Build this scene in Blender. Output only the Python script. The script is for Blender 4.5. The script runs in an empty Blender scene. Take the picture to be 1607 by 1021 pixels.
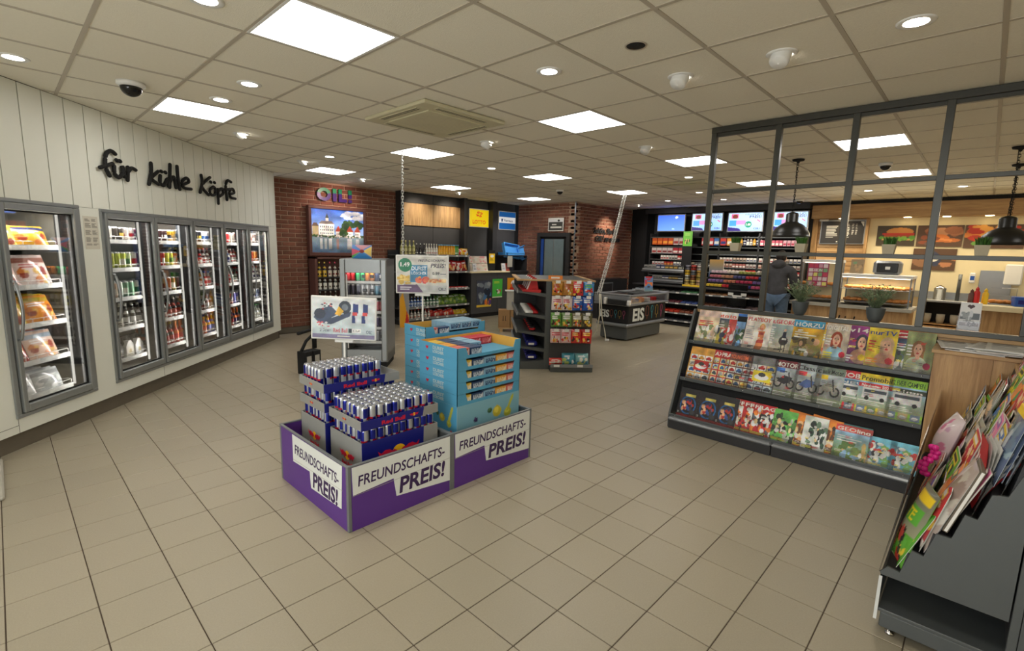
import bpy, math, random
import numpy as np
from mathutils import Vector, Matrix
random.seed(7)
PI = math.pi
COL = bpy.context.scene.collection
SC = bpy.context.scene
# ---------------------------------------------------------------- camera, world, exposure
H = 1.674
HC = 2.871
cam = bpy.data.cameras.new('camera'); cam.sensor_width = 36; cam.lens = 772.87 / 1607 * 36; cam.clip_start = 0.05; cam.clip_end = 60
camo = bpy.data.objects.new('camera', cam); COL.objects.link(camo)
_r = Vector((0.69312366, -0.72039519, 0.02470538)); _u = Vector((0.0929291, 0.12329415, 0.98800948)); _f = Vector((0.71480331, 0.6825169, -0.15240377))
camo.matrix_world = Matrix(((_r[0], _u[0], -_f[0], 0), (_r[1], _u[1], -_f[1], 0), (_r[2], _u[2], -_f[2], H), (0, 0, 0, 1)))
SC.camera = camo
SC.view_settings.view_transform = 'Standard'; SC.view_settings.look = 'None'; SC.view_settings.gamma = 1
SC.view_settings.use_curve_mapping = False
SC.view_settings.exposure = EXPOSURE = 0.58
PANEL_E = 6.5
w = bpy.data.worlds.new('world'); SC.world = w; w.use_nodes = True
w.node_tree.nodes['Background'].inputs[0].default_value = (0.75, 0.85, 1, 1); w.node_tree.nodes['Background'].inputs[1].default_value = 0.6
SC.cycles.max_bounces = 8; SC.cycles.diffuse_bounces = 4; SC.cycles.transparent_max_bounces = 12; SC.cycles.use_denoising = True
# daylight that enters through the entrance windows behind the camera
def area(name, loc, rot, sx, sy, power, col=(1, 1, 1)):
    l = bpy.data.lights.new(name, 'AREA'); l.shape = 'RECTANGLE'; l.size = sx; l.size_y = sy; l.energy = power; l.color = col
    o = bpy.data.objects.new(name, l); COL.objects.link(o); o.location = loc; o.rotation_euler = rot; return o
area('window_daylight', (-2.9, 0.6, 1.5), (0, math.radians(-90), 0), 2.2, 3.0, 75, (0.95, 0.97, 1.0))

# ---------------------------------------------------------------- materials
def s2l(c):
    c = c / 255.0
    return c / 12.92 if c <= 0.04045 else ((c + 0.055) / 1.055) ** 2.4
def rgb(c): return (s2l(c[0]), s2l(c[1]), s2l(c[2]), 1)
def mat(name, c, rough=0.5, metal=0.0, var=0.06, scale=9.0, bump=0.0, bscale=200.0, stretch=None, emit=0, objvar=0.0, coat=0):
    m = bpy.data.materials.new(name); m.use_nodes = True; nt = m.node_tree; N = nt.nodes; L = nt.links
    b = N['Principled BSDF']; b.inputs['Roughness'].default_value = rough; b.inputs['Metallic'].default_value = metal
    b.inputs['Coat Weight'].default_value = coat
    tc = N.new('ShaderNodeTexCoord'); no = N.new('ShaderNodeTexNoise'); no.inputs['Scale'].default_value = scale; no.inputs['Detail'].default_value = 5
    src = tc.outputs['Object']
    if stretch:
        mp = N.new('ShaderNodeMapping'); mp.inputs['Scale'].default_value = stretch; L.new(src, mp.inputs[0]); src = mp.outputs[0]
    L.new(src, no.inputs['Vector'])
    hsv = N.new('ShaderNodeHueSaturation'); hsv.inputs['Color'].default_value = rgb(c)
    mr = N.new('ShaderNodeMapRange'); mr.inputs[1].default_value = 0.3; mr.inputs[2].default_value = 0.7; mr.inputs[3].default_value = 1 - var; mr.inputs[4].default_value = 1 + var
    L.new(no.outputs['Fac'], mr.inputs[0])
    val = mr.outputs[0]
    if objvar:
        oi = N.new('ShaderNodeObjectInfo'); m2 = N.new('ShaderNodeMapRange'); m2.inputs[3].default_value = 1 - objvar; m2.inputs[4].default_value = 1 + objvar
        L.new(oi.outputs['Random'], m2.inputs[0]); mu = N.new('ShaderNodeMath'); mu.operation = 'MULTIPLY'
        L.new(val, mu.inputs[0]); L.new(m2.outputs[0], mu.inputs[1]); val = mu.outputs[0]
    L.new(val, hsv.inputs['Value']); L.new(hsv.outputs[0], b.inputs['Base Color'])
    if bump:
        n2 = N.new('ShaderNodeTexNoise'); n2.inputs['Scale'].default_value = bscale; n2.inputs['Detail'].default_value = 3; L.new(tc.outputs['Object'], n2.inputs['Vector'])
        bp = N.new('ShaderNodeBump'); bp.inputs['Strength'].default_value = bump; bp.inputs['Distance'].default_value = 0.004; L.new(n2.outputs['Fac'], bp.inputs['Height']); L.new(bp.outputs[0], b.inputs['Normal'])
    if emit:
        b.inputs['Emission Color'].default_value = rgb(c); b.inputs['Emission Strength'].default_value = emit
    return m
def print_mat(name, rough=0.4, metal=0.0, coat=0.0, emit=0):
    m = bpy.data.materials.new(name); m.use_nodes = True; nt = m.node_tree; b = nt.nodes['Principled BSDF']
    a = nt.nodes.new('ShaderNodeAttribute'); a.attribute_name = 'Col'
    nt.links.new(a.outputs['Color'], b.inputs['Base Color']); b.inputs['Roughness'].default_value = rough; b.inputs['Metallic'].default_value = metal; b.inputs['Coat Weight'].default_value = coat
    if emit:
        nt.links.new(a.outputs['Color'], b.inputs['Emission Color']); b.inputs['Emission Strength'].default_value = emit
    return m
def wood_mat(name, c1, c2, axis='z', scale=1.0, rough=0.5, grain=1.0):
    m = bpy.data.materials.new(name); m.use_nodes = True; nt = m.node_tree; N = nt.nodes; L = nt.links; b = N['Principled BSDF']; b.inputs['Roughness'].default_value = rough
    tc = N.new('ShaderNodeTexCoord'); mp = N.new('ShaderNodeMapping')
    st = {'z': (9, 9, 0.7), 'x': (0.7, 9, 9), 'y': (9, 0.7, 9)}[axis]; mp.inputs['Scale'].default_value = tuple(v * scale for v in st)
    n1 = N.new('ShaderNodeTexNoise'); n1.inputs['Scale'].default_value = 2.2; n1.inputs['Detail'].default_value = 8; n1.inputs['Distortion'].default_value = 0.6
    n2 = N.new('ShaderNodeTexNoise'); n2.inputs['Scale'].default_value = 14; n2.inputs['Detail'].default_value = 4
    mx = N.new('ShaderNodeMath'); mx.operation = 'MULTIPLY_ADD'; mx.inputs[1].default_value = 0.35 * grain
    L.new(tc.outputs['Object'], mp.inputs[0]); L.new(mp.outputs[0], n1.inputs['Vector']); L.new(mp.outputs[0], n2.inputs['Vector'])
    L.new(n2.outputs['Fac'], mx.inputs[0]); L.new(n1.outputs['Fac'], mx.inputs[2])
    cr = N.new('ShaderNodeValToRGB'); cr.color_ramp.elements[0].position = 0.42; cr.color_ramp.elements[1].position = 0.85
    cr.color_ramp.elements[0].color = rgb(c2); cr.color_ramp.elements[1].color = rgb(c1); L.new(mx.outputs[0], cr.inputs[0]); L.new(cr.outputs[0], b.inputs['Base Color'])
    return m
def glass_mat(name, tint=(255, 255, 255), refl=1.0, rough=0.02):
    m = bpy.data.materials.new(name); m.use_nodes = True; nt = m.node_tree; N = nt.nodes; L = nt.links; N.remove(N['Principled BSDF'])
    t = N.new('ShaderNodeBsdfTransparent'); t.inputs[0].default_value = rgb(tint); g = N.new('ShaderNodeBsdfGlossy'); g.inputs['Roughness'].default_value = rough
    fr = N.new('ShaderNodeFresnel'); fr.inputs[0].default_value = 1.35; mu = N.new('ShaderNodeMath'); mu.operation = 'MULTIPLY'; mu.inputs[1].default_value = refl
    mx = N.new('ShaderNodeMixShader'); L.new(fr.outputs[0], mu.inputs[0]); L.new(mu.outputs[0], mx.inputs[0]); L.new(t.outputs[0], mx.inputs[1]); L.new(g.outputs[0], mx.inputs[2])
    L.new(mx.outputs[0], N['Material Output'].inputs[0]); return m
def emit_mat(name, c, s):
    m = bpy.data.materials.new(name); m.use_nodes = True; N = m.node_tree.nodes; N.remove(N['Principled BSDF'])
    e = N.new('ShaderNodeEmission'); e.inputs[0].default_value = rgb(c); e.inputs[1].default_value = s; m.node_tree.links.new(e.outputs[0], N['Material Output'].inputs[0]); return m

M = {}
M['floor_tile'] = mat('floor_tile', (159, 150, 130), 0.3, var=0.05, scale=140, bump=0.2, bscale=260, objvar=0.035)
M['grout'] = mat('grout', (84, 72, 60), 0.9)
M['ceil_tile'] = mat('ceiling_tile', (236, 231, 214), 0.9, var=0.02, scale=60, bump=0.5, bscale=150, objvar=0.012)
M['ceil_grid'] = mat('ceiling_grid', (186, 177, 160), 0.6, var=0.02)
M['white_wall'] = mat('white_wall_panel', (234, 236, 226), 0.45, var=0.015, scale=2)
M['wall_gap'] = mat('panel_joint', (34, 32, 30), 0.9)
M['plinth'] = mat('plinth', (104, 96, 82), 0.6)
M['brick'] = mat('brick', (122, 76, 58), 0.85, var=0.2, scale=14, bump=0.8, bscale=60, objvar=0.22)
M['mortar'] = mat('mortar', (176, 148, 126), 0.95, var=0.1, scale=10, bump=0.4, bscale=80)
M['dark'] = mat('anthracite_panel', (66, 66, 68), 0.55, var=0.04)
M['dark2'] = mat('dark_grey_panel', (46, 46, 48), 0.5, var=0.04)
M['black'] = mat('black', (11, 11, 12), 0.75, var=0.05)
M['black_gloss'] = mat('black_gloss', (16, 16, 17), 0.15)
M['steel_dark'] = mat('dark_painted_steel', (64, 64, 58), 0.35, 0.3, var=0.03)
M['rack'] = mat('rack_grey', (84, 88, 88), 0.38, 0.15, var=0.03)
M['rack_lt'] = mat('rack_light_grey', (140, 143, 146), 0.35, 0.3, var=0.03)
M['alu'] = mat('aluminium', (150, 153, 154), 0.33, 0.75, var=0.03)
M['alu_frame'] = mat('grey_door_frame', (148, 152, 152), 0.35, 0.45, var=0.03)
M['chrome'] = mat('chrome', (200, 200, 200), 0.12, 1.0, var=0.0)
M['lamp_black'] = mat('lamp_black', (24, 24, 22), 0.35)
M['white'] = mat('white_plastic', (232, 232, 228), 0.4, var=0.01)
M['paper'] = mat('paper', (230, 228, 222), 0.7, var=0.02)
M['cream'] = mat('cream_wall', (236, 222, 182), 0.6, var=0.02)
M['inner'] = mat('cooler_interior', (150, 148, 138), 0.5)
M['inner_dk'] = mat('cooler_interior_dark', (66, 66, 64), 0.5)
M['purple'] = mat('purple_print', (92, 50, 140), 0.42, var=0.02)
M['purple_txt'] = mat('dark_purple_lettering', (58, 34, 84), 0.5)
M['label_white'] = mat('white_print', (232, 236, 232), 0.45, var=0.01)
M['profile'] = mat('grey_corner_profile', (122, 126, 128), 0.4, 0.3)
M['tan'] = mat('cardboard', (158, 122, 80), 0.85, var=0.06, scale=20)
M['grey_bin'] = mat('grey_carton', (176, 172, 160), 0.7)
M['blue_crate'] = mat('blue_plastic', (84, 164, 236), 0.35)
M['rb_grey'] = mat('silver_grey_board', (150, 150, 146), 0.5, var=0.02)
M['rb_blue'] = mat('deep_blue_board', (24, 30, 122), 0.4, var=0.02)
M['rb_red'] = mat('red_print', (206, 28, 60), 0.4)
M['rb_yel'] = mat('yellow_print', (250, 190, 30), 0.4)
M['dl_blue'] = mat('light_blue_board', (84, 160, 196), 0.55, var=0.02)
M['dl_edge'] = mat('orange_board_inside', (226, 168, 70), 0.7)
M['red'] = mat('red', (196, 34, 36), 0.45)
M['orange'] = mat('orange', (226, 130, 40), 0.5)
M['yellow'] = mat('yellow', (236, 196, 40), 0.5)
M['green'] = mat('green', (60, 150, 70), 0.5)
M['blue'] = mat('blue', (40, 84, 170), 0.45)
M['logo_green'] = mat('logo_green', (20, 130, 84), 0.35); M['logo_purple'] = mat('logo_purple', (58, 26, 110), 0.35)
M['lid'] = mat('can_lid', (196, 196, 196), 0.25, 0.85, var=0.0)
M['glass'] = glass_mat('clear_glass', refl=0.55); M['glass_dk'] = glass_mat('tinted_glass', (150, 165, 165), 1.0)
M['film'] = glass_mat('clear_film', (235, 235, 235), 1.6, 0.12)
M['print'] = print_mat('printed_paper', 0.45); M['gloss'] = print_mat('printed_film', 0.22, coat=0.4); M['metal_print'] = print_mat('printed_can', 0.28, 0.55)
M['screen'] = print_mat('lit_screen', 0.3, emit=1.0); M['screen'].node_tree.nodes['Principled BSDF'].inputs['Base Color'].default_value = (0, 0, 0, 1)
M['bottle'] = print_mat('bottle_glass', 0.12, coat=0.6)
M['oak_z'] = wood_mat('oak_vertical', (196, 158, 108), (150, 112, 70), 'z'); M['oak_y'] = wood_mat('oak_length', (202, 166, 116), (160, 122, 80), 'y'); M['oak_x'] = wood_mat('oak_crossways', (202, 166, 116), (160, 122, 80), 'x')
M['oak_panel'] = wood_mat('oak_panel', (198, 162, 112), (146, 110, 72), 'z', 1.3)
M['brown'] = mat('brown_frame', (96, 60, 52), 0.5)
M['panel_light'] = emit_mat('light_panel', (255, 251, 244), PANEL_E); M['spot_light'] = emit_mat('spot_bulb', (255, 246, 230), 12); M['led'] = emit_mat('led_strip', (255, 252, 240), .8)
M['warm_light'] = emit_mat('warm_bulb', (255, 226, 170), 12)
M['skin'] = mat('skin', (196, 140, 110), 0.6); M['hoodie'] = mat('grey_fleece', (74, 74, 78), 0.95, var=0.15, scale=12, bump=0.6, bscale=300); M['denim'] = mat('denim', (84, 104, 128), 0.9, var=0.12, scale=20); M['hair'] = mat('dark_hair', (34, 26, 22), 0.7)
M['leaf'] = mat('leaf', (138, 156, 118), 0.7, var=0.25, scale=30); M['leaf2'] = mat('grass_leaf', (70, 116, 44), 0.6, var=0.25, scale=30); M['pot'] = mat('grey_pot', (76, 82, 84), 0.5); M['pot2'] = mat('beige_pot', (188, 178, 152), 0.6)
M['bread'] = mat('bread_crust', (196, 128, 62), 0.7, var=0.2, scale=25, objvar=0.15)
M['rubber'] = mat('rubber', (28, 28, 28), 0.7); M['cord'] = mat('cream_cord', (214, 208, 188), 0.5)
M['chalk'] = mat('board_black', (38, 38, 38), 0.6); M['rail_clear'] = mat('price_rail', (214, 216, 214), 0.3)

# ---------------------------------------------------------------- mesh helpers
class MB:
    def __init__(s): s.v = []; s.f = []; s.m = []; s.s = []
    def add(s, V, F, m=0, sm=False):
        o = len(s.v); s.v += [tuple(p) for p in V]; s.f += [tuple(i + o for i in f) for f in F]; s.m += [m] * len(F); s.s += [sm] * len(F); return s
    def box(s, x0, y0, z0, x1, y1, z1, m=0):
        V = [(x, y, z) for z in (z0, z1) for y in (y0, y1) for x in (x0, x1)]
        return s.add(V, [(0, 2, 3, 1), (4, 5, 7, 6), (0, 1, 5, 4), (2, 6, 7, 3), (0, 4, 6, 2), (1, 3, 7, 5)], m)
    def cbox(s, x0, y0, z0, x1, y1, z1, b=0.003, m=0):
        X = (x0, x1); Y = (y0, y1); Z = (z0, z1); V = []; ix = {}
        for k in (0, 1):
            for j in (0, 1):
                for i in (0, 1):
                    sx, sy, sz = (1, -1)[i], (1, -1)[j], (1, -1)[k]
                    for a in range(3):
                        p = [X[i] + sx * b, Y[j] + sy * b, Z[k] + sz * b]; p[a] = (X[i], Y[j], Z[k])[a]
                        ix[(i, j, k, a)] = len(V); V.append(tuple(p))
        F = []
        q = [(0, 0), (1, 0), (1, 1), (0, 1)]
        for e in (0, 1):
            for a in range(3):
                f = []
                for (p, r) in q:
                    c = [p, r]; c.insert(a, e); f.append(ix[(c[0], c[1], c[2], a)])
                F.append(tuple(f))
        for a in range(3):
            o = [d for d in range(3) if d != a]
            for p in (0, 1):
                for r in (0, 1):
                    f = []
                    for (t, nn) in ((0, o[0]), (1, o[0]), (1, o[1]), (0, o[1])):
                        c = [0, 0, 0]; c[a] = t; c[o[0]] = p; c[o[1]] = r; f.append(ix[(c[0], c[1], c[2], nn)])
                    F.append(tuple(f))
        for k in (0, 1):
            for j in (0, 1):
                for i in (0, 1): F.append(tuple(ix[(i, j, k, a)] for a in range(3)))
        return s.add(V, F, m)
    def prism(s, pts, axis, a, b, m=0, sm=False):
        n = len(pts)
        def P(p, t): return {'x': (t, p[0], p[1]), 'y': (p[0], t, p[1]), 'z': (p[0], p[1], t)}[axis]
        V = [P(p, a) for p in pts] + [P(p, b) for p in pts]
        s.add(V, [tuple(range(n))[::-1], tuple(range(n, 2 * n))], m)
        o = len(s.v) - 2 * n
        for i in range(n):
            j = (i + 1) % n; s.f.append((o + i, o + j, o + n + j, o + n + i)); s.m.append(m); s.s.append(sm)
        return s
    def lathe(s, prof, n=16, c=(0, 0, 0), m=0, sm=True, ms=None, caps=True, sx=1, sy=1):
        V = [];F = []; mm = []
        for (r, z) in prof:
            for k in range(n):
                a = 2 * PI * k / n; V.append((c[0] + r * math.cos(a) * sx, c[1] + r * math.sin(a) * sy, c[2] + z))
        for i in range(len(prof) - 1):
            for k in range(n):
                k2 = (k + 1) % n; F.append((i * n + k, i * n + k2, (i + 1) * n + k2, (i + 1) * n + k)); mm.append(ms[i] if ms else m)
        o = len(s.v); s.v += V; s.f += [tuple(q + o for q in f) for f in F]; s.m += mm; s.s += [sm] * len(F)
        if caps:
            for i, e in ((0, 1), (len(prof) - 1, 0)):
                if prof[i][0] > 1e-4:
                    f = tuple(o + i * n + k for k in range(n)); s.f.append(f[::-1] if e else f); s.m.append((ms[0] if e else ms[-1]) if ms else m); s.s.append(False)
        return s
    def tube(s, pts, r, n=6, m=0, closed=False, flat=1.0):
        P = [Vector(p) for p in pts]; N = len(P); rings = []
        for i, p in enumerate(P):
            if closed: t = P[(i + 1) % N] - P[i - 1]
            else: t = P[min(i + 1, N - 1)] - P[max(i - 1, 0)]
            if t.length < 1e-9: t = Vector((0, 0, 1))
            t.normalize(); up = Vector((0, 0, 1)) if abs(t.z) < 0.95 else Vector((0, 1, 0))
            a = t.cross(up).normalized(); b = a.cross(t).normalized(); rr = r[i] if isinstance(r, (list, tuple)) else r
            rings.append([p + a * math.cos(2 * PI * k / n) * rr + b * math.sin(2 * PI * k / n) * rr * flat for k in range(n)])
        V = [q for R in rings for q in R]; F = []
        for i in range(N if closed else N - 1):
            j = (i + 1) % N
            for k in range(n): F.append((i * n + k, i * n + (k + 1) % n, j * n + (k + 1) % n, j * n + k))
        if not closed: F += [tuple(range(n))[::-1], tuple((N - 1) * n + k for k in range(n))]
        return s.add(V, F, m, True)
    def sphere(s, c, r, nu=12, nv=8, m=0, sc=(1, 1, 1)):
        prof = [(r * math.sin(PI * i / nv), -r * math.cos(PI * i / nv)) for i in range(nv + 1)]
        V = [];F = []
        for (q, z) in prof:
            for k in range(nu):
                a = 2 * PI * k / nu; V.append((c[0] + q * math.cos(a) * sc[0], c[1] + q * math.sin(a) * sc[1], c[2] + z * sc[2]))
        for i in range(nv):
            for k in range(nu): F.append((i * nu + k, i * nu + (k + 1) % nu, (i + 1) * nu + (k + 1) % nu, (i + 1) * nu + k))
        return s.add(V, F, m, True)
    def grid(s, nx, ny, fn, m=0, sm=True):
        V = [fn(i / (nx - 1), j / (ny - 1)) for j in range(ny) for i in range(nx)]
        return s.add(V, [(j * nx + i, j * nx + i + 1, (j + 1) * nx + i + 1, (j + 1) * nx + i) for j in range(ny - 1) for i in range(nx - 1)], m, sm)
    def mesh(s, name, mats, cols=None, fcols=None):
        me = bpy.data.meshes.new(name); me.from_pydata(s.v, [], s.f)
        for q in mats: me.materials.append(M[q] if isinstance(q, str) else q)
        me.polygons.foreach_set('material_index', s.m); me.polygons.foreach_set('use_smooth', s.s)
        if cols is not None:
            a = me.attributes.new('Col', 'FLOAT_COLOR', 'POINT'); a.data.foreach_set('color', np.asarray(cols, dtype=np.float32).ravel())
        if fcols is not None:
            a = me.attributes.new('Col', 'FLOAT_COLOR', 'FACE'); a.data.foreach_set('color', np.asarray(fcols, dtype=np.float32).ravel())
        me.update(); return me
    def obj(s, name, mats, parent=None, loc=(0, 0, 0), rz=0, rot=None, cols=None, fcols=None):
        return mo(name, s.mesh(name, mats if isinstance(mats, (list, tuple)) else [mats], cols, fcols), parent, loc, rz, rot)
def mo(name, me, parent=None, loc=(0, 0, 0), rz=0, rot=None):
    o = bpy.data.objects.new(name, me); COL.objects.link(o); o.location = loc; o.rotation_euler = rot if rot else (0, 0, rz)
    if parent is not None: o.parent = parent
    return o
def tag(o, label, cat, group=None):
    o['label'] = label; o['category'] = cat
    if group: o['group'] = group
    return o
def thing(name, label, cat, loc=(0, 0, 0), rz=0, group=None, parent=None, rot=None):
    o = bpy.data.objects.new(name, None); COL.objects.link(o); o.location = loc; o.rotation_euler = rot if rot else (0, 0, rz); o.empty_display_size = 0.1
    return tag(o, label, cat, group)
def struct(name, loc=(0, 0, 0), rz=0):
    o = bpy.data.objects.new(name, None); COL.objects.link(o); o.location = loc; o.rotation_euler = (0, 0, rz); o['kind'] = 'structure'; return o
def lab(o, l): o['label'] = l; return o
def dup(o, loc=None, rz=None, label=None, group=None):
    c = o.copy(); COL.objects.link(c)
    if loc is not None: c.location = loc
    if rz is not None: c.rotation_euler = rz if isinstance(rz, tuple) else (0, 0, rz)
    if label: c['label'] = label
    if group: c['group'] = group
    for ch in o.children:
        d = ch.copy(); COL.objects.link(d); d.parent = c
        for g in ch.children:
            e = g.copy(); COL.objects.link(e); e.parent = d
    return c
# local frame of a place: origin + turn
class Fr:
    def __init__(s, x, y, th): s.x, s.y, s.th = x, y, th; s.c, s.s = math.cos(th), math.sin(th)
    def __call__(s, x, y, z=0): return (s.x + s.c * x - s.s * y, s.y + s.s * x + s.c * y, z)
LW = Fr(0.05, 5.42, math.atan2(0.7285, 0.685))     # left wall: x along the wall, y into it

# ---------------------------------------------------------------- flat print raster
S2L = np.vectorize(s2l)
_tc = {}
def text_tris(t, bold):
    k = (t, bold)
    if k not in _tc:
        cu = bpy.data.curves.new('t', 'FONT'); cu.body = t; cu.size = 1.0; cu.offset = 0.018 if bold else 0; cu.resolution_u = 2
        ob = bpy.data.objects.new('t', cu); me = bpy.data.meshes.new_from_object(ob); me.calc_loop_triangles()
        v = np.array([q.co[:2] for q in me.vertices]) if len(me.vertices) else np.zeros((1, 2)); tr = np.array([q.vertices[:] for q in me.loop_triangles], dtype=int).reshape(-1, 3)
        v = v / 0.73; _tc[k] = (v, tr); bpy.data.objects.remove(ob); bpy.data.meshes.remove(me); bpy.data.curves.remove(cu)
    return _tc[k]
class Cv:
    def __init__(s, nx, ny, bg, asp=None):
        s.nx, s.ny = nx, ny; s.asp = asp or nx / ny
        s.a = np.empty((ny, nx, 3)); s.a[:] = bg; s.X, s.Y = np.meshgrid(np.linspace(0, 1, nx), np.linspace(0, 1, ny))
    def rect(s, x0, y0, x1, y1, c): s.a[(s.X >= x0) & (s.X <= x1) & (s.Y >= y0) & (s.Y <= y1)] = c; return s
    def ell(s, x, y, rx, ry, c): s.a[((s.X - x) / rx) ** 2 + ((s.Y - y) / ry) ** 2 <= 1] = c; return s
    def grad(s, x0, y0, x1, y1, c0, c1):
        k = (s.X >= x0) & (s.X <= x1) & (s.Y >= y0) & (s.Y <= y1); t = ((s.Y - y0) / max(1e-6, y1 - y0))[..., None]
        s.a[k] = (np.array(c0) * (1 - t) + np.array(c1) * t)[k]; return s
    def poly(s, pts, c):
        k = np.zeros(s.X.shape, bool); n = len(pts)
        for i in range(n):
            (xa, ya), (xb, yb) = pts[i], pts[(i + 1) % n]
            if ya == yb: continue
            q = (ya > s.Y) != (yb > s.Y); xi = (xb - xa) * (s.Y - ya) / (yb - ya) + xa; k ^= q & (s.X < xi)
        s.a[k] = c; return s
    def line(s, p, q, wd, c):
        d = np.array([(q[0] - p[0]) * s.asp, q[1] - p[1]]); L = max(1e-6, (d ** 2).sum()); x = (s.X - p[0]) * s.asp; y = s.Y - p[1]
        t = np.clip((x * d[0] + y * d[1]) / L, 0, 1); s.a[(x - t * d[0]) ** 2 + (y - t * d[1]) ** 2 <= wd * wd / 4] = c; return s
    def blobs(s, x0, y0, x1, y1, cols, n, r, seed=0, ry=None):
        g = random.Random(seed)
        for _ in range(n): s.ell(g.uniform(x0, x1), g.uniform(y0, y1), r * g.uniform(.5, 1.3), (ry or r) * g.uniform(.5, 1.3), cols[g.randrange(len(cols))])
        return s
    def lines(s, x0, y0, x1, y1, n, c, fill=.55, seed=0):
        g = random.Random(seed); h = (y1 - y0) / n
        for i in range(n): s.rect(x0, y0 + i * h + h * .25, x0 + (x1 - x0) * g.uniform(.55, 1), y0 + i * h + h * (.25 + fill * .9), c)
        return s
    def grain(s, amt=9, lo=.78, seed=0):
        nr = np.random.RandomState(seed); L = nr.rand(12, 12); yy = s.Y * 10.99; xx = s.X * 10.99; yi = yy.astype(int); xi = xx.astype(int); fy = yy - yi; fx = xx - xi
        nz = L[yi, xi] * (1 - fx) * (1 - fy) + L[yi, xi + 1] * fx * (1 - fy) + L[yi + 1, xi] * (1 - fx) * fy + L[yi + 1, xi + 1] * fx * fy
        s.a = np.clip(s.a * (lo + (1.08 - lo) * 1.3 * nz)[..., None] + nr.normal(0, amt, s.a.shape), 4, 250); return s
    def text(s, t, x, y, h, c, al='l', wd=1.0, bold=True, sl=0.0, fit=None, rise=0.0):
        v, tr = text_tris(t, bold); v = v.copy() * h; v[:, 0] += v[:, 1] * sl; v[:, 0] *= wd / s.asp
        W = v[:, 0].max() - v[:, 0].min()
        if fit and W > 0: v[:, 0] *= fit / W; W = fit
        v[:, 0] += x - (W / 2 if al == 'c' else W if al == 'r' else 0) - v[:, 0].min() * (0 if al == 'l' else 1); v[:, 1] += y + (v[:, 0] - x) * rise
        for a, b, d in tr:
            A, B, D = v[a], v[b], v[d]; x0, x1 = min(A[0], B[0], D[0]), max(A[0], B[0], D[0]); y0, y1 = min(A[1], B[1], D[1]), max(A[1], B[1], D[1])
            i0, i1 = max(0, int(x0 * (s.nx - 1))), min(s.nx - 1, int(x1 * (s.nx - 1)) + 1); j0, j1 = max(0, int(y0 * (s.ny - 1))), min(s.ny - 1, int(y1 * (s.ny - 1)) + 1)
            if i1 < i0 or j1 < j0: continue
            X = s.X[j0:j1 + 1, i0:i1 + 1]; Y = s.Y[j0:j1 + 1, i0:i1 + 1]
            den = (B[1] - D[1]) * (A[0] - D[0]) + (D[0] - B[0]) * (A[1] - D[1])
            if abs(den) < 1e-12: continue
            u = ((B[1] - D[1]) * (X - D[0]) + (D[0] - B[0]) * (Y - D[1])) / den; q = ((D[1] - A[1]) * (X - D[0]) + (A[0] - D[0]) * (Y - D[1])) / den
            e = -0.02; k = (u >= e) & (q >= e) & (u + q <= 1 - e); s.a[j0:j1 + 1, i0:i1 + 1][k] = c
        return s
def _lin(a):
    a = np.asarray(a, float) / 255; l = np.where(a <= .04045, a / 12.92, ((a + .055) / 1.055) ** 2.4); return np.concatenate([l, np.ones(l.shape[:-1] + (1,))], -1)
def sheet_mesh(name, cv, w, h, t=0.004, edge=(225, 225, 220), mt='print', puff=0.0, bend=0.0):
    """printed panel: x to the right, z up from 0, face towards -y, centred in x"""
    nx, ny = cv.nx, cv.ny; mb = MB(); xs = np.linspace(-w / 2, w / 2, nx); zs = np.linspace(0, h, ny); X, Z = np.meshgrid(xs, zs)
    U = X / w + .5; W = Z / h; D = puff * (np.clip(np.sin(PI * U), 0, 1) ** .6) * (np.clip(np.sin(PI * W), 0, 1) ** .6) + bend * np.sin(PI * W)
    V = np.stack([X, -D, Z], -1).reshape(-1, 3); idx = np.arange(nx * ny).reshape(ny, nx)
    F = np.stack([idx[:-1, :-1], idx[:-1, 1:], idx[1:, 1:], idx[1:, :-1]], -1).reshape(-1, 4)
    cols = _lin(cv.a.reshape(-1, 3))
    ring = [(i, 0) for i in range(nx)] + [(nx - 1, j) for j in range(1, ny)] + [(i, ny - 1) for i in range(nx - 2, -1, -1)] + [(0, j) for j in range(ny - 2, 0, -1)]
    n = len(ring); A = [tuple(V[j * nx + i]) for i, j in ring]; B = [(p[0], p[1] + t, p[2]) for p in A]
    mb.v = [tuple(p) for p in V]; mb.f = [tuple(int(q) for q in f) for f in F]; mb.m = [0] * len(F); mb.s = [puff > 0] * len(F)
    o = len(mb.v); mb.v += A + B
    for k in range(n): mb.f.append((o + k, o + n + k, o + n + (k + 1) % n, o + (k + 1) % n)); mb.m.append(0); mb.s.append(False)
    if puff:
        c = len(mb.v); mb.v.append((0, t + puff * .8, h / 2))
        for k in range(n): mb.f.append((o + n + k, c, o + n + (k + 1) % n)); mb.m.append(0); mb.s.append(True)
        ex = 1
    else:
        mb.f.append(tuple(range(o + n, o + 2 * n))); mb.m.append(0); mb.s.append(False); ex = 0
    ec = _lin(np.array([edge] * (2 * n + ex), float)); cols = np.concatenate([cols, ec])
    return mb.mesh(name, [mt], cols=cols)
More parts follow.
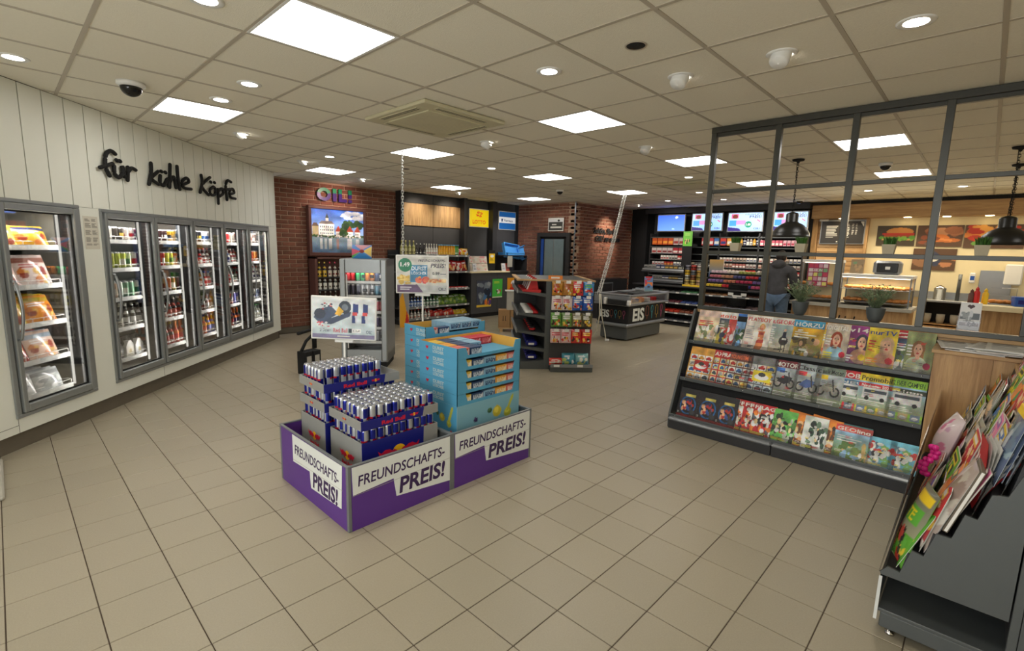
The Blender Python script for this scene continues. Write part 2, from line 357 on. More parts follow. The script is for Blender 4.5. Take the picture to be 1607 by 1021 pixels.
def ltext(t, h, ext=0.0015, bold=0.0, sl=0.0, wfit=None, al='l'):
    """text mesh: x right, z up, face towards -y; h = cap height"""
    cu = bpy.data.curves.new('t', 'FONT'); cu.body = t; cu.size = 1; cu.offset = bold; cu.extrude = ext / h * .73; cu.resolution_u = 3
    ob = bpy.data.objects.new('t', cu); me = bpy.data.meshes.new_from_object(ob); n = len(me.vertices); a = np.empty(n * 3); me.vertices.foreach_get('co', a); a = a.reshape(-1, 3)
    a *= h / .73; a[:, 0] += a[:, 1] * sl; a[:, 0] -= a[:, 0].min(); W = a[:, 0].max()
    if wfit: a[:, 0] *= wfit / W; W = wfit
    if al == 'c': a[:, 0] -= W / 2
    b = np.stack([a[:, 0], -a[:, 2], a[:, 1]], -1); me.vertices.foreach_set('co', b.ravel()); me.update(); bpy.data.objects.remove(ob); return me
def lettering(t, h, mt, parent, loc, name='lettering', **k):
    rz = k.pop('rz', 0); rot = k.pop('rot', None); me = ltext(t, h, **k); me.materials.clear(); me.materials.append(M[mt]); return mo(name, me, parent, loc, rz, rot)
def print_obj(name, cv, w, h, parent=None, loc=(0, 0, 0), rz=0, tilt=0.0, **k):
    me = sheet_mesh(name, cv, w, h, **k); o = mo(name, me, parent, loc, rz); o.rotation_euler = (tilt, 0, rz); return o
def pillow(name, w, h, d, cv, **k): return sheet_mesh(name, cv, w, h, t=0.002, puff=d, mt=k.pop('mt', 'gloss'), edge=k.pop('edge', (200, 200, 200)))
# round packs painted per face: fn(a 0..1 round, v 0..1 up) -> colour
def round_mesh(name, prof, n, fn, mt, cap=None):
    mb = MB(); zt = prof[-1][1]; fc = []
    V = [];F = []
    for (r, z) in prof:
        for k in range(n): a = 2 * PI * k / n; V.append((r * math.cos(a), r * math.sin(a), z))
    for i in range(len(prof) - 1):
        for k in range(n):
            F.append((i * n + k, i * n + (k + 1) % n, (i + 1) * n + (k + 1) % n, (i + 1) * n + k)); fc.append(fn((k + .5) / n, (prof[i][1] + prof[i + 1][1]) / 2 / zt))
    mb.add(V, F, 0, True); mb.f.append(tuple((len(prof) - 1) * n + k for k in range(n))); mb.m.append(0); mb.s.append(False); fc.append(cap or fn(0, 1))
    return mb.mesh(name, [mt], fcols=_lin(np.array(fc, float)))
def can_prof(r, h): return [(r * .8, 0), (r, .006)] + [(r, .006 + (h - .02) * i / 6) for i in range(1, 7)] + [(r * .84, h - .003), (r * .84, h)]
def bottle_prof(r, h, sh=.55, nk=.4):
    return [(r * .9, 0), (r, .004), (r, h * .15), (r, h * .25), (r, h * .35), (r, h * .45), (r, h * sh), (r * .85, h * (sh + .08)), (r * nk, h * (sh + .2)), (r * nk, h * .9), (r * nk * 1.08, h * .905), (r * nk * 1.08, h)]
def can_lid_mesh(r):
    mb = MB(); mb.lathe([(r * .8, 0), (r * .86, .0015), (r * .84, .003), (r * .72, .0015)], 12, (0, 0, 0), 0); mb.box(-.006, -r * .5, .0015, .006, r * .25, .003, 1); return mb.mesh('lid', ['lid', 'alu'])
# ================================================================ the room shell
CAMP = Vector((0, 0, H))
def pix(p):
    v = Vector(p) - CAMP; z = v.dot(_f)
    return None if z < .1 else (803.5 + 772.87 * v.dot(_r) / z, 510.5 - 772.87 * v.dot(_u) / z, z)
def inview(p, mgn=25):
    q = pix(p); return q is not None and -mgn < q[0] < 1607 + mgn and -mgn < q[1] < 1021 + mgn
def leftwall_side(x, y):   # >0 on the room's side of the slanted left wall
    return (x - .05) * .7285 - (y - 5.42) * .685
X0, X1, Y0, Y1 = -3.0, 13.1, -3.2, 9.5
# floor
floor = struct('floor'); mb = MB(); mb.box(X0, Y0, -.05, X1 + .2, Y1 + .2, -.004); mb.obj('screed', 'grout', floor)
GX, GY, TS = .183, 2.765, .3
cells = []
for i in range(-12, 45):
    for j in range(-21, 24):
        x = GX + (i + .5) * TS; y = GY + (j + .5) * TS
        if X0 < x < X1 and Y0 < y < Y1 and leftwall_side(x, y) > -.25: cells.append((x, y))
vis = [c for c in cells if inview((c[0], c[1], 0)) and not (1.3 < c[0] < 2.88 and 2.52 < c[1] < 3.5) and leftwall_side(*c) > 0]
vis.sort(key=lambda c: (Vector((c[0], c[1], 0)) - CAMP).length)
near = set(vis[:300])
tb = MB(); tb.cbox(-.1475, -.1475, -.01, .1475, .1475, 0, .0015); tm = tb.mesh('floor_tile', ['floor_tile'])
g = random.Random(1)
for c in vis[:300]:
    o = mo('tile', tm, floor, (c[0], c[1], g.uniform(-.0006, 0))); o.rotation_euler = (g.uniform(-.0012, .0012), g.uniform(-.0012, .0012), 0)
mb = MB()
for c in cells:
    if c not in near: mb.cbox(c[0] - .1475, c[1] - .1475, -.01, c[0] + .1475, c[1] + .1475, 0, .0015)
o = mb.obj('far_tiles', 'floor_tile', floor); o['kind'] = 'stuff'
# ceiling
CX, CY, CT = 1.747, 1.985, .632
ceil = struct('ceiling'); mb = MB(); mb.box(X0, Y0, HC + .03, X1 + .2, Y1 + .2, HC + .08); mb.obj('slab', 'ceil_grid', ceil)
PANELS = [(-.5, 1.5), (-.5, 5.5), (3.5, 1.5), (3.5, 5.5), (3.5, 9.5), (7.5, -1.5), (7.5, 1.5), (7.5, 5.5), (7.5, 9.5), (11.5, -1.5), (11.5, 1.5), (11.5, 5.5), (11.5, 9.5), (-.5, -2.5), (-4.5, 1.5), (-4.5, -2.5), (7.5, -5.5), (13.5, -5.5)]
pc = {(math.floor(a), math.floor(b)) for a, b in PANELS}
cells = [(i, j) for i in range(-8, 19) for j in range(-9, 12) if (i, j) not in pc and X0 < CX + (i + .5) * CT < X1 + .3 and Y0 < CY + (j + .5) * CT < Y1 + .3 and leftwall_side(CX + (i + .5) * CT, CY + (j + .5) * CT) > -.45]
ctr = lambda c: (CX + (c[0] + .5) * CT, CY + (c[1] + .5) * CT, HC)
vis = sorted([c for c in cells if inview(ctr(c)) and leftwall_side(*ctr(c)[:2]) > 0], key=lambda c: (Vector(ctr(c)) - CAMP).length)
near = set(vis[:300]); tb = MB(); hw = CT / 2 - .011; tb.cbox(-hw, -hw, 0, hw, hw, .016, .002); tm = tb.mesh('ceiling_tile', ['ceil_tile'])
for c in vis[:300]:
    p = ctr(c); mo('tile', tm, ceil, (p[0], p[1], HC + g.uniform(0.001, .004)))
mb = MB()
for c in cells:
    if c not in near: p = ctr(c); mb.box(p[0] - hw, p[1] - hw, HC + .002, p[0] + hw, p[1] + hw, HC + .016)
o = mb.obj('far_tiles', 'ceil_tile', ceil); o['kind'] = 'stuff'
mb = MB()
for i in range(-8, 20):
    x = CX + i * CT
    if X0 < x < X1: mb.box(x - .012, Y0, HC - .001, x + .012, Y1, HC + .028)
for j in range(-9, 13):
    y = CY + j * CT
    if Y0 < y < Y1: mb.box(X0, y - .012, HC - .0012, X1, y + .012, HC + .027)
mb.obj('grid', 'ceil_grid', ceil)
# left wall with the built-in coolers: local x along the wall, y into it
wl = struct('wall_left', LW(0, 0), LW.th)
mb = MB()
for (a, b, z0, z1) in ((-4.2, 4.95, .14, .255), (.715, 1.0, .255, 1.955), (4.62, 4.95, .255, 1.955), (-4.2, -.055, .255, 1.955)): mb.box(a, 0, z0, b, .03, z1)
mb.obj('smooth_panel', 'white_wall', wl)
mb = MB(); mb.box(-4.2, .008, 1.95, 4.95, .03, HC + .02); mb.box(4.92, .03, 0, 4.95, .6, HC); mb.obj('backing', 'wall_gap', wl)
mb = MB(); mb.box(4.95, 0, .14, 4.956, .6, HC); mb.box(4.9, .0, 1.955, 4.956, .01, HC); mb.obj('end_trim', 'white_wall', wl)
bd = MB(); bd.cbox(0, 0, 0, .2025, .02, HC - 1.96, .001); bm_ = bd.mesh('wall_board', ['white_wall'])
for k in range(-20, 23):
    x = .281 + .2115 * k
    if x + .2 < 4.94: mo('board', bm_, wl, (x, 0, 1.957))
mb = MB(); mb.box(-4.2, .03, 0, 4.95, .06, .14); mb.obj('plinth', 'plinth', wl)
mb = MB()
for x in (-.062, 1.72 + .0, 3.9): mb.box(x, -.0008, .14, x + .003, .001, .25)
mb.box(-4.2, -.0008, .2, -.06, .001, .203); mb.obj('panel_joints', 'wall_gap', wl)
# brick walls: bricks picked apart, mortar behind
BL, BH, BJ = .238, .066, .015
def brick_mesh(L, seed):
    r = random.Random(seed); mb = MB(); mb.cbox(0, 0, 0, L, .02, BH, .004)
    mb.v = [(x + r.uniform(-.0022, .0022), y + r.uniform(-.003, .003) * (y < .01), z + r.uniform(-.002, .002)) for x, y, z in mb.v]; return mb.mesh('brick', ['brick'])
BM = [brick_mesh(BL, k) for k in range(5)]; BMH = [brick_mesh(.112, 9)]
def brick_wall(name, org, th, L, hide, limit=300, z0=0.1):
    W = struct(name, org, th); mb = MB(); mb.box(0, .013, 0, L, .2, HC); mb.obj('mortar', 'mortar', W)
    r = random.Random(name); F = Fr(org[0], org[1], th); lst = []
    rows = int((HC - z0) / (BH + BJ)) + 1
    for k in range(rows):
        z = z0 + k * (BH + BJ)
        if z + BH > HC: continue
        x = -(BL + BJ) / 2 if k % 2 else 0
        while x < L - .02:
            a = max(0, x); b = min(L, x + BL)
            if b - a > .05: lst.append((a, b, z, b - a > BL - .01))
            x += BL + BJ
    seen = []; rest = []
    for q in lst:
        c = F((q[0] + q[1]) / 2, 0, q[2] + .03)
        (rest if (not q[3] or hide((q[0] + q[1]) / 2, q[2] + .03) or not inview(c)) else seen).append(q)
    seen.sort(key=lambda q: -q[2]); rest += seen[limit:]; seen = seen[:limit]
    for q in seen: o = mo('brick', BM[r.randrange(5)], W, (q[0], r.uniform(-.003, .002), q[2]))
    mb = MB()
    for a, b, z, full in rest: mb.cbox(a, 0, z, b, .02, z + BH, .004)
    o = mb.obj('other_bricks', 'brick', W); o['kind'] = 'stuff'; return W
WB = brick_wall('wall_back', (3.35, 9.5, 0), 0, 2.9, lambda x, z: (.9 < x < 1.95 and z < 2.33) or (x > 1 and z < 1.4))
WC = brick_wall('wall_corner', (9.95, 9.36, 0), -PI / 2, 1.91, lambda x, z: .78 < x < 1.76 and z < 2.12)
WD = brick_wall('wall_recess', (9.95, 7.45, 0), 0, 2.7, lambda x, z: z < .45)
mb = MB(); mb.cbox(9.935, 7.435, 0, 9.962, 7.462, HC, .002); o = mb.obj('trim_1', 'alu'); o['kind'] = 'structure'
mb = MB(); mb.box(3.36, 9.465, 0, 6.2, 9.498, .1); o = mb.obj('baseboard_back', 'plinth'); o['kind'] = 'structure'
# dark rear wall behind shelves and lottery counter
wk = struct('wall_rear'); mb = MB(); mb.box(6.25, 9.5, 0, 10.15, 9.7, HC); mb.obj('core', 'black', wk)
for (a, b, z0, z1) in ((6.25, 7.17, 2.655, 2.855), (7.18, 8.125, 2.655, 2.855), (6.25, 7.17, .02, 2.14), (7.18, 8.125, .02, 2.14), (8.14, 8.93, .02, 2.86), (9.1, 9.94, .02, 2.86)):
    mb = MB(); mb.cbox(a, 9.485, z0, b, 9.502, z1, .002); mb.obj('panel', 'dark', wk)
for a, b in ((6.25, 7.17), (7.18, 8.125)):
    mb = MB(); mb.cbox(a, 9.46, 2.15, b, 9.5, 2.645, .002); mb.obj('wood_panel', 'oak_panel', wk)
for a, b in ((7.975, 8.07), (8.94, 9.09), (6.17, 6.245)):
    mb = MB(); mb.cbox(a, 9.3, 0, b, 9.5, HC, .002); mb.obj('pier', 'dark2', wk)
# black recess and tobacco wall side, far wall
ws = struct('wall_far'); mb = MB(); mb.box(12.65, 7.2, 0, 12.9, 7.65, HC); mb.box(12.6, 6.95, 0, 13.1, 7.3, HC); mb.obj('black_recess', 'black', ws)
mb = MB(); mb.box(13.1, -3.2, 0, 13.3, 7.3, HC); mb.obj('core', 'cream', ws)
mb = MB(); mb.box(13.02, 3.02, 0, 13.1, 6.95, HC); mb.obj('dark_lining', 'dark2', ws)
mb = MB(); mb.box(12.55, 3.0, 2.73, 13.1, 7.0, 2.86); mb.obj('dark_fascia', 'dark2', ws)
mb = MB(); mb.box(12.7, -3.2, 2.52, 13.1, 2.98, 2.80); mb.obj('wood_fascia', 'oak_y', ws)
mb = MB(); mb.box(12.68, -3.2, 2.80, 13.1, 3.0, 2.865); mb.obj('dark_rail', 'black', ws)
mb = MB(); mb.box(13.06, 1.98, 1.2, 13.1, 2.98, 2.52)
mb.obj('wood_lining', 'oak_panel', ws)
mb = MB()
for k in range(13): mb.cbox(13.035, 2.0, 1.22 + k * .1, 13.07, 2.88, 1.31 + k * .1, .004)
pass
for k in range(13):
    q = MB(); q.cbox(0, 0, 0, .03, .88, .092, .004); q.obj('slat', 'oak_y', ws, (13.035, 2.0, 1.2 + k * .1))
mb = MB(); mb.box(12.98, 2.9, 1.0, 13.1, 3.0, 2.52); mb.box(12.98, 1.95, 1.0, 13.1, 2.0, 2.52); mb.obj('wood_post', 'oak_panel', ws)
# walls behind and beside the camera
we = struct('wall_entrance'); mb = MB(); mb.box(-3.2, -3.4, 0, -3.0, 9.7, HC); mb.obj('plaster', 'white_wall', we)
wr = struct('wall_right'); mb = MB(); mb.box(-3.2, -3.4, 0, 13.3, -3.2, HC); mb.obj('plaster', 'cream', wr)

# ================================================================ ceiling fittings
def side_word(p):
    return p
LPN = {(-.5, 1.5): 'big square light panel nearest the camera, above the purple bins', (-.5, 5.5): 'square light panel close to the white panelled wall', (3.5, 1.5): 'square light panel just in front of the glazed steel partition top, beside the air unit',
 (3.5, 5.5): 'square light panel behind the ceiling air unit, above the can fridge', (3.5, 9.5): 'square light panel just before the brick wall with the lakeside picture', (7.5, -1.5): 'square light panel seen through the partition, nearer of its pair',
 (7.5, 1.5): 'square light panel cut by the left post of the steel partition', (7.5, 5.5): 'square light panel in the middle of the shop between two rows', (7.5, 9.5): 'square light panel in front of the yellow lottery sign', (11.5, -1.5): 'square light panel above the bakery counter',
 (11.5, 1.5): 'square light panel above the sales counter seen through the partition', (11.5, 5.5): 'square light panel above the ice cream freezer by the hanging cord', (11.5, 9.5): 'square light panel before the brick corner with the dark glass door'}
proto = None
for n, (i, j) in enumerate(PANELS):
    x, y = CX + i * CT, CY + j * CT; l = LPN.get((i, j), 'square light panel in the ceiling behind the viewer')
    if proto is None:
        t = thing('ceiling_light_panel', l, 'ceiling light', (x, y, HC), 0, 'square ceiling light panels')
        mb = MB(); a = CT / 2 - .006; b = a - .018; mb.box(-a, -a, -.002, a, -b, .012); mb.box(-a, b, -.002, a, a, .012); mb.box(-a, -b, -.002, -b, b, .012); mb.box(b, -b, -.002, a, b, .012); mb.obj('frame', 'white', t)
        mb = MB(); mb.box(-b, -b, 0, b, b, .01); mb.obj('diffuser', 'panel_light', t); proto = t
    else: dup(proto, (x, y, HC), 0, l)
# recessed spots: (x, y, aim xy or None, lit, label)
DL = [((.85, 2.99), None, 'round ceiling spot at the top edge beside the big light panel'), ((.21, 4.92), 'flat', 'round ceiling spot above the left end of the panelled wall'), ((1.47, 4.24), None, 'bright round ceiling spot between the two left light panels'),
 ((1.46, 4.89), 'flat', 'tilted ceiling spot touching the light panel by the white wall'), ((2.03, 6.18), 'off', 'tilted ceiling spot above the white handwritten lettering'), ((3.32, 6.72), None, 'round ceiling spot between the lettering and the brick wall'), ((2.72, 2.31), None, 'bright ceiling spot in front of the square air unit'),
 ((5.3, 5.57), None, 'round ceiling spot behind the air unit in line with the lottery sign'), ((4.0, 4.28), 'head', 'small swivelled ceiling spot right behind the air unit'), ((3.37, 1.68), 'head', 'white swivel spot, shown from its back, beside the dark round hole'), ((3.38, 1.05), 'head', 'large white swivel spot, shown from its back, before the partition'),
 ((3.37, .42), None, 'bright ceiling spot in the upper right before the partition'), ((5.3, 3.0), 'head', 'swivel spot left of the steel partition post'), ((7.72, 3.59), None, 'ceiling spot left of the partition above the ice freezer'), ((9.72, 4.28), None, 'ceiling spot before the first monitor'),
 ((10.88, 5.52), None, 'farthest ceiling spot near the brick recess'), ((11.2, 4.37), None, 'ceiling spot above the second monitor'), ((10.94, 1.72), None, 'ceiling spot above the menu board'), ((11.02, .46), None, 'ceiling spot above the bread pictures'), ((8.64, 5.64), None, 'ceiling spot beside the freezer cord hook'),
 ((3.25, 7.41), 'off', 'flat ceiling spot left of the letters on the brick wall'), ((4.75, 8.4), 'off', 'small ceiling spot before the logo letters on brick'), ((7.1, 8.5), 'off', 'ceiling spot above the oak panel'), ((11.4, 6.6), 'off', 'ceiling spot lighting the lettering on the recessed brick wall')]
ring = MB(); ring.lathe([(.052, -.001), (.078, -.006), (.086, -.001), (.086, .004)], 24, caps=False); ring.lathe([(.055, -.002), (.055, .03)], 24, caps=False); ringm = ring.mesh('ring', ['white'])
bulb = MB(); bulb.lathe([(.0001, .006), (.055, .006), (.055, .012)], 20); bulbm = bulb.mesh('bulb', ['spot_light'])
hd = MB(); hd.lathe([(.001, -.075), (.05, -.073), (.058, -.06), (.06, .01)], 20, caps=False); hdm = hd.mesh('swivel_head', ['white'])
for (p, k, l) in DL:
    t = thing('ceiling_spot', l, 'spotlight', (p[0], p[1], HC), 0, 'round ceiling spots'); mo('ring', ringm, t)
    if k in ('head', 'off'):
        h = mo('swivel_head', hdm, t, (0, 0, 0)); h.rotation_euler = (math.radians(28 if k == 'head' else 35), 0, math.radians(40 + 30 * (p[0] % 2))); b = mo('bulb', bulbm, t, (0.0, .0, -.002)); b.rotation_euler = h.rotation_euler; b.scale = (.9, .9, 1); b.location = (0, 0, -.02); sc_ = .95 if k == 'head' else .7; h.scale = (sc_,) * 3
    else:
        mo('bulb', bulbm, t, (0, 0, -.009)); 
        if k is None:
            li = bpy.data.lights.new('spot', 'SPOT'); li.energy = 28; li.spot_size = math.radians(75); li.spot_blend = .8; li.shadow_soft_size = .05; li.color = (1, .93, .82); lo = bpy.data.objects.new('spot_beam', li); COL.objects.link(lo); lo.parent = t; lo.location = (0, 0, -.02)
def aim(loc, tgt, e, size, col=(1, .86, .68)):
    li = bpy.data.lights.new('aim', 'SPOT'); li.energy = e; li.spot_size = math.radians(size); li.spot_blend = .9; li.shadow_soft_size = .04; li.color = col
    o = bpy.data.objects.new('aimed_spot', li); COL.objects.link(o); o.location = loc; o.rotation_euler = (Vector(tgt) - Vector(loc)).to_track_quat('-Z', 'Y').to_euler()
aim((11.4, 6.6, HC - .1), (11.3, 7.45, 2.0), 90, 65); aim((4.75, 8.45, HC - .1), (4.75, 9.5, 2.3), 40, 80, (1, .7, .62))
aim((11.2, 4.37, HC - .08), (12.7, 4.4, 1.5), 75, 80, (1, .93, .84)); aim((11.2, 3.5, HC - .08), (12.7, 3.5, 1.5), 60, 80, (1, .93, .84)); aim((10.9, 6.0, HC - .08), (12.6, 6.2, 1.6), 75, 80, (1, .93, .84)); aim((9.9, 4.6, HC - .08), (11.1, 5.4, .6), 40, 80, (1, .93, .84)); aim((9.2, 8.3, HC - .08), (9.4, 9.3, 1.5), 40, 75, (1, .95, .88))  # extra beams added to brighten the tobacco wall, sales counter and lottery counter
aim((6.7, 8.8, HC - .06), (6.7, 9.5, 2.3), 26, 75); aim((7.6, 8.8, HC - .06), (7.6, 9.5, 2.3), 26, 75)
def dome(p, l, s=1.0):
    t = thing('dome_camera', l, 'camera', (p[0], p[1], HC), 0); mb = MB(); mb.lathe([(.001, 0), (.075 * s, 0), (.075 * s, -.02), (.062 * s, -.035), (.06 * s, -.035)], 24); mb.obj('housing', 'white', t)
    mb = MB(); mb.lathe([(.058 * s * math.cos(a), -.034 - .055 * s * math.sin(a)) for a in [i * PI / 14 for i in range(8)]], 24); mb.obj('dome', 'black_gloss', t)
dome((.85, 4.94), 'white and black dome camera above the panelled wall', 1.25); dome((7.95, 6.36), 'small dark dome camera in the middle of the shop ceiling'); dome((7.94, 1.1), 'dome camera behind the partition between two light panels'); dome((11.95, 3.06), 'dome camera near the monitors at the far wall')
for p, l, r in (((2.72, 1.65), 'black round hole cover in a ceiling tile near the camera', .055), ((4.56, 6.72), 'small black round ceiling opening near the brick wall', .05)):
    t = thing('ceiling_speaker', l, 'speaker', (p[0], p[1], HC)); mb = MB(); mb.lathe([(.001, -.001), (r, -.001), (r, .002)], 24); mb.obj('grille', 'black', t); mb = MB(); mb.lathe([(r, -.001), (r + .008, -.003), (r + .01, .001)], 24, caps=False); mb.obj('rim', 'ceil_grid', t)
def cassette(x, y, s, l):
    t = thing('air_conditioner', l, 'air conditioner', (x, y, HC), 0); a = s / 2; mb = MB()
    mb.cbox(-a, -a, -.03, a, a, .0, .008); mb.obj('panel', M.setdefault('ac_cream', mat('ac_cream', (204, 198, 166), .5, var=.05, scale=4)), t)
    for k in range(4):
        c, q = [(1, 0), (0, 1), (-1, 0), (0, -1)][k], None
        mb = MB(); mb.box(-a * .62, a * .78, -.034, a * .62, a * .9, -.028, 0); mb.box(-a * .6, a * .80, -.0345, a * .6, a * .82, -.03, 1); mb.box(-a * .6, a * .85, -.0345, a * .6, a * .87, -.03, 1); mb.obj('louvre', ['ac_cream', 'black'], t, rz=k * PI / 2)
    mb = MB(); mb.cbox(-a * .66, -a * .66, -.04, a * .66, a * .66, -.028, .004)
    for k in range(14): mb.box(-a * .6, -a * .6 + k * a * .085, -.0405, a * .6, -a * .6 + k * a * .085 + .003, -.039, 1)
    mb.obj('intake_grille', ['ac_cream', 'ceil_grid'], t)
cassette(3.005, 3.94, .94, 'square beige ceiling air unit with slotted edges above the middle of the shop'); cassette(8.56, 3.95, .94, 'far square ceiling air unit above the ice cream freezer')
# ================================================================ built-in coolers in the left wall
def cooler(name, label, t0, bays, w, z0, z1, rails, cat='fridge'):
    T = thing(name, label, cat, LW(t0, 0), LW.th); L = w * bays; D = .62
    mb = MB(); mb.box(0, .03, z0, L, .035 + .0, z0 + .0); 
    mb = MB(); mb.box(0, D, z0, L, D + .02, z1); mb.box(0, .03, z0, L, D, z0 + .03); mb.box(0, .03, z1 - .03, L, D, z1); mb.box(-.02, .03, z0, 0, D, z1); mb.box(L, .03, z0, L + .02, D, z1); mb.obj('cabinet_interior', 'inner', T)
    mb = MB(); fw = .035
    e = .026 if bays > 1 else .04; mb.cbox(-e, -.014, z0 - .03, L + e, .03, z0, .004); mb.cbox(-e, -.014, z1, L + e, .03, z1 + .03, .004); mb.cbox(-e, -.014, z0, 0, .03, z1, .004); mb.cbox(L, -.014, z0, L + e, .03, z1, .004); mb.obj('surround', 'alu_frame', T)
    for b in range(bays + 1):   # mullion posts with a lit strip behind them
        x = b * w; 
        mb = MB(); mb.box(max(0, x - .035), .05, z0 + .03, min(L, x + .035), .16, z1 - .03); mb.obj('mullion', 'black', T)
        if b > 0:
            mb = MB(); mb.cbox(x - .052, .118, z0 + .06, x - .036, .135, z1 - .05, .003); mb.obj('light_strip', 'led', T)
    for r in rails:
        mb = MB(); mb.box(.01, .15, r - .02, L - .01, D - .02, r - .008); 
        for k in range(int(L / .012) if False else 0): pass
        s = mb.obj('shelf', 'alu', T)
        for b in range(bays):
            x = b * w
            mb = MB(); mb.box(x + .04, .12, r - .022, x + w - .065, .135, r + .02); mb.obj('price_rail', 'rail_clear', s)
            mb = MB()
            for k in range(5): a = x + .07 + k * .115; mb.box(a, .1188, r - .012, a + .05, .1195, r + .012, k % 2)
            mb.obj('price_tag', ['paper', 'label_white'], s)
            mb = MB(); ww = (w - .11) / 6
            for k in range(7): a = x + .045 + k * ww; mb.tube([(a, .14, r), (a, .135, r + .05), (a, .145, r + .055), (a, .3, r + .05), (a, .56, r)], .0028, 4)
            mb.tube([(x + .045, .137, r + .05), (x + w - .07, .137, r + .05)], .0028, 4); mb.obj('wire_guard', 'white', s)
    for b in range(bays):
        x = b * w; a, c = x + .012, x + w - .006; d = thing('door', '', '', (0, 0, 0)); del d['label']; del d['category']; d.parent = T
        q = .032 if bays > 1 else .042; mb = MB(); Y = (-.03, .012)
        mb.cbox(a, Y[0], z0 + .006, a + q, Y[1], z1 - .006, .006); mb.cbox(c - q, Y[0], z0 + .006, c, Y[1], z1 - .006, .006); mb.cbox(a + q, Y[0], z0 + .006, c - q, Y[1], z0 + .07, .006); mb.cbox(a + q, Y[0], z1 - .058, c - q, Y[1], z1 - .006, .006); mb.obj('door_frame', 'alu_frame', d)
        mb = MB(); i = .012; mb.box(a + q, -.004, z0 + .07, a + q + i, .008, z1 - .058); mb.box(c - q - i, -.004, z0 + .07, c - q, .008, z1 - .058); mb.box(a + q, -.004, z1 - .058 - i, c - q, .008, z1 - .058); mb.box(a + q, -.004, z0 + .07, c - q, .008, z0 + .07 + i); mb.obj('gasket', 'black', d)
        mb = MB(); mb.box(a + q, -.002, z0 + .07, c - q, .002, z1 - .058); mb.obj('pane', 'glass', d)
        mb = MB(); hx = a + .018; pts = [(hx, -.03, 1.34), (hx, -.055, 1.335)] + [(hx, -.06 - .028 * math.sin(PI * k / 8), 1.32 - .42 * k / 8) for k in range(9)] + [(hx, -.055, .885), (hx, -.03, .88)]
        mb.tube(pts, .011, 8); mb.obj('handle', 'alu', d)
    return T
RZ = [1.655, 1.365, 1.06, .745, .42]; RF = [1.593, 1.265, .945, .633, .345]
cooler('drinks_cooler', 'five-door glass fridge full of drinks let into the white wall', 1.005, 5, .72, .285, 1.93, RZ)
cooler('upright_freezer', 'single glass door freezer at the left end of the white wall', -.035, 1, .735, .285, 1.94, RF, 'freezer')
for fr, t in (('drinks', 1.005), ('freezer', -.035)):
    for b in range(5 if fr == 'drinks' else 1):
        o = area('cooler_fill', LW(t + .708 + .72 * b, .022, 1.1), (0, 0, 0), .012, 1.5, 4.5, (1, .97, .9)); o.rotation_euler = (PI / 2, 0, LW.th + math.radians(38))  # hidden light added at each mullion to brighten the product fronts
        area('cooler_fill', LW(t + .33 + .72 * b, .09, 1.89), (math.radians(15), 0, LW.th), .55, .04, 4, (1, .97, .9))  # fill added under the cooler top to brighten the shelves
# ---- drinks
def strip(cols):  # round pack painted in upright bands by colour
    return cols
def can_fn(base, mark, seed):
    r = random.Random(seed); a = r.random()
    def f(t, v):
        if v < .06 or v > .93: return (200, 200, 200)
        d = abs(((t - a) + .5) % 1 - .5)
        if .35 < v < .62 and d < .2: return mark
        if v < .16: return tuple(c * .8 for c in base)
        return base
    return f
def bot_fn(glassc, labelc, capc, mark=(200, 200, 200)):
    def f(t, v):
        if v > .9: return capc
        if .08 < v < .42: return mark if .18 < v < .3 and (t * 4) % 1 < .6 else labelc
        if .62 < v < .78: return labelc
        return glassc
    return f
def mk_can(base, mark, h=.168, r=.0305): return round_mesh('can', can_prof(r, h), 12, can_fn(base, mark, hash(base) % 97), 'metal_print', (190, 190, 190))
def mk_bot(gl, lb, cp, mk, h=.22, r=.03, nk=.4): return round_mesh('bottle', bottle_prof(r, h, .5, nk), 12, bot_fn(gl, lb, cp, mk), 'bottle', cp)
W_, K_, SI = (226, 224, 214), (24, 22, 22), (176, 178, 180)
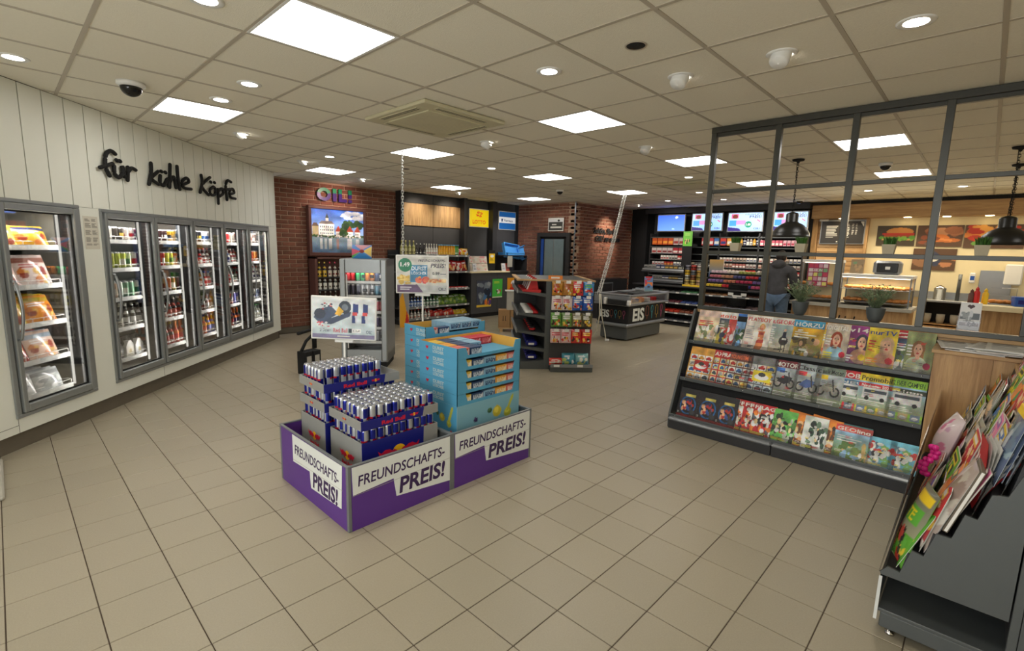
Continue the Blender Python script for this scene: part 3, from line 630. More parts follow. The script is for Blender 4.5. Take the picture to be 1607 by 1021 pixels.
ROWS = {
 (0, 0): ('can', [((60, 56, 60), W_), ((190, 186, 178), (50, 50, 60)), ((70, 60, 52), (230, 200, 90)), ((200, 190, 184), (160, 40, 40))], .14),
 (0, 1): ('can', [((206, 60, 66), W_), ((200, 204, 196), (210, 40, 60)), ((196, 206, 70), (70, 110, 40)), ((188, 200, 60), W_), ((186, 200, 150), (60, 120, 60)), (W_, (200, 60, 50))], .168),
 (0, 2): ('can', [((216, 206, 190), (170, 60, 44)), ((206, 176, 150), W_), ((190, 206, 190), (30, 110, 70)), ((120, 160, 130), W_), (W_, (60, 120, 80))], .165),
 (0, 3): ('beer', [(K_, W_, (210, 206, 190), (60, 50, 40)), (K_, (200, 200, 196), (206, 204, 190), (40, 60, 60))], .25),
 (1, 0): ('can', [((150, 40, 52), W_), ((180, 190, 190), (60, 70, 160)), ((60, 40, 44), (220, 220, 210)), ((210, 170, 60), K_)], .14),
 (1, 1): ('can', [((214, 120, 124), W_), ((226, 190, 186), (200, 60, 80)), ((216, 60, 56), W_), ((214, 210, 70), (80, 130, 50)), ((226, 130, 60), W_)], .165),
 (1, 2): ('can', [((110, 160, 196), W_), ((120, 150, 166), (60, 80, 100)), ((196, 170, 130), (140, 60, 40)), ((156, 84, 44), W_), ((120, 60, 34), (230, 200, 150))], .168),
 (1, 3): ('beer', [((60, 34, 22), W_, (210, 200, 170), (160, 40, 30)), ((46, 30, 24), (170, 60, 40), (210, 200, 180), W_)], .25),
 (1, 4): ('pet', [((226, 110, 40), (36, 30, 40), (230, 130, 40), W_), ((60, 34, 24), (190, 40, 40), (200, 180, 60), W_), ((230, 120, 30), (210, 60, 50), (240, 160, 60), W_)], .27),
 (2, 0): ('can', [(W_, (220, 190, 50)), ((226, 190, 60), W_), ((40, 40, 50), (230, 200, 80)), ((216, 220, 226), (60, 110, 180))], .15),
 (2, 1): ('pet', [((70, 24, 24), (190, 30, 38), (236, 210, 50), W_), ((60, 24, 24), (200, 40, 40), (200, 30, 30), W_), ((90, 40, 40), W_, (230, 60, 60), (190, 30, 38))], .22),
 (2, 2): ('pet', [((80, 130, 60), (50, 110, 60), (50, 120, 60), W_), ((210, 140, 60), W_, (70, 130, 60), (190, 60, 40)), ((200, 200, 190), (190, 60, 50), (70, 120, 200), W_)], .21),
 (2, 3): ('beer', [(W_, (60, 60, 60), (60, 60, 60), W_), ((190, 186, 176), K_, (40, 40, 40), W_), ((120, 60, 50), W_, (70, 40, 30), K_)], .23),
 (2, 4): ('pet', [((232, 130, 30), W_, (230, 120, 30), (60, 90, 160)), ((236, 170, 40), (230, 100, 40), (60, 60, 160), W_), ((236, 190, 60), (90, 110, 190), W_, W_)], .26),
 (3, 0): ('can', [(W_, (60, 90, 170)), ((176, 190, 206), (30, 50, 120)), ((200, 60, 60), W_), ((210, 200, 190), (60, 60, 70))], .15),
 (3, 1): ('pet', [((190, 170, 150), (190, 50, 50), (60, 80, 160), W_), (W_, (60, 60, 150), (230, 60, 60), W_), ((150, 60, 60), W_, W_, (180, 40, 40))], .21),
 (3, 2): ('pet', [((110, 60, 44), (60, 120, 60), (230, 220, 200), W_), ((200, 190, 180), (200, 50, 50), K_, W_), ((60, 80, 50), W_, K_, (180, 60, 40))], .2),
 (3, 3): ('can', [((220, 190, 60), (190, 50, 40)), (W_, (150, 60, 60)), ((196, 90, 60), W_), ((120, 120, 190), W_)], .168),
 (3, 4): ('pet', [((50, 26, 20), (220, 110, 40), (230, 120, 40), W_), ((56, 30, 24), (190, 40, 40), (190, 30, 30), W_), ((230, 120, 30), (60, 40, 90), (230, 120, 40), W_)], .26),
 (4, 0): ('can', [((190, 80, 70), W_), ((206, 190, 180), (160, 60, 60)), ((130, 100, 90), W_)], .16),
 (4, 1): ('can', [((232, 120, 40), W_), ((226, 90, 40), (240, 200, 90)), ((230, 150, 60), (200, 60, 40))], .168),
 (4, 2): ('pet', [((190, 180, 176), (200, 40, 40), (220, 40, 30), W_), (W_, (60, 60, 90), (220, 50, 40), W_)], .23),
 (4, 3): ('can', [((60, 80, 160), W_), (W_, (50, 70, 150)), ((150, 166, 200), (30, 50, 130))], .168),
 (4, 4): ('pet', [((190, 206, 196), (60, 140, 90), (230, 230, 226), W_), ((196, 206, 206), W_, (90, 160, 90), (60, 110, 90))], .24)}
ORD = ['first', 'second', 'third', 'fourth', 'last']; SHW = ['top', 'second', 'middle', 'fourth', 'lowest']
NM = {'can': ('drink_can', 'drink can', 'can', 'cans'), 'beer': ('beer_bottle', 'dark beer bottle', 'bottle', 'bottles'), 'pet': ('drink_bottle', 'drink bottle', 'bottle', 'bottles')}
def colword(c):
    r, g, b = c; mx, mn = max(c), min(c)
    if mx < 80: return 'dark'
    if mx - mn < 40: return 'white' if mx > 200 else 'silver grey' if mx > 130 else 'grey'
    if r == mx: return ('orange' if 85 < g < 170 and b < 100 else 'yellow' if g >= 170 and b < 120 else 'pink' if r > 200 and b > 100 else 'brown' if r < 160 and g > 50 else 'red')
    return 'green' if g == mx else 'blue'
rg = random.Random(5)
for (b, s), (kind, defs, hh) in ROWS.items():
    nm, kd, ct, pl = NM[kind]; protos = []
    for dsc in defs:
        if kind == 'can': protos.append((mk_can(dsc[0], dsc[1], hh * 1.12, .0305), colword(dsc[0])))
        elif kind == 'beer': protos.append((mk_bot(*dsc, h=hh * 1.04, r=.032), colword(dsc[0])))
        else: protos.append((mk_bot(*dsc, h=hh * 1.06, r=.035, nk=.38), colword(dsc[0])))
    n = 8 if kind == 'can' else 7; x0 = 1.005 + b * .72 + .075; step = (.72 - .15) / (n - 1); k0 = 0
    for k in range(n):
        me, cw = protos[(k * len(protos)) // n]
        for d in range(3):
            p = LW(x0 + k * step + rg.uniform(-.003, .003), .185 + d * .068, RZ[s] - .007)
            o = mo(nm, me, None, p, rg.uniform(0, 6.28)); 
            tag(o, f'{cw} {kd} on the {SHW[s]} shelf of the {ORD[b]} cooler door' if kind != 'beer' else f'{kd} with pale label, {SHW[s]} shelf, {ORD[b]} cooler door', ct, f'{pl} on the {SHW[s]} shelf behind the {ORD[b]} cooler door')
# six packs at the foot of the first bay and one box in the second
def sixpack(p, c1, c2, l):
    t = thing('bottle_carrier', l, 'six pack', p, LW.th + .1, 'bottle carriers at the foot of the cooler'); mb = MB(); mb.prism([(-.07, 0), (.07, 0), (.07, .13), (.02, .19), (-.02, .19), (-.07, .13)], 'y', -.1, .1); cc = M[c1]; mb.obj('carton', [cc], t)
    cv = Cv(24, 20, c2); cv.ell(.5, .5, .2, .3, (190, 170, 110)); cv.lines(.1, .1, .9, .25, 2, (60, 60, 60)); print_obj('label', cv, .12, .1, t, (0, -.101, .02), 0, 0, t=.001)
    for k in range(3):
        mb = MB(); mb.lathe([(.026, 0), (.026, .1), (.013, .15), (.012, .2), (.014, .2), (.014, .215)], 10, (-.045 + .045 * k, -.05, .03)); mb.obj('bottle_neck', 'black_gloss', t)
for k, (x, c1, c2) in enumerate(((1.12, 'white', (226, 226, 216)), (1.28, 'black', (60, 60, 60)), (1.44, 'white', (230, 226, 210)), (1.58, 'white', (214, 220, 226)))):
    sixpack(LW(x, .26, RZ[4] - .007), c1, c2, ['white', 'black', 'white', 'white'][k] + ' bottle carrier at the foot of the first cooler door')
# frozen food in the left freezer
FZ = [('fries_bag', [(232, 190, 60), (226, 170, 50), (60, 70, 120)], 'yellow frozen food bag in the top basket of the freezer', .17, 'bag'), ('pizza_box', [(216, 180, 170), (226, 206, 200), (200, 120, 100)], 'pale pink frozen pizza box on the second freezer shelf', .25, 'box'),
      ('frozen_bag', [(226, 200, 40), (236, 150, 40), (216, 190, 50)], 'yellow frozen food bag on the middle freezer shelf', .23, 'bag'), ('pizza_box', [(216, 60, 60), (226, 190, 170), (180, 200, 220)], 'red and white frozen box on the fourth freezer shelf', .23, 'box'),
      ('ice_bag', [(214, 216, 214), (200, 206, 206), (190, 196, 200)], 'clear plastic bag on the lowest freezer shelf', .18, 'bag')]
for s, (nm, cols, l, hh, ct) in enumerate(FZ):
    ms = []
    for q in range(3):
        cv = Cv(26, 26, cols[q]); cv.rect(0, .74, 1, .9, tuple(c * .8 for c in cols[(q + 1) % 3])); cv.blobs(.15, .1, .85, .5, [(206, 120, 50), (226, 180, 90), (150, 60, 40)] if s < 4 else [(236, 238, 238), (170, 176, 180)], 9, .12, q); cv.lines(.2, .55, .8, .7, 2, (250, 250, 250) if s != 1 else (180, 40, 50), .6, q)
        ms.append(pillow(nm, .29, hh * 1.1, .02 if s in (1, 3) else .045, cv) )
    for r_ in range(2):
        for k in range(6):
            x = .17 + r_ * .29; o = mo(nm, ms[(k + r_) % 3], None, LW(x - .035 + rg.uniform(-.01, .01), .15 + .05 * k, RF[s] + .0)); o.rotation_euler = (-.35 + rg.uniform(-.05, .05), 0, LW.th + rg.uniform(-.15, .1)); tag(o, l, ct, 'frozen goods: ' + l.split(' on ')[0].split(' in ')[0])
# notice sheets on the wall between freezer and cooler
cv = Cv(40, 70, (214, 210, 196)); 
for c in range(2): cv.lines(.08 + c * .47, .12, .5 + c * .44, .93, 26, (96, 92, 84), .4, c)
t = print_obj('notice_sheet', cv, .17, .30, None, LW(.866, -.002, 1.58), LW.th, 0, t=.002); tag(t, 'small printed notice in two columns between freezer and cooler', 'notice')
# handwritten lettering
STR = [[[(1.22, 2.5), (1.17, 2.52), (1.11, 2.49), (1.08, 2.42), (1.08, 2.35), (1.12, 2.28)], [(1.01, 2.34), (1.17, 2.4)]], [[(1.19, 2.38), (1.19, 2.31), (1.24, 2.28), (1.3, 2.33), (1.3, 2.4), (1.32, 2.3)], [(1.23, 2.445), (1.24, 2.44)], [(1.27, 2.445), (1.28, 2.44)]], [[(1.38, 2.4), (1.36, 2.27)], [(1.37, 2.35), (1.43, 2.4), (1.49, 2.39)]], [[(1.74, 2.5), (1.73, 2.4), (1.68, 2.27)], [(1.85, 2.43), (1.73, 2.34), (1.84, 2.29)]], [[(1.88, 2.39), (1.87, 2.31), (1.93, 2.29), (2.0, 2.37), (2.01, 2.29)], [(1.9, 2.44), (1.91, 2.435)], [(1.97, 2.44), (1.98, 2.435)]], [[(2.07, 2.54), (2.03, 2.28)], [(2.04, 2.34), (2.12, 2.41), (2.15, 2.29)]], [[(2.2, 2.54), (2.2, 2.41), (2.22, 2.28)]], [[(2.28, 2.34), (2.41, 2.39), (2.37, 2.43), (2.28, 2.38), (2.3, 2.31), (2.45, 2.31)]], [[(2.69, 2.51), (2.7, 2.42), (2.64, 2.29)], [(2.89, 2.51), (2.69, 2.38), (2.83, 2.28)]], [[(2.96, 2.4), (2.87, 2.35), (2.89, 2.29), (2.98, 2.3), (3.01, 2.37), (2.96, 2.4)], [(2.9, 2.455), (2.91, 2.45)], [(2.99, 2.46), (3.0, 2.455)]], [[(3.07, 2.38), (3.06, 2.19)], [(3.08, 2.36), (3.17, 2.4), (3.2, 2.34), (3.1, 2.29)]], [[(3.43, 2.52), (3.34, 2.53), (3.28, 2.45), (3.29, 2.26)], [(3.2, 2.39), (3.41, 2.42)]], [[(3.37, 2.35), (3.5, 2.38), (3.46, 2.43), (3.38, 2.39), (3.39, 2.31), (3.53, 2.3)]]]
def smooth(p, n=5):
    if len(p) < 3: return p
    out = []
    for i in range(len(p) - 1):
        a, b, c, d = p[max(0, i - 1)], p[i], p[i + 1], p[min(len(p) - 1, i + 2)]
        for k in range(n):
            t = k / n; out.append(tuple(.5 * ((2 * b[q]) + (-a[q] + c[q]) * t + (2 * a[q] - 5 * b[q] + 4 * c[q] - d[q]) * t * t + (-a[q] + 3 * b[q] - 3 * c[q] + d[q]) * t ** 3) for q in (0, 1)))
    return out + [p[-1]]
T = thing('wall_lettering', 'black handwritten words "für kühle Köpfe" on the white board wall', 'lettering', LW(0, 0), LW.th)
for le in STR:
    mb = MB()
    for st in le:
        p = smooth(st); mb.tube([(x, -.03, z) for x, z in p], .0185, 8, flat=1)
        mb.sphere((p[0][0], -.03, p[0][1]), .0185, 8, 6); mb.sphere((p[-1][0], -.03, p[-1][1]), .0185, 8, 6)
    mb.obj('letter', 'black', T)
# ================================================================ brick wall with logo, picture, wine rack
T = thing('logo_letters', 'four green over purple logo characters on the brick wall above the picture', 'sign', (0, 0, 0))
LG = MB(); Z0, Z1, ZM = 2.52, 2.765, 2.675
def ring2(cx, rx, ry, t):
    mb = MB(); n = 48; zc = (Z0 + Z1) / 2; V = [];F = []; mm = []
    for k in range(n):
        a = 2 * PI * k / n
        for (q, y) in ((1, 9.44), (t, 9.44), (t, 9.47), (1, 9.47)): V.append((cx + rx * q * math.cos(a), y, zc + ry * q * math.sin(a)))
    for k in range(n):
        j = (k + 1) % n; z = zc + ry * math.sin(2 * PI * (k + .5) / n)
        for e in range(4): F.append((k * 4 + e, k * 4 + (e + 1) % 4, j * 4 + (e + 1) % 4, j * 4 + e)); mm.append(0 if z > ZM else 1)
    mb.add(V, F); mb.m = mm; return mb
ring2(4.53, .14, .125, .5).obj('letter', ['logo_green', 'logo_purple'], T)
def bar2(parts):
    mb = MB()
    for x0, x1, z0, z1 in parts:
        for a, b, m in ((z0, min(z1, ZM), 1), (max(z0, ZM), z1, 0)):
            if b > a: mb.box(x0, 9.44, a, x1, 9.47, b, m)
    return mb.obj('letter', ['logo_green', 'logo_purple'], T)
bar2([(4.71, 4.785, Z0, Z1)]); bar2([(4.83, 4.9, Z0, Z1), (4.9, 5.0, Z0, Z0 + .06)]); bar2([(5.04, 5.11, Z0 + .08, Z1), (5.04, 5.11, Z0, Z0 + .055)])
# light box with the lakeside town
cv = Cv(150, 118, (70, 110, 180)); cv.grad(0, .42, 1, 1, (150, 176, 214), (52, 92, 176)); cv.blobs(.6, .8, 1, .95, [(206, 206, 206), (180, 188, 200)], 26, .07, 3, .04)
cv.blobs(.62, .6, .98, .72, [(36, 60, 36), (50, 74, 40)], 26, .05, 4, .07); cv.rect(0, .3, 1, .42, (66, 84, 52)); cv.grad(0, 0, 1, .36, (52, 72, 92), (120, 136, 140))
cv.rect(.02, .38, .13, .6, (170, 150, 110)); cv.poly([(.01, .6), (.14, .6), (.1, .68), (.04, .68)], (96, 78, 66))
cv.rect(.14, .4, .42, .66, (232, 230, 218)); cv.poly([(.13, .66), (.43, .66), (.38, .73), (.19, .73)], (120, 110, 104)); cv.rect(.265, .73, .32, .8, (220, 214, 200)); cv.poly([(.26, .8), (.325, .8), (.293, .92)], (60, 66, 60))
for r in range(3):
    for k in range(7): cv.rect(.16 + k * .037, .43 + r * .075, .178 + k * .037, .47 + r * .075, (96, 104, 112))
for x, w_, c in ((.45, .1, (222, 210, 200)), (.66, .13, (228, 222, 210)), (.82, .11, (226, 222, 214))):
    cv.rect(x, .38, x + w_, .5, c); cv.poly([(x - .01, .5), (x + w_ + .01, .5), (x + w_ / 2, .64)], (172, 70, 50))
    for k in range(3): cv.rect(x + .015 + k * .03, .42, x + .03 + k * .03, .46, (80, 60, 50))
cv.blobs(.54, .42, .66, .55, [(44, 72, 34), (60, 90, 40)], 16, .04, 5); cv.blobs(.02, .36, .98, .4, [(60, 84, 44), (50, 66, 40), (190, 180, 170)], 50, .02, 6)
for x, w_, c in ((.15, .05, (206, 206, 200)), (.23, .05, (196, 200, 196)), (.31, .06, (206, 206, 200)), (.46, .05, (150, 120, 110)), (.67, .09, (196, 190, 184)), (.84, .07, (176, 172, 168))): cv.grad(x, .08, x + w_, .33, tuple(v * .6 for v in c), c)
cv.grain(8, .7, 3)
T = thing('picture_light_box', 'framed picture of a white lakeside palace with mirrored water on brick', 'picture', (4.765, 9.34, 1.48))
mb = MB(); mb.cbox(-.6, 0, -.02, .6, .12, .045, .006); mb.cbox(-.6, 0, .875, .6, .12, .93, .006); mb.cbox(-.6, 0, .045, -.545, .12, .875, .006); mb.cbox(.545, 0, .045, .6, .12, .875, .006); mb.box(-.56, .05, .04, .56, .11, .88); mb.obj('frame', 'brown', T)
M['picture'] = print_mat('backlit_picture', .4, emit=.55); print_obj('picture_print', cv, 1.09, .83, T, (0, .03, .045), 0, 0, t=.01, mt='picture')
# wine rack
T = thing('wine_rack', 'dark wooden wine rack under the lakeside picture', 'rack', (4.7, 9.14, 0)); mb = MB(); mb.box(-.54, 0, 0, -.49, .3, 1.44); mb.box(.5, 0, 0, .55, .3, 1.44); mb.box(-.54, .27, 0, .55, .3, 1.44); mb.box(-.54, 0, 1.41, .55, .3, 1.44); mb.obj('carcass', 'brown', T)
WZ = [.12, .5, .82, 1.06]
for z in WZ: mb = MB(); mb.box(-.49, .0, z - .02, .5, .27, z); mb.obj('shelf', 'dark2', T)
wb = [mk_bot(g_, l_, c_, m_, h=.29, r=.037, nk=.36) for g_, l_, c_, m_ in (((16, 20, 14), (214, 176, 60), (206, 176, 60), K_), ((50, 14, 20), (214, 206, 190), (200, 60, 90), (140, 30, 40)), ((18, 18, 16), W_, (220, 216, 200), (110, 100, 90)), ((24, 10, 12), (226, 216, 200), (200, 40, 60), (160, 60, 60)), ((30, 40, 20), W_, (226, 226, 220), (80, 80, 80)))]
for si, z in enumerate(WZ):
    for k in range(9):
        q = 2 if si < 3 else (0 if k < 2 else 1 if k < 5 else 3); q = 4 if si in (1, 2) and k % 3 == 0 else q
        if si == 3 and k in (5,): continue
        o = mo('wine_bottle', wb[q], None, (4.27 + k * .105, 9.2, z), k); tag(o, ('yellow-labelled dark wine bottle on the upper shelf of the rack under the picture', 'dark red wine bottle with pink cap in the rack under the picture', 'dark wine bottle with white label in the rack under the picture', 'red-capped wine bottle in the rack under the picture', 'green wine bottle with white cap in the rack under the picture')[q], 'bottle', 'wine bottles in the rack under the picture')
# ================================================================ signs on the dark wall
cv = Cv(84, 66, (250, 214, 20)); 
for a in (0, 1, 2, 3):
    an = [(.5, .78, .42, .94, .62, .9), (.56, .73, .68, .8, .68, .6), (.5, .7, .46, .52, .6, .56), (.44, .76, .3, .82, .3, .6)][a]
for (x, y) in ((.46, .84), (.6, .8), (.4, .68), (.55, .63)): cv.ell(x, y, .07, .075, (206, 30, 30))
cv.line((.33, .66), (.68, .86), .035, (250, 214, 20)); cv.line((.44, .95), (.56, .54), .035, (250, 214, 20)); cv.text('LOTTO', .5, .17, .22, (206, 30, 30), 'c', fit=.68)
T = thing('lottery_sign', 'yellow sign with a red clover and red word on the dark wall', 'sign', (8.6, 9.455, 2.22)); mb = MB(); mb.cbox(-.34, 0, -.012, .34, .03, .445, .004); mb.obj('frame', 'white', T); M['signlit'] = print_mat('lit_sign', .3, emit=.35); print_obj('face', cv, .65, .42, T, (0, -.002, .005), 0, 0, t=.002, mt='signlit')
cv = Cv(84, 60, (28, 92, 160)); cv.rect(0, .36, 1, .68, (240, 240, 240)); cv.text('Hermes', .56, .43, .17, (40, 60, 100), 'c', fit=.56, sl=.2); cv.poly([(.14, .42), (.2, .42), (.24, .6), (.12, .6)], (40, 60, 100)); cv.rect(0, .68, 1, .71, (240, 240, 240))
T = thing('parcel_sign', 'blue and white parcel shop sign on the dark wall', 'sign', (9.62, 9.455, 2.2)); mb = MB(); mb.cbox(-.325, 0, -.012, .325, .03, .475, .004); mb.obj('frame', 'white', T); print_obj('face', cv, .62, .45, T, (0, -.002, .005), 0, 0, t=.002, mt='signlit')
# ================================================================ shelving left of the lottery counter
T = thing('stock_shelving', 'dark grey shelf unit stocked with bottles and bags on the dark wall', 'shelf', (5.92, 8.95, 0)); mb = MB(); mb.box(0, .47, 0, 1.93, .5, 1.6); mb.box(0, .02, 0, 1.93, .5, .1); mb.obj('back_panel', 'dark2', T)
SZ = [1.515, 1.14, .745, .37, .12]
for z in SZ:
    mb = MB(); mb.box(0, 0, z - .03, 1.93, .47, z - .01); s = mb.obj('shelf', 'rack', T); mb = MB(); mb.box(0, -.012, z - .04, 1.93, 0, z + .004); mb.obj('price_rail', 'rack_lt', s)
    mb = MB(); [mb.box(.1 + k * .28, -.014, z - .035, .16 + k * .28, -.0125, z - .002) for k in range(7)]; mb.obj('price_tag', 'paper', s)
mb = MB(); [mb.box(1.93, y, 0, 1.945, y + .03, 1.58) for y in (.44,)]; mb.obj('upright', 'rack', T)
def row(name, me, label, cat, x0, x1, n, z, y=9.02, rows=1, dy=.09, grp=None, rz=None):
    for k in range(n):
        for d in range(rows):
            o = mo(name, me[k % len(me)] if isinstance(me, list) else me, None, (x0 + (x1 - x0) * k / max(1, n - 1), y + d * dy, z - .0095), rg.uniform(0, 6) if rz is None else rz); tag(o, label, cat, grp or label)
row('wine_bottle', mk_bot((150, 150, 80), (196, 190, 130), (214, 196, 130), (120, 110, 60), .31, .037, .4), 'pale white wine bottle at the left end of the top wall shelf', 'bottle', 6.0, 6.3, 4, SZ[0])
row('beer_bottle', mk_bot((30, 24, 20), (60, 60, 64), (226, 224, 214), W_, .25, .03), 'dark bottle with white cap on the top wall shelf', 'bottle', 6.38, 6.58, 3, SZ[0])
row('drink_bottle', mk_bot((206, 200, 186), W_, (226, 224, 214), (200, 150, 150), .25, .031), 'white-labelled bottle on the top wall shelf', 'bottle', 6.64, 6.92, 5, SZ[0])
row('juice_bottle', mk_bot((226, 160, 30), (230, 170, 40), (110, 170, 200), (236, 200, 90), .24, .034, .8), 'orange juice bottle with light blue top on the top shelf', 'bottle', 7.0, 7.42, 7, SZ[0])
row('juice_bottle', mk_bot((80, 150, 60), (90, 160, 70), (90, 150, 190), W_, .24, .034, .8), 'green juice bottle with blue top on the top wall shelf', 'bottle', 7.47, 7.53, 2, SZ[0])
def bagmesh(nm, w, h, d, base, cols, seed, title=None, tc=(240, 240, 240), mt='gloss'):
    cv = Cv(22, 26, base); cv.blobs(.1, .08, .9, .55, cols, 8, .14, seed); cv.rect(0, .92, 1, 1, tuple(c * .85 for c in base)); cv.lines(.15, .62, .85, .82, 2, tc, .6, seed)
    if title: cv.text(title, .5, .62, .2, tc, 'c', fit=.8)
    return pillow(nm, w, h, d, cv, mt=mt)
def bags(name, ms, label, x0, x1, n, z, y, tilt=-.4, rz=0, cat='bag', grp=None, jit=.1):
    for k in range(n):
        o = mo(name, ms[k % len(ms)], None, (x0 + (x1 - x0) * k / max(1, n - 1), y, z - .005)); o.rotation_euler = (tilt + rg.uniform(-.06, .06), rg.uniform(-jit, jit), rz + rg.uniform(-jit, jit)); tag(o, label, cat, grp or label)
bags('snack_bag', [bagmesh('bag', .2, .17, .05, (206, 40, 40), [(236, 200, 60), W_], 1)], 'red snack bag on the top wall shelf', 7.6, 7.6, 1, SZ[0], 9.02); bags('snack_bag', [bagmesh('bag', .22, .17, .05, (236, 186, 50), [(226, 60, 40), W_], 2)], 'yellow snack bag at the right end of the top shelf', 7.76, 7.76, 1, SZ[0], 9.02)
row('beer_bottle', mk_bot((30, 22, 24), (70, 60, 60), (190, 190, 190), (150, 60, 50), .24, .031), 'dark bottle on the second wall shelf behind the price board', 'bottle', 6.0, 6.9, 10, SZ[1])
bags('snack_bag', [bagmesh('bag', .2, .26, .06, (168, 24, 30), [(226, 190, 150), (90, 20, 20)], 3), bagmesh('bag', .2, .24, .06, (190, 40, 36), [(226, 210, 190), W_], 4), bagmesh('bag', .2, .26, .06, (150, 24, 30), [(216, 160, 90)], 5)], 'red snack bag on the second wall shelf', 6.98, 7.74, 6, SZ[1], 9.03, -.2)
mb = MB(); mb.cbox(-.05, -.1, 0, .05, .1, .035, .003); mb.box(-.045, -.101, .005, .045, -.1, .03, 1); flat_red = mb.mesh('flat_pack', ['red', 'paper'])
row('chocolate_pack', flat_red, 'flat red pack on the third wall shelf', 'pack', 6.0, 7.78, 17, SZ[2], 9.06, rz=0)
row('water_bottle', mk_bot((40, 80, 160), (190, 206, 226), (220, 226, 230), (40, 80, 170), .24, .034), 'blue water bottle on the fourth wall shelf', 'bottle', 6.0, 6.5, 7, SZ[3], 9.03)
row('water_bottle', mk_bot((60, 110, 80), (206, 216, 206), (30, 100, 60), (50, 120, 70), .24, .034), 'green water bottle on the fourth wall shelf', 'bottle', 6.58, 6.95, 5, SZ[3], 9.03)
bags('salad_bag', [bagmesh('bag', .21, .25, .07, (96, 130, 50), [(70, 110, 40), (150, 170, 70)], 6), bagmesh('bag', .21, .27, .07, (84, 120, 50), [(60, 96, 36), (130, 160, 60)], 7)], 'green snack bag leaning on the fourth wall shelf', 7.08, 7.78, 5, SZ[3], 9.05, -.6)
row('spirit_bottle', mk_bot((160, 150, 150), W_, (210, 60, 50), (190, 60, 50), .2, .033), 'small white-labelled bottle on the lowest wall shelf', 'bottle', 6.05, 6.7, 8, SZ[4], 9.02)
bags('fruit_net', [bagmesh('bag', .2, .2, .07, (176, 34, 30), [(206, 60, 40), (140, 20, 20)], 8), bagmesh('bag', .2, .16, .07, (196, 50, 40), [(230, 110, 60), (226, 200, 180)], 9)], 'red bag on the lowest wall shelf', 6.8, 7.36, 5, SZ[4], 9.03, -.7); bags('fruit_net', [bagmesh('bag', .2, .15, .06, (214, 180, 40), [(230, 200, 60), (190, 150, 30)], 10)], 'yellow bag on the lowest wall shelf', 7.46, 7.78, 3, SZ[4], 9.03, -.8)
cv = Cv(20, 80, (150, 152, 154)); cv.poly([(0, 0), (0, .5), (.35, .62), (.7, .3), (1, .2), (1, 0)], (236, 170, 40)); cv.poly([(.5, 0), (.75, .3), (1, .1), (1, 0)], (206, 40, 40)); cv.rect(.7, .62, .95, .95, (200, 40, 50))
t = print_obj('stand_panel', cv, .2, 1.2, None, (5.84, 8.7, 0), -.3, 0, t=.03); tag(t, 'narrow grey display panel with orange and red flame print beside the can fridge', 'display stand')
# ================================================================ lottery counter
T = thing('lottery_counter', 'dark grey counter with three posters under the yellow lottery sign', 'counter', (7.87, 8.9, 0)); mb = MB(); mb.box(.02, .03, 0, 1.98, .38, .1); mb.obj('plinth', 'black', T)
for a, b in ((0, .88), (.885, 1.4), (1.405, 2.0)): mb = MB(); mb.cbox(a, 0, .1, b, .02, 1.09, .002); mb.obj('front_panel', 'dark', T)
mb = MB(); mb.box(0, .02, .1, 2.0, .385, 1.09); mb.obj('body', 'dark2', T); mb = MB(); mb.cbox(-.03, -.03, 1.09, 1.3, .39, 1.12, .003); mb.obj('worktop', 'cream', T); mb = MB(); mb.cbox(1.3, -.03, 1.09, 2.02, .39, 1.12, .003); mb.obj('dark_worktop', 'dark2', T)
def poster(x0, x1, z0, z1, cv, l, y=8.9):
    t = thing('poster', l, 'poster', ((x0 + x1) / 2, y, z0)); mb = MB(); w_ = x1 - x0; mb.cbox(-w_ / 2 - .01, -.006, -.01, w_ / 2 + .01, 0, z1 - z0 + .01, .002); mb.obj('backing', 'dark2', t); print_obj('print', cv, w_, z1 - z0, t, (0, -.007, 0), 0, 0, t=.001)
cv = Cv(40, 54, (60, 66, 84)); cv.rect(0, 0, 1, .08, (226, 190, 60)); cv.blobs(.1, .72, .9, .88, [(150, 156, 160), (120, 130, 140)], 14, .12, 1, .06); cv.blobs(.1, .15, .5, .5, [(150, 160, 170), (110, 120, 130)], 12, .1, 2); cv.blobs(.5, .3, .95, .6, [(70, 120, 170), (30, 40, 60)], 10, .12, 3); cv.blobs(.6, .1, .95, .25, [(226, 120, 40), (236, 180, 60), (90, 60, 130)], 10, .08, 4); poster(8.04, 8.53, .25, .9, cv, 'grey and blue comic style poster on the lottery counter front, left one')
cv = Cv(36, 44, (76, 190, 70)); cv.lines(.15, .75, .75, .9, 2, (226, 220, 60)); cv.blobs(.3, .2, .8, .4, [(226, 190, 150), (60, 40, 30), (200, 70, 50), W_], 14, .07, 2); cv.rect(0, 0, 1, .05, (220, 230, 200)); poster(8.57, 8.92, .46, .93, cv, 'small bright green poster between two others on the lottery counter')
cv = Cv(40, 50, (226, 150, 30)); cv.ell(.5, .75, .2, .14, (226, 226, 230)); cv.blobs(.25, .4, .75, .62, [(206, 50, 30), (230, 90, 40)], 16, .1, 5); cv.blobs(.1, .02, .9, .28, [(40, 80, 160), (70, 110, 190), (150, 160, 190)], 16, .14, 6, .1); poster(9.1, 9.56, .36, .95, cv, 'orange and blue poster at the right end of the lottery counter')
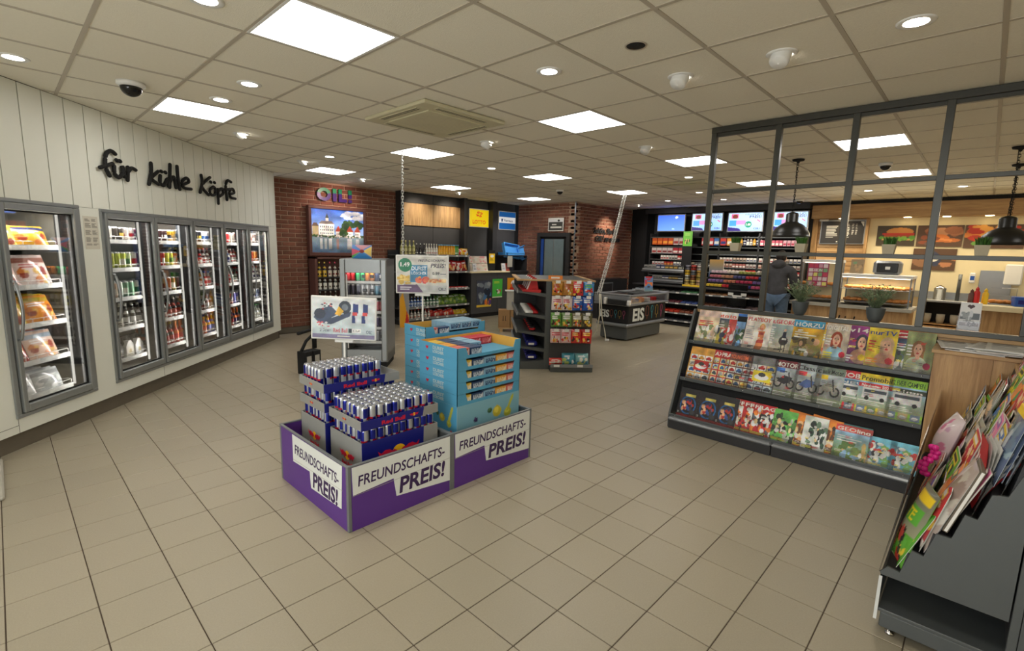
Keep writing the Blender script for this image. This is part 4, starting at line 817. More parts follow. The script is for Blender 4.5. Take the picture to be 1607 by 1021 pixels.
# things on the counter
cv = Cv(50, 60, (226, 214, 200)); cv.blobs(.05, .05, .95, .95, [(236, 226, 216), (226, 190, 180), (206, 196, 180), (226, 160, 160), W_], 50, .08, 1); cv.rect(0, .49, 1, .53, (150, 140, 120))
T = thing('slip_dispenser', 'stand of pale pink lottery slips on the counter', 'stand', (8.35, 9.12, 1.12)); mb = MB(); mb.box(-.3, .02, 0, .3, .15, .02); mb.box(-.3, .1, 0, .3, .12, .36); mb.obj('stand', 'white', T); o = print_obj('slips', cv, .6, .36, T, (0, .03, .012), 0, -.18, t=.01)
cv = Cv(20, 40, (232, 190, 30)); cv.rect(0, .88, 1, 1, K_); cv.lines(.15, .2, .85, .5, 4, (60, 50, 30)); cv.ell(.5, .65, .3, .12, (230, 230, 220)); T = thing('card_stand', 'narrow black and yellow card stand on the lottery counter', 'stand', (8.84, 9.2, 1.12)); mb = MB(); mb.cbox(-.11, .01, 0, .11, .1, .52, .004); mb.obj('body', 'black', T); print_obj('card', cv, .2, .28, T, (0, .009, .19), 0, 0, t=.002)
for x, c, l in ((8.1, (226, 226, 230), 'small white leaflet holder left on the lottery counter'), (9.1, (214, 214, 220), 'white bottle-like pen pot on the lottery counter'), (9.24, (206, 90, 70), 'small red leaflet stack right on the lottery counter')):
    cv = Cv(12, 16, c); cv.lines(.1, .2, .9, .8, 4, (120, 130, 150)); o = print_obj('leaflet', cv, .12, .2, None, (x, 9.02, 1.12), 0, -.2, t=.03); tag(o, l, 'leaflet')
T = thing('counter_shelf', 'dark raised shelf right of the lottery counter carrying blue crates', 'shelf', (9.55, 9.0, 1.12)); mb = MB(); mb.box(-.5, 0, .38, .42, .45, .405); mb.obj('board', 'dark2', T); mb = MB(); mb.box(-.46, .38, 0, -.44, .45, .38); mb.box(.38, .0, 0, .4, .45, .38); mb.obj('support', 'dark2', T); mb = MB(); mb.cbox(-.36, -.01, .1, -.18, .0, .38, .002); mb.obj('notice_card', 'grey_bin', T)
def crate(loc, w_, d_, h_, rot, l):
    t = thing('folding_crate', l, 'crate', loc, rot=rot); mb = MB(); mb.cbox(-w_ / 2, -d_ / 2, 0, w_ / 2, d_ / 2, .015, .003); mb.obj('base', 'blue_crate', t)
    for (x0, y0, x1, y1) in ((-w_ / 2, -d_ / 2, w_ / 2, -d_ / 2 + .012), (-w_ / 2, d_ / 2 - .012, w_ / 2, d_ / 2), (-w_ / 2, -d_ / 2 + .012, -w_ / 2 + .012, d_ / 2 - .012), (w_ / 2 - .012, -d_ / 2 + .012, w_ / 2, d_ / 2 - .012)):
        mb = MB(); mb.cbox(x0, y0, .015, x1, y1, h_, .003); mb.cbox(x0 - .006, y0 - .006, h_ - .02, x1 + .006, y1 + .006, h_, .003); mb.obj('side', 'blue_crate', t)
crate((9.5, 9.2, 1.62), .62, .38, .09, (math.radians(72), .1, .05), 'light blue crate standing tipped on the dark shelf, larger one'); crate((9.93, 9.14, 1.6), .3, .34, .06, (math.radians(78), -.35, -.2), 'light blue lid leaning right of the larger crate'); crate((9.55, 9.2, 1.525), .66, .36, .07, (0, 0, .04), 'light blue flat crate lying under the tipped ones')
# cartons
T = thing('carton_pallet', 'small wooden pallet under two brown cartons', 'pallet', (7.28, 7.02, 0), -.75); mb = MB(); mb.box(-.24, -.15, .07, .24, .15, .09); [mb.box(x - .03, -.15, 0, x + .03, .15, .07) for x in (-.18, .18)]; mb.obj('deck', 'oak_x', T)
F = Fr(7.28, 7.02, -.75)
for k, x in ((0, -.12), (1, .12)):
    t = thing('carton', ('left', 'right')[k] + ' brown carton of the pair on the small pallet', 'carton', F(x, 0, .09), -.75); mb = MB(); mb.cbox(-.115, -.13, 0, .115, .13, .36, .003); mb.obj('box', 'tan', t)
    for q in (-.03, .02): mb = MB(); mb.box(q, -.132, .14, q + .012, -.13, .24); mb.box(q - .004, -.132, .14, q + .018, -.13, .15); mb.obj('arrow_print', 'black', t)
T = thing('waste_box', 'pale tall waste box standing on the brown cartons', 'box', F(.06, .02, .45), -.75); mb = MB(); mb.cbox(-.13, -.1, 0, .13, .1, .38, .003); mb.obj('body', 'grey_bin', T); mb = MB(); mb.cbox(-.17, -.13, .38, .15, .12, .395, .002); mb.obj('lid', 'white', T)
# ================================================================ corner wall: glass door, sign, lettering
T = thing('glass_door', 'dark framed glass door in the brick corner wall', 'door', (9.93, 8.6, 0), -PI / 2); mb = MB(); mb.cbox(0, -.06, 0, .1, .02, 2.12, .003); mb.cbox(.96, -.06, 0, 1.06, .02, 2.12, .003); mb.cbox(.1, -.06, 2.02, .96, .02, 2.12, .003); mb.obj('frame', 'dark2', T)
mb = MB(); mb.box(.1, -.01, .0, .96, .01, 2.02); mb.obj('leaf', 'black', T); cv = Cv(40, 60, (96, 112, 116)); cv.grad(0, 0, 1, 1, (60, 72, 76), (140, 156, 158)); cv.rect(.0, 0, .02, 1, (40, 44, 46)); cv.line((.5, 0), (.5, 1), .015, (170, 180, 180)); 
mb = MB(); mb.box(.24, -.024, .25, .86, -.016, 1.96); mb.obj('pane', mat('dusky_glass', (118, 134, 138), .12), T); mb = MB(); mb.box(.11, -.022, .1, .2, -.012, 1.96); mb.obj('blue_panel', 'blue', T); mb = MB(); mb.box(.53, -.026, .25, .545, -.02, 1.96); mb.obj('glazing_bar', 'alu', T)
cv = Cv(44, 36, (60, 60, 60)); cv.rect(0, 0, 1, .04, W_); cv.rect(0, .96, 1, 1, W_); cv.rect(0, 0, .04, 1, W_); cv.rect(.96, 0, 1, 1, W_); cv.rect(.04, .72, .96, .96, (226, 226, 226)); cv.ell(.7, .84, .08, .08, K_); cv.lines(.25, .42, .75, .58, 1, W_, .7, 1); cv.lines(.15, .16, .9, .36, 1, W_, .8, 2)
t = thing('door_sign', 'small framed grey sign on brick above the glass door', 'sign', (9.92, 8.03, 2.17), -PI / 2); mb = MB(); mb.cbox(-.25, 0, -.01, .25, .012, .32, .002); mb.obj('board', 'white', t); print_obj('print', cv, .48, .3, t, (0, -.002, 0), 0, 0, t=.001)
T = thing('brick_lettering', 'black two-line handwritten greeting on the recessed brick wall', 'lettering', (10.72, 7.42, 1.95)); lettering('Schön, Sie bei', .14, 'black', T, (0, 0, .2), ext=.012, bold=.03, sl=.1, wfit=1.15); lettering('OIL! zu sehen', .14, 'black', T, (.1, 0, 0), ext=.012, bold=.03, sl=.1, wfit=1.15)
# dark low unit before the recess
T = thing('low_cabinet', 'dark low unit with a pale framed panel behind the ice cream freezer', 'cabinet', (10.9, 7.0, 0)); mb = MB(); mb.cbox(-.5, 0, 0, .9, .4, .98, .004); mb.obj('body', 'dark2', T); mb = MB(); mb.box(-.3, -.004, .6, .2, 0, .9, 0); mb.box(-.27, -.006, .63, .17, -.003, .87, 1); mb.obj('panel', ['rack_lt', 'dark2'], T)
# ================================================================ purple promotion bins
BX0, BX1, BX2, BY0, BY1, BZ = 1.295, 2.07, 2.89, 2.52, 3.5, .41
def bin_(x0, x1, l, left):
    T = thing('promotion_bin', l, 'bin', (x0, BY0, 0)); W = x1 - x0; D = BY1 - BY0; t = .012
    for (a, b, c, d) in ((.02, 0, W - .02, t), (.02, D - t, W - .02, D), (0, .02, t, D - .02), (W - t, .02, W, D - .02)):
        mb = MB(); mb.box(a, b, .0, c, d, BZ - .004, 0); s = mb.obj('side_panel', 'purple', T)
        mb = MB(); e = .003
        mb.cbox(a, b - e, BZ - .01, c, d + e, BZ, .002) if d - b < .1 else mb.cbox(a - e, b, BZ - .01, c + e, d, BZ, .002); mb.obj('edge_strip', 'profile', s)
    mb = MB(); mb.box(t, t, .0, W - t, D - t, .02); mb.obj('bottom', 'dark', T)
    mb = MB(); mb.box(t, t + .001, .02, t + .004, D - t, BZ - .01); mb.box(W - t - .004, t, .02, W - t, D - t, BZ - .01); mb.box(t, t, .02, W - t, t + .004, BZ - .01); mb.obj('lining', 'rack', T)
    for (a, b) in ((0, 0), (W - .02, 0), (0, D - .02), (W - .02, D - .02)): mb = MB(); mb.cbox(a - .002, b - .002, 0, a + .022, b + .022, BZ + .002, .003); mb.obj('corner_post', 'profile', T)
    def graphic(x, y, rz, pts, f, tx):
        g = thing('slogan_panel', '', '', (x, y, 0)); del g['label']; del g['category']; g.rotation_euler = (0, 0, rz); g.parent = T
        mb = MB(); mb.prism(pts, 'y', -.0035, -.001); mb.obj('white_shape', 'label_white', g)
        mb = MB(); mb.prism([(pts[0][0], pts[0][1] - .178), (pts[1][0], pts[1][1] - .155), (pts[1][0], pts[1][1] - .153), (pts[0][0], pts[0][1] - .176)], 'y', -.0038, -.003); mb.obj('seam_line', 'grey_bin', g)
        lettering('FREUNDSCHAFTS-', .068, 'purple_txt', g, (tx[0], -.004, tx[1]), ext=.0006, bold=.012, sl=.12, wfit=tx[2]).rotation_euler = (0, tx[6], 0)
        lettering('PREIS!', .105, 'purple_txt', g, (tx[3], -.004, tx[4]), ext=.0006, bold=.028, sl=.12, wfit=tx[5]).rotation_euler = (0, tx[6], 0)
    graphic(0, 0, 0, [(.025, .398), (W - .022, .398), (W - .022, .08), (.325, .118), (.305, .243), (.03, .225)], None, (.062, .272, W - .13, .345, .132, W - .41, -.01))
    if left: graphic(0, D, -PI / 2, [(.22, .393), (D - .06, .398), (D - .08, .122), (.49, .103), (.477, .213), (.22, .2)], None, (.255, .268, D - .36, .52, .125, D - .64, .0))
    return T
bin_(BX0, BX1, 'purple slogan bin holding the stacks of energy drink cans', True); bin_(BX1, BX2, 'purple slogan bin holding the light blue juice cartons', False)
# ---------------------------------------------------------------- energy drink cans
RB_B, RB_S, RB_R = (26, 36, 140), (186, 190, 196), (206, 40, 60)
def rbf(t, v):
    if v < .05 or v > .93: return (200, 202, 206)
    q = int(t * 4) % 2; s = (t * 4) % 1
    if .40 < v < .55 and .3 < (t * 2) % 1 < .75: return RB_R
    return (RB_B if q == 0 else RB_S) if v > .48 else (RB_S if q == 0 else RB_B)
prof = [(.021, 0), (.0262, .006)] + [(.0262, .006 + .112 * i / 9) for i in range(1, 10)] + [(.0245, .128), (.0222, .133), (.0222, .135)]
rbm = round_mesh('can', prof, 16, rbf, 'metal_print', (180, 180, 182)); lidm = can_lid_mesh(.0262)
NUMW = ['one', 'two', 'three', 'four', 'five', 'six', 'seven']; ORDW = ['first', 'second', 'third', 'fourth', 'fifth', 'sixth', 'seventh', 'eighth', 'ninth', 'tenth', 'eleventh', 'twelfth', 'thirteenth', 'fourteenth', 'fifteenth', 'sixteenth', 'seventeenth', 'eighteenth', 'nineteenth', 'twentieth', 'twenty-first', 'twenty-second', 'twenty-third', 'twenty-fourth']
rbp = None
def rb_can(p, l, grp):
    global rbp
    if rbp is None: rbp = mo('energy_drink_can', rbm, None, p, 0); mo('lid', lidm, rbp, (0, 0, .134)); o = rbp
    else: o = dup(rbp, p, 0)
    o.location = p; o.rotation_euler = (0, 0, rg.choice([.4, .6, 2.0, 3.5, 3.9, 2.2, 5.2]) + rg.uniform(-.35, .35)); tag(o, l, 'can', grp)
def bull_mesh(s):   # pair of red bulls before a yellow disc, as flat print
    mb = MB(); n = 18; mb.prism([(.0 + .3 * s * math.cos(2 * PI * k / n), .3 * s * math.sin(2 * PI * k / n)) for k in range(n)], 'y', -.0008, 0, 1)
    for sg in (-1, 1):
        B = [(.05, -.02), (.12, .1), (.22, .16), (.3, .12), (.42, .2), (.6, .22), (.78, .12), (.92, .24), (.86, .02), (.74, -.04), (.7, -.22), (.6, -.1), (.42, -.12), (.36, -.28), (.28, -.1), (.16, -.12)]
        p = [(sg * x * s, y * s) for x, y in B]; mb.prism(p if sg > 0 else p[::-1], 'y', -.0016, -.0008, 0)
    return mb.mesh('bulls', ['rb_red', 'rb_yel'])
def tray(x0, y0, x1, y1, z, h, nm, l, par=None, cut=True):
    """open board tray, printed front and left side"""
    T = thing(nm, l, 'tray', (x0, y0, z)); W, D = x1 - x0, y1 - y0; t = .005
    mb = MB(); mb.box(t, t, 0, W - t, D - t, .004); mb.obj('bottom', 'rb_grey', T)
    mb = MB(); mb.prism([(0, 0), (W * .78, 0), (W * .8, h), (0, h)], 'y', 0, t); f = mb.obj('front_flap', 'rb_blue', T)
    mb = MB(); mb.prism([(W * .78, 0), (W, 0), (W, h), (W * .8, h)], 'y', 0, t); mb.obj('grey_corner', 'rb_grey', f)
    mb = MB(); mb.box(0, t, 0, t, D, h); s = mb.obj('side', 'rb_grey', T); mb = MB(); mb.box(W - t, t, 0, W, D, h); mb.obj('side', 'rb_grey', T); mb = MB(); mb.box(t, D - t, 0, W - t, D, h); mb.obj('back', 'rb_grey', T)
    lettering('Red Bull', h * .42, 'rb_red', f, (W * .24, -.0015, h * .24), ext=.0005, bold=.04, wfit=W * .3); mo('bull_emblem', bull_mesh(h * .62), f, (W * .66, -.001, h * .48))
    mo('bull_emblem', bull_mesh(h * .45), s, (-.001, D * .5, h * .5), -PI / 2); return T
def rb_stack(x0, y0, x1, y1, zb, trays, who, skip=None):
    # floor box
    T = thing('display_box', 'tall blue and grey display box under the ' + who + ' stack of cans', 'box', (x0, y0, .021)); W, D = x1 - x0, y1 - y0; h = zb - .021; t = .005
    mb = MB(); mb.box(0, t, 0, t, D, h); s = mb.obj('side', 'rb_grey', T); mb = MB(); mb.prism([(0, 0), (W * .78, 0), (W * .8, h), (0, h)], 'y', 0, t); f = mb.obj('front', 'rb_blue', T)
    mb = MB(); mb.prism([(W * .78, 0), (W, 0), (W, h), (W * .8, h)], 'y', 0, t); mb.obj('grey_corner', 'rb_grey', f); mb = MB(); mb.box(W - t, t, 0, W, D, h); mb.obj('side', 'rb_grey', T); mb = MB(); mb.box(0, D - t, 0, W, D, h); mb.obj('back', 'rb_grey', T)
    mb = MB(); mb.box(t, t, h - .07, W - t, D - t, h - .064); mb.obj('inner_floor', 'rb_grey', T)
    mo('bull_emblem', bull_mesh(.1), s, (-.001, D * .45, h - .13), -PI / 2); mo('bull_emblem', bull_mesh(.17), f, (W * .46, -.001, h - .12)); lettering('Red Bull', .03, 'rb_red', s, (-.002, D * .62, h - .2), ext=.0005, bold=.03, rot=(0, 0, -PI / 2), wfit=.13)
    levels = [(zb - .064, 'lower', False)]
    for k, (zt, h) in enumerate(trays):
        top = k == len(trays) - 1; tray(x0 - .002, y0 - .002, x1 + .002, y1 + .002, zt, h, 'can_tray', ('top' if top else 'lower') + ' blue printed tray of the ' + who + ' can stack'); levels.append((zt + .004, 'top' if top else 'middle', top))
    nx, ny = 10, 7; sx = (W - .03 - .053) / (nx - 1); sy = (D - .03 - .053) / (ny - 1)
    for z, nm, top in levels:
        for i in range(nx):
            for j in range(ny):
                if not top and not (i == 0 or j == 0): continue
                if top and skip and skip(i, j): continue
                rb_can((x0 + .015 + .0265 + i * sx, y0 + .015 + .0265 + j * sy + (rg.uniform(-.002, .002)), z), f'energy drink can, {nm} layer of {who} stack, row {NUMW[j]} from front, {ORDW[i]} from left', f'cans in the {nm} layer of the {who} stack')
rb_stack(1.445, 2.62, 2.02, 3.035, .478, [(.556, .06)], 'front')
rb_stack(1.425, 3.06, 2.0, 3.44, .493, [(.567, .062), (.70, .06)], 'rear', lambda i, j: j < 2 or (i > 8 and j < 5) or i > 8)
# ---------------------------------------------------------------- juice cartons
PK = {'yellow': ((226, 190, 70), (240, 226, 190)), 'navy': ((40, 66, 104), (196, 206, 214)), 'ice': ((140, 180, 206), (40, 70, 110)), 'orange': ((226, 160, 60), (236, 214, 170)), 'pink': ((214, 110, 100), (236, 206, 196)), 'red': ((190, 40, 60), (226, 120, 120))}
def pack_mesh(c, w=.118, d=.06, h=.062):
    a, b = PK[c]; cv = Cv(26, 14, a); cv.rect(.0, .0, .14, 1, (206, 60, 60) if c == 'yellow' else a); cv.rect(.16, .2, .96, .84, b); cv.text('DURST', .56, .54, .24, a, 'c', fit=.66); cv.text('LÖSCHER', .56, .24, .2, a, 'c', fit=.7); cv.line((.7, .1), (.95, .9), .05, (236, 236, 226)); return sheet_mesh('juice_pack', cv, w, h, t=d, edge=a)
PM = {k: pack_mesh(k) for k in PK}
CW = {'yellow': 'yellow', 'navy': 'dark blue', 'ice': 'pale blue', 'orange': 'orange', 'pink': 'pink', 'red': 'red'}
def dl_tray(x0, y0, x1, y1, z, h, l, front_cut=True, under=None):
    T = thing('juice_tray', l, 'tray', (x0, y0, z)); W, D = x1 - x0, y1 - y0; t = .004
    mb = MB(); mb.box(t, t, 0, W - t, D - t, .003); mb.obj('bottom', 'dl_blue', T)
    mb = MB()
    if front_cut: mb.prism([(0, 0), (W, 0), (W, h), (W - .06, h), (W - .08, h * .28), (.1, h * .28), (.08, h), (0, h)], 'y', 0, t)
    else: mb.box(0, 0, 0, W, t, h)
    mb.obj('front', 'dl_blue', T)
    mb = MB(); mb.prism([(0, 0), (D, 0), (D, h), (D - .0, h), (.0, h)], 'x', 0, t); s = mb.obj('side', 'dl_blue', T); mb = MB(); mb.box(W - t, 0, 0, W, D, h); mb.obj('side', 'dl_blue', T); mb = MB(); mb.box(t, D - t, 0, W - t, D, h); mb.obj('back', 'dl_blue', T)
    mb = MB(); mb.box(t, D - t - .002, .003, W - t, D - t, h); mb.box(W - t - .002, t, .003, W - t, D - t, h); mb.box(t, t, .003, t + .002, D - t, h); mb.obj('lining', 'dl_edge', T)
    M.setdefault('dl_pale', mat('pale_print', (176, 200, 206), .6))
    lettering('DURST', h * .3, 'dl_pale', s, (-.001, D - .17, h * .5), ext=.0004, bold=.04, rot=(0, 0, -PI / 2), wfit=.13); lettering('LÖSCHER', h * .26, 'dl_pale', s, (-.001, D - .17, h * .16), ext=.0004, bold=.04, rot=(0, 0, -PI / 2), wfit=.13)
    mb = MB(); mb.prism([(.0, -.016), (.016, 0), (.014, .012), (0, .006), (-.014, .012), (-.016, 0)], 'y', -.0006, 0); mb.obj('heart_print', 'rb_red', s, (-.001, D - .13 if False else D - .115 + .0, h * .5), -PI / 2) if False else mb.obj('heart_print', 'rb_red', s, (-.001, D - .1 + .0, h * .55), -PI / 2)
    return T
def packs(seq, x0, y, z, l, grp, rows=1, sx=.122, rz=0):
    for k, c in enumerate(seq):
        for r_ in range(rows):
            if c is None: continue
            o = mo('juice_pack', PM[c], None, (x0 + .06 + k * sx, y + r_ * .064, z), rz); tag(o, f'{CW[c]} juice carton {l}', 'carton', grp)
def fruitbox(x0, y0, x1, y1, z0, z1, l):
    T = thing('fruit_display_box', l, 'box', (x0, y0, z0)); W, D, h = x1 - x0, y1 - y0, z1 - z0
    mb = MB(); mb.cbox(0, 0, 0, W, D, h, .002); mb.obj('box', 'dl_blue', T)
    for w_, p, rz in ((W, (W / 2, -.001, 0), 0), (D, (-.001, D / 2, 0), -PI / 2)):
        cv = Cv(int(w_ * 130), int(h * 130), (132, 184, 200) if rz == 0 else (84, 160, 196)); q = random.Random(3 if rz else 4)
        for (x, y, rx, c) in ((.13, .25, .06, (226, 170, 60)), (.42, .45, .075, (236, 190, 40)), (.55, .56, .05, (90, 50, 60)), (.62, .78, .07, (206, 190, 60)), (.8, .72, .06, (190, 190, 60)), (.86, .6, .03, (196, 40, 50)), (.5, .82, .035, (60, 100, 60)), (.28, .74, .03, (60, 40, 90)), (.72, .46, .045, (226, 140, 60)), (.3, .52, .035, (196, 50, 60))):
            cv.ell(x, y, rx, rx * w_ / h, c); cv.ell(x - .01, y + .02, rx * .55, rx * .5 * w_ / h, tuple(min(255, v + 30) for v in c))
        cv.line((.8, .76), (.88, .95), .05, (196, 196, 70)); cv.rect(.02, .03, .5, .06, (190, 214, 220)); print_obj('fruit_print', cv, w_, h, T, p, rz, 0, t=.0008)
FX0, FX1, FY0, FY1 = 2.195, 2.845, 2.62, 3.07
fruitbox(FX0, FY0, FX1, FY1, .021, .547, 'light blue box with fruit pictures under the front carton stack')
zs = [.547, .634, .72, .806]
for k, z in enumerate(zs):
    l = ['lowest', 'second lowest', 'third', 'fourth'][k]; dl_tray(FX0, FY0, FX1, FY1, z, .085, f'{l} light blue open tray of the front carton stack')
    packs(['yellow', 'navy', 'ice', 'orange', 'pink'], FX0 + .02, FY0 + .006, z + .006, f'in the {l} tray of the front stack', f'cartons in the {l} tray of the front stack')
dl_tray(FX0 - .002, FY0 - .002, FX1 + .002, FY1 + .002, .892, .082, 'top light blue tray of the front stack, half empty')
for seq, r0, n in ((['pink', 'navy', None, None, None], .03, 2), (['orange', 'navy', 'ice', None, None], .17, 2), (['yellow', 'navy', 'ice', 'red', 'red'], .31, 2)): packs(seq, FX0 + .02, FY0 + r0, .897, 'in the top tray of the front stack', 'cartons in the top tray of the front stack', n)
RX0, RX1, RY0, RY1 = 2.345, 2.995, 3.2, 3.64
RY1 = 3.49
fruitbox(RX0 + .0, RY0, RX1 - .13, RY1, .021, .5, 'light blue box hidden low under the rear carton stack')
zs = [.5, .59, .68, .77, .86]
for k, z in enumerate(zs):
    l = ['lowest', 'second lowest', 'third', 'fourth', 'fifth'][k]; dl_tray(RX0, RY0, RX1, RY1, z, .088, f'{l} light blue tray of the rear carton stack', False)
dl_tray(RX0 - .002, RY0 - .002, RX1 + .002, RY1 + .002, .95, .088, 'top light blue tray of the rear stack showing an orange inside', True)
packs([None, None, 'ice', 'ice', 'ice'], RX0 + .02, RY0 + .02, .985, 'in the top tray of the rear stack', 'cartons in the top tray of the rear stack', 4); packs(['pink', 'navy'], RX0 + .02, RY0 + .02, .957, 'in the top tray of the rear stack', 'cartons in the top tray of the rear stack', 1)
# ---------------------------------------------------------------- price boards on poles
def board(nm, l, loc, rz, w_, h_, cv, tilt, pole_to, edge):
    T = thing(nm, l, 'sign', loc, rz); cv.grain(5, .88, 2); g_ = mb = MB(); mb.cbox(-w_ / 2 - .012, -.006, -.012, w_ / 2 + .012, .012, h_ + .012, .005); f = mb.obj('holder', 'white', T); f.rotation_euler = (0, tilt, 0)
    p = print_obj('poster', cv, w_, h_, f, (0, -.008, 0), 0, 0, t=.001)
    mb = MB(); mb.cbox(-.07, 0, -.035, .07, .016, -.01, .004); mb.obj('clip', 'white', f)
    mb = MB(); mb.tube([(0, .008, -.03), (0, .012, pole_to - loc[2])], .008, 8); mb.obj('pole', 'white', T); return T
cv = Cv(130, 86, (222, 226, 222)); cv.grad(0, .1, 1, 1, (190, 206, 212), (226, 230, 230)); cv.rect(0, 0, 1, .1, (132, 126, 160)); cv.rect(.4, .04, .6, .06, W_)
cv.poly([(.02, .5), (.12, .72), (.3, .8), (.42, .62), (.3, .5), (.62, .68), (.6, .56), (.3, .34), (.1, .38)], (66, 80, 106)); cv.ell(.52, .78, .1, .16, (52, 62, 76)); cv.ell(.52, .78, .05, .08, (110, 120, 130)); cv.ell(.12, .6, .09, .13, (52, 60, 78)); cv.poly([(.36, .6), (.42, .8), (.5, .68), (.44, .56)], (236, 186, 60)); cv.blobs(.15, .7, .35, .86, [(220, 220, 220), (190, 60, 60), (60, 70, 90)], 10, .02, 3)
for x in (.68, .84): cv.poly([(x - .055, .38), (x + .05, .4), (x + .06, .88), (x - .03, .9)], (206, 212, 220)); cv.poly([(x - .03, .64), (x + .05, .64), (x + .05, .86), (x - .03, .88)], (40, 60, 120)); cv.poly([(x - .05, .4), (x + .01, .4), (x + .0, .58), (x - .05, .58)], (40, 60, 120)); cv.rect(x - .04, .58, x + .04, .66, (220, 80, 80))
cv.text('1297', .08, .28, .12, (196, 70, 80), 'l', sl=.3, fit=.2) if False else cv.blobs(.06, .28, .26, .4, [(206, 90, 100), (226, 226, 226)], 14, .02, 8)
cv.text('2 Dosen', .12, .16, .08, (70, 76, 90), 'l', fit=.17, bold=False); cv.text('Red Bull', .33, .155, .1, (206, 50, 70), 'l', fit=.23); cv.rect(.58, .15, .63, .25, (50, 60, 70)); cv.rect(.63, .15, .78, .25, (236, 236, 236)); cv.text('€ 3,50', .65, .175, .05, (60, 60, 70), 'l', fit=.11); cv.text('OIL!', .86, .14, .08, (60, 66, 110), 'l', fit=.1)
board('price_board', 'tilted price board with racing car and two cans on a pole above the energy drinks', (1.81, 3.52, .965), math.radians(-43), .47, .31, cv, .03, .03, 0)
cv = Cv(130, 88, (210, 208, 200)); cv.rect(0, 0, 1, .2, (196, 198, 196)); cv.poly([(0, 0), (0, .2), (.4, .22), (.52, .0)], (112, 90, 124)); cv.rect(.02, .24, .26, .48, (206, 200, 184)); cv.blobs(.03, .24, .24, .46, [(226, 186, 90), (236, 206, 120), (206, 170, 80)], 22, .045, 2); cv.rect(.26, .28, .6, .76, (70, 136, 176)); cv.text('DURST', .28, .62, .11, (226, 236, 240), 'l', fit=.3); cv.text('LÖSCHER', .28, .5, .08, (226, 236, 240), 'l', fit=.3); cv.blobs(.4, .28, .58, .4, [(226, 120, 90), (236, 160, 70), (206, 80, 80)], 12, .06, 4)
cv.ell(.16, .76, .135, .19, (40, 128, 92)); cv.text('1.49', .16, .72, .12, (245, 245, 245), 'c', fit=.18); cv.text('FREUNDSCHAFTS-', .42, .86, .07, (70, 66, 80), 'l', fit=.54, sl=.15); cv.text('PREIS!', .66, .7, .12, (60, 54, 76), 'l', fit=.3, sl=.15); cv.text('0.89', .7, .5, .08, (70, 70, 80), 'l', fit=.14); cv.rect(.86, .51, .97, .53, (110, 110, 120)); cv.rect(.63, .28, .97, .38, (226, 186, 130)); cv.blobs(.64, .28, .96, .38, [(214, 130, 90), (236, 200, 150), (150, 170, 190)], 16, .03, 5)
cv.text('Mein Sodastil', .05, .1, .06, (220, 214, 226), 'l', fit=.3) if False else cv.lines(.06, .05, .34, .17, 2, (220, 214, 226), .6, 3); cv.text('OIL!', .82, .06, .09, (60, 60, 80), 'l', fit=.14)
board('price_board', 'price board with green price disc on a pole above the light blue cartons', (2.69, 3.715, 1.265), math.radians(-43), .455, .325, cv, .0, .03, 0)
# ================================================================ can fridge
FRT = math.radians(-43); FRX, FRY = 3.631 - .731 * .62, 5.836 + .682 * .62; FF = Fr(FRX, FRY, FRT)
T = thing('can_fridge', 'free-standing grey fridge full of coloured cans behind the purple bins', 'fridge', (FRX, FRY, 0), FRT); W, D, h = .62, .6, 1.5
mb = MB(); mb.box(0, .05, .08, .04, D, h); mb.box(W - .04, .05, .08, W, D, h); mb.box(.04, D - .04, .08, W - .04, D, h); mb.box(0, .05, h - .1, W, D, h); mb.box(0, .05, .08, W, D, .2); mb.obj('body', 'rack_lt', T); mb = MB(); mb.box(.041, .1, .2, .05, D - .04, h - .1); mb.box(W - .05, .1, .2, W - .041, D - .04, h - .1); mb.box(.05, D - .06, .2, W - .05, D - .041, h - .1); mb.obj('inner_lining', 'inner_dk', T)
mb = MB(); mb.cbox(0, 0, .1, .075, .05, h - .005, .01); mb.cbox(W - .075, 0, .1, W, .05, h - .005, .01); mb.cbox(.075, 0, h - .19, W - .075, .05, h - .005, .006); mb.cbox(.075, 0, .1, W - .075, .05, .26, .006); d = mb.obj('door', 'alu_frame', T)
mb = MB(); mb.box(.075, .015, .26, W - .075, .02, h - .19); mb.obj('pane', 'glass', d); mb = MB(); mb.cbox(.088, .0, .28, .1, .014, h - .21, .002); mb.obj('light_strip', 'white', d)
mb = MB(); mb.box(.02, .06, 0, W - .02, D - .02, .08); mb.obj('base', 'black', T)
FZZ = [.36, .56, .78, 1.0, 1.19]
for z in FZZ:
    mb = MB(); mb.box(.05, .09, z - .012, W - .05, D - .06, z); s = mb.obj('shelf', 'alu', T); mb = MB(); mb.box(.06, .08, z - .025, W - .06, .09, z + .008, 0); [mb.box(.1 + k * .14, .079, z - .02, .17 + k * .14, .0805, z + .005, 1) for k in range(4)]; mb.obj('price_rail', ['rail_clear', 'paper'], s)
area('fridge_fill', FF(.31, .08, 1.3), (math.radians(15), 0, FRT), .5, .04, .35, (1, .98, .94))  # weak fill added inside, the fridge itself is unlit
CC = [[((60, 60, 66), W_), ((110, 110, 116), W_), ((150, 150, 156), (60, 60, 60))], [((66, 56, 90), W_), ((210, 210, 216), (60, 50, 100)), ((76, 60, 100), W_)], [((206, 200, 50), K_), ((186, 190, 190), K_), ((206, 120, 130), W_)], [((70, 66, 84), W_), ((206, 206, 210), K_), ((120, 170, 196), W_)], [((200, 50, 56), K_), ((40, 160, 90), K_), ((206, 120, 40), K_), ((50, 60, 90), W_)]]
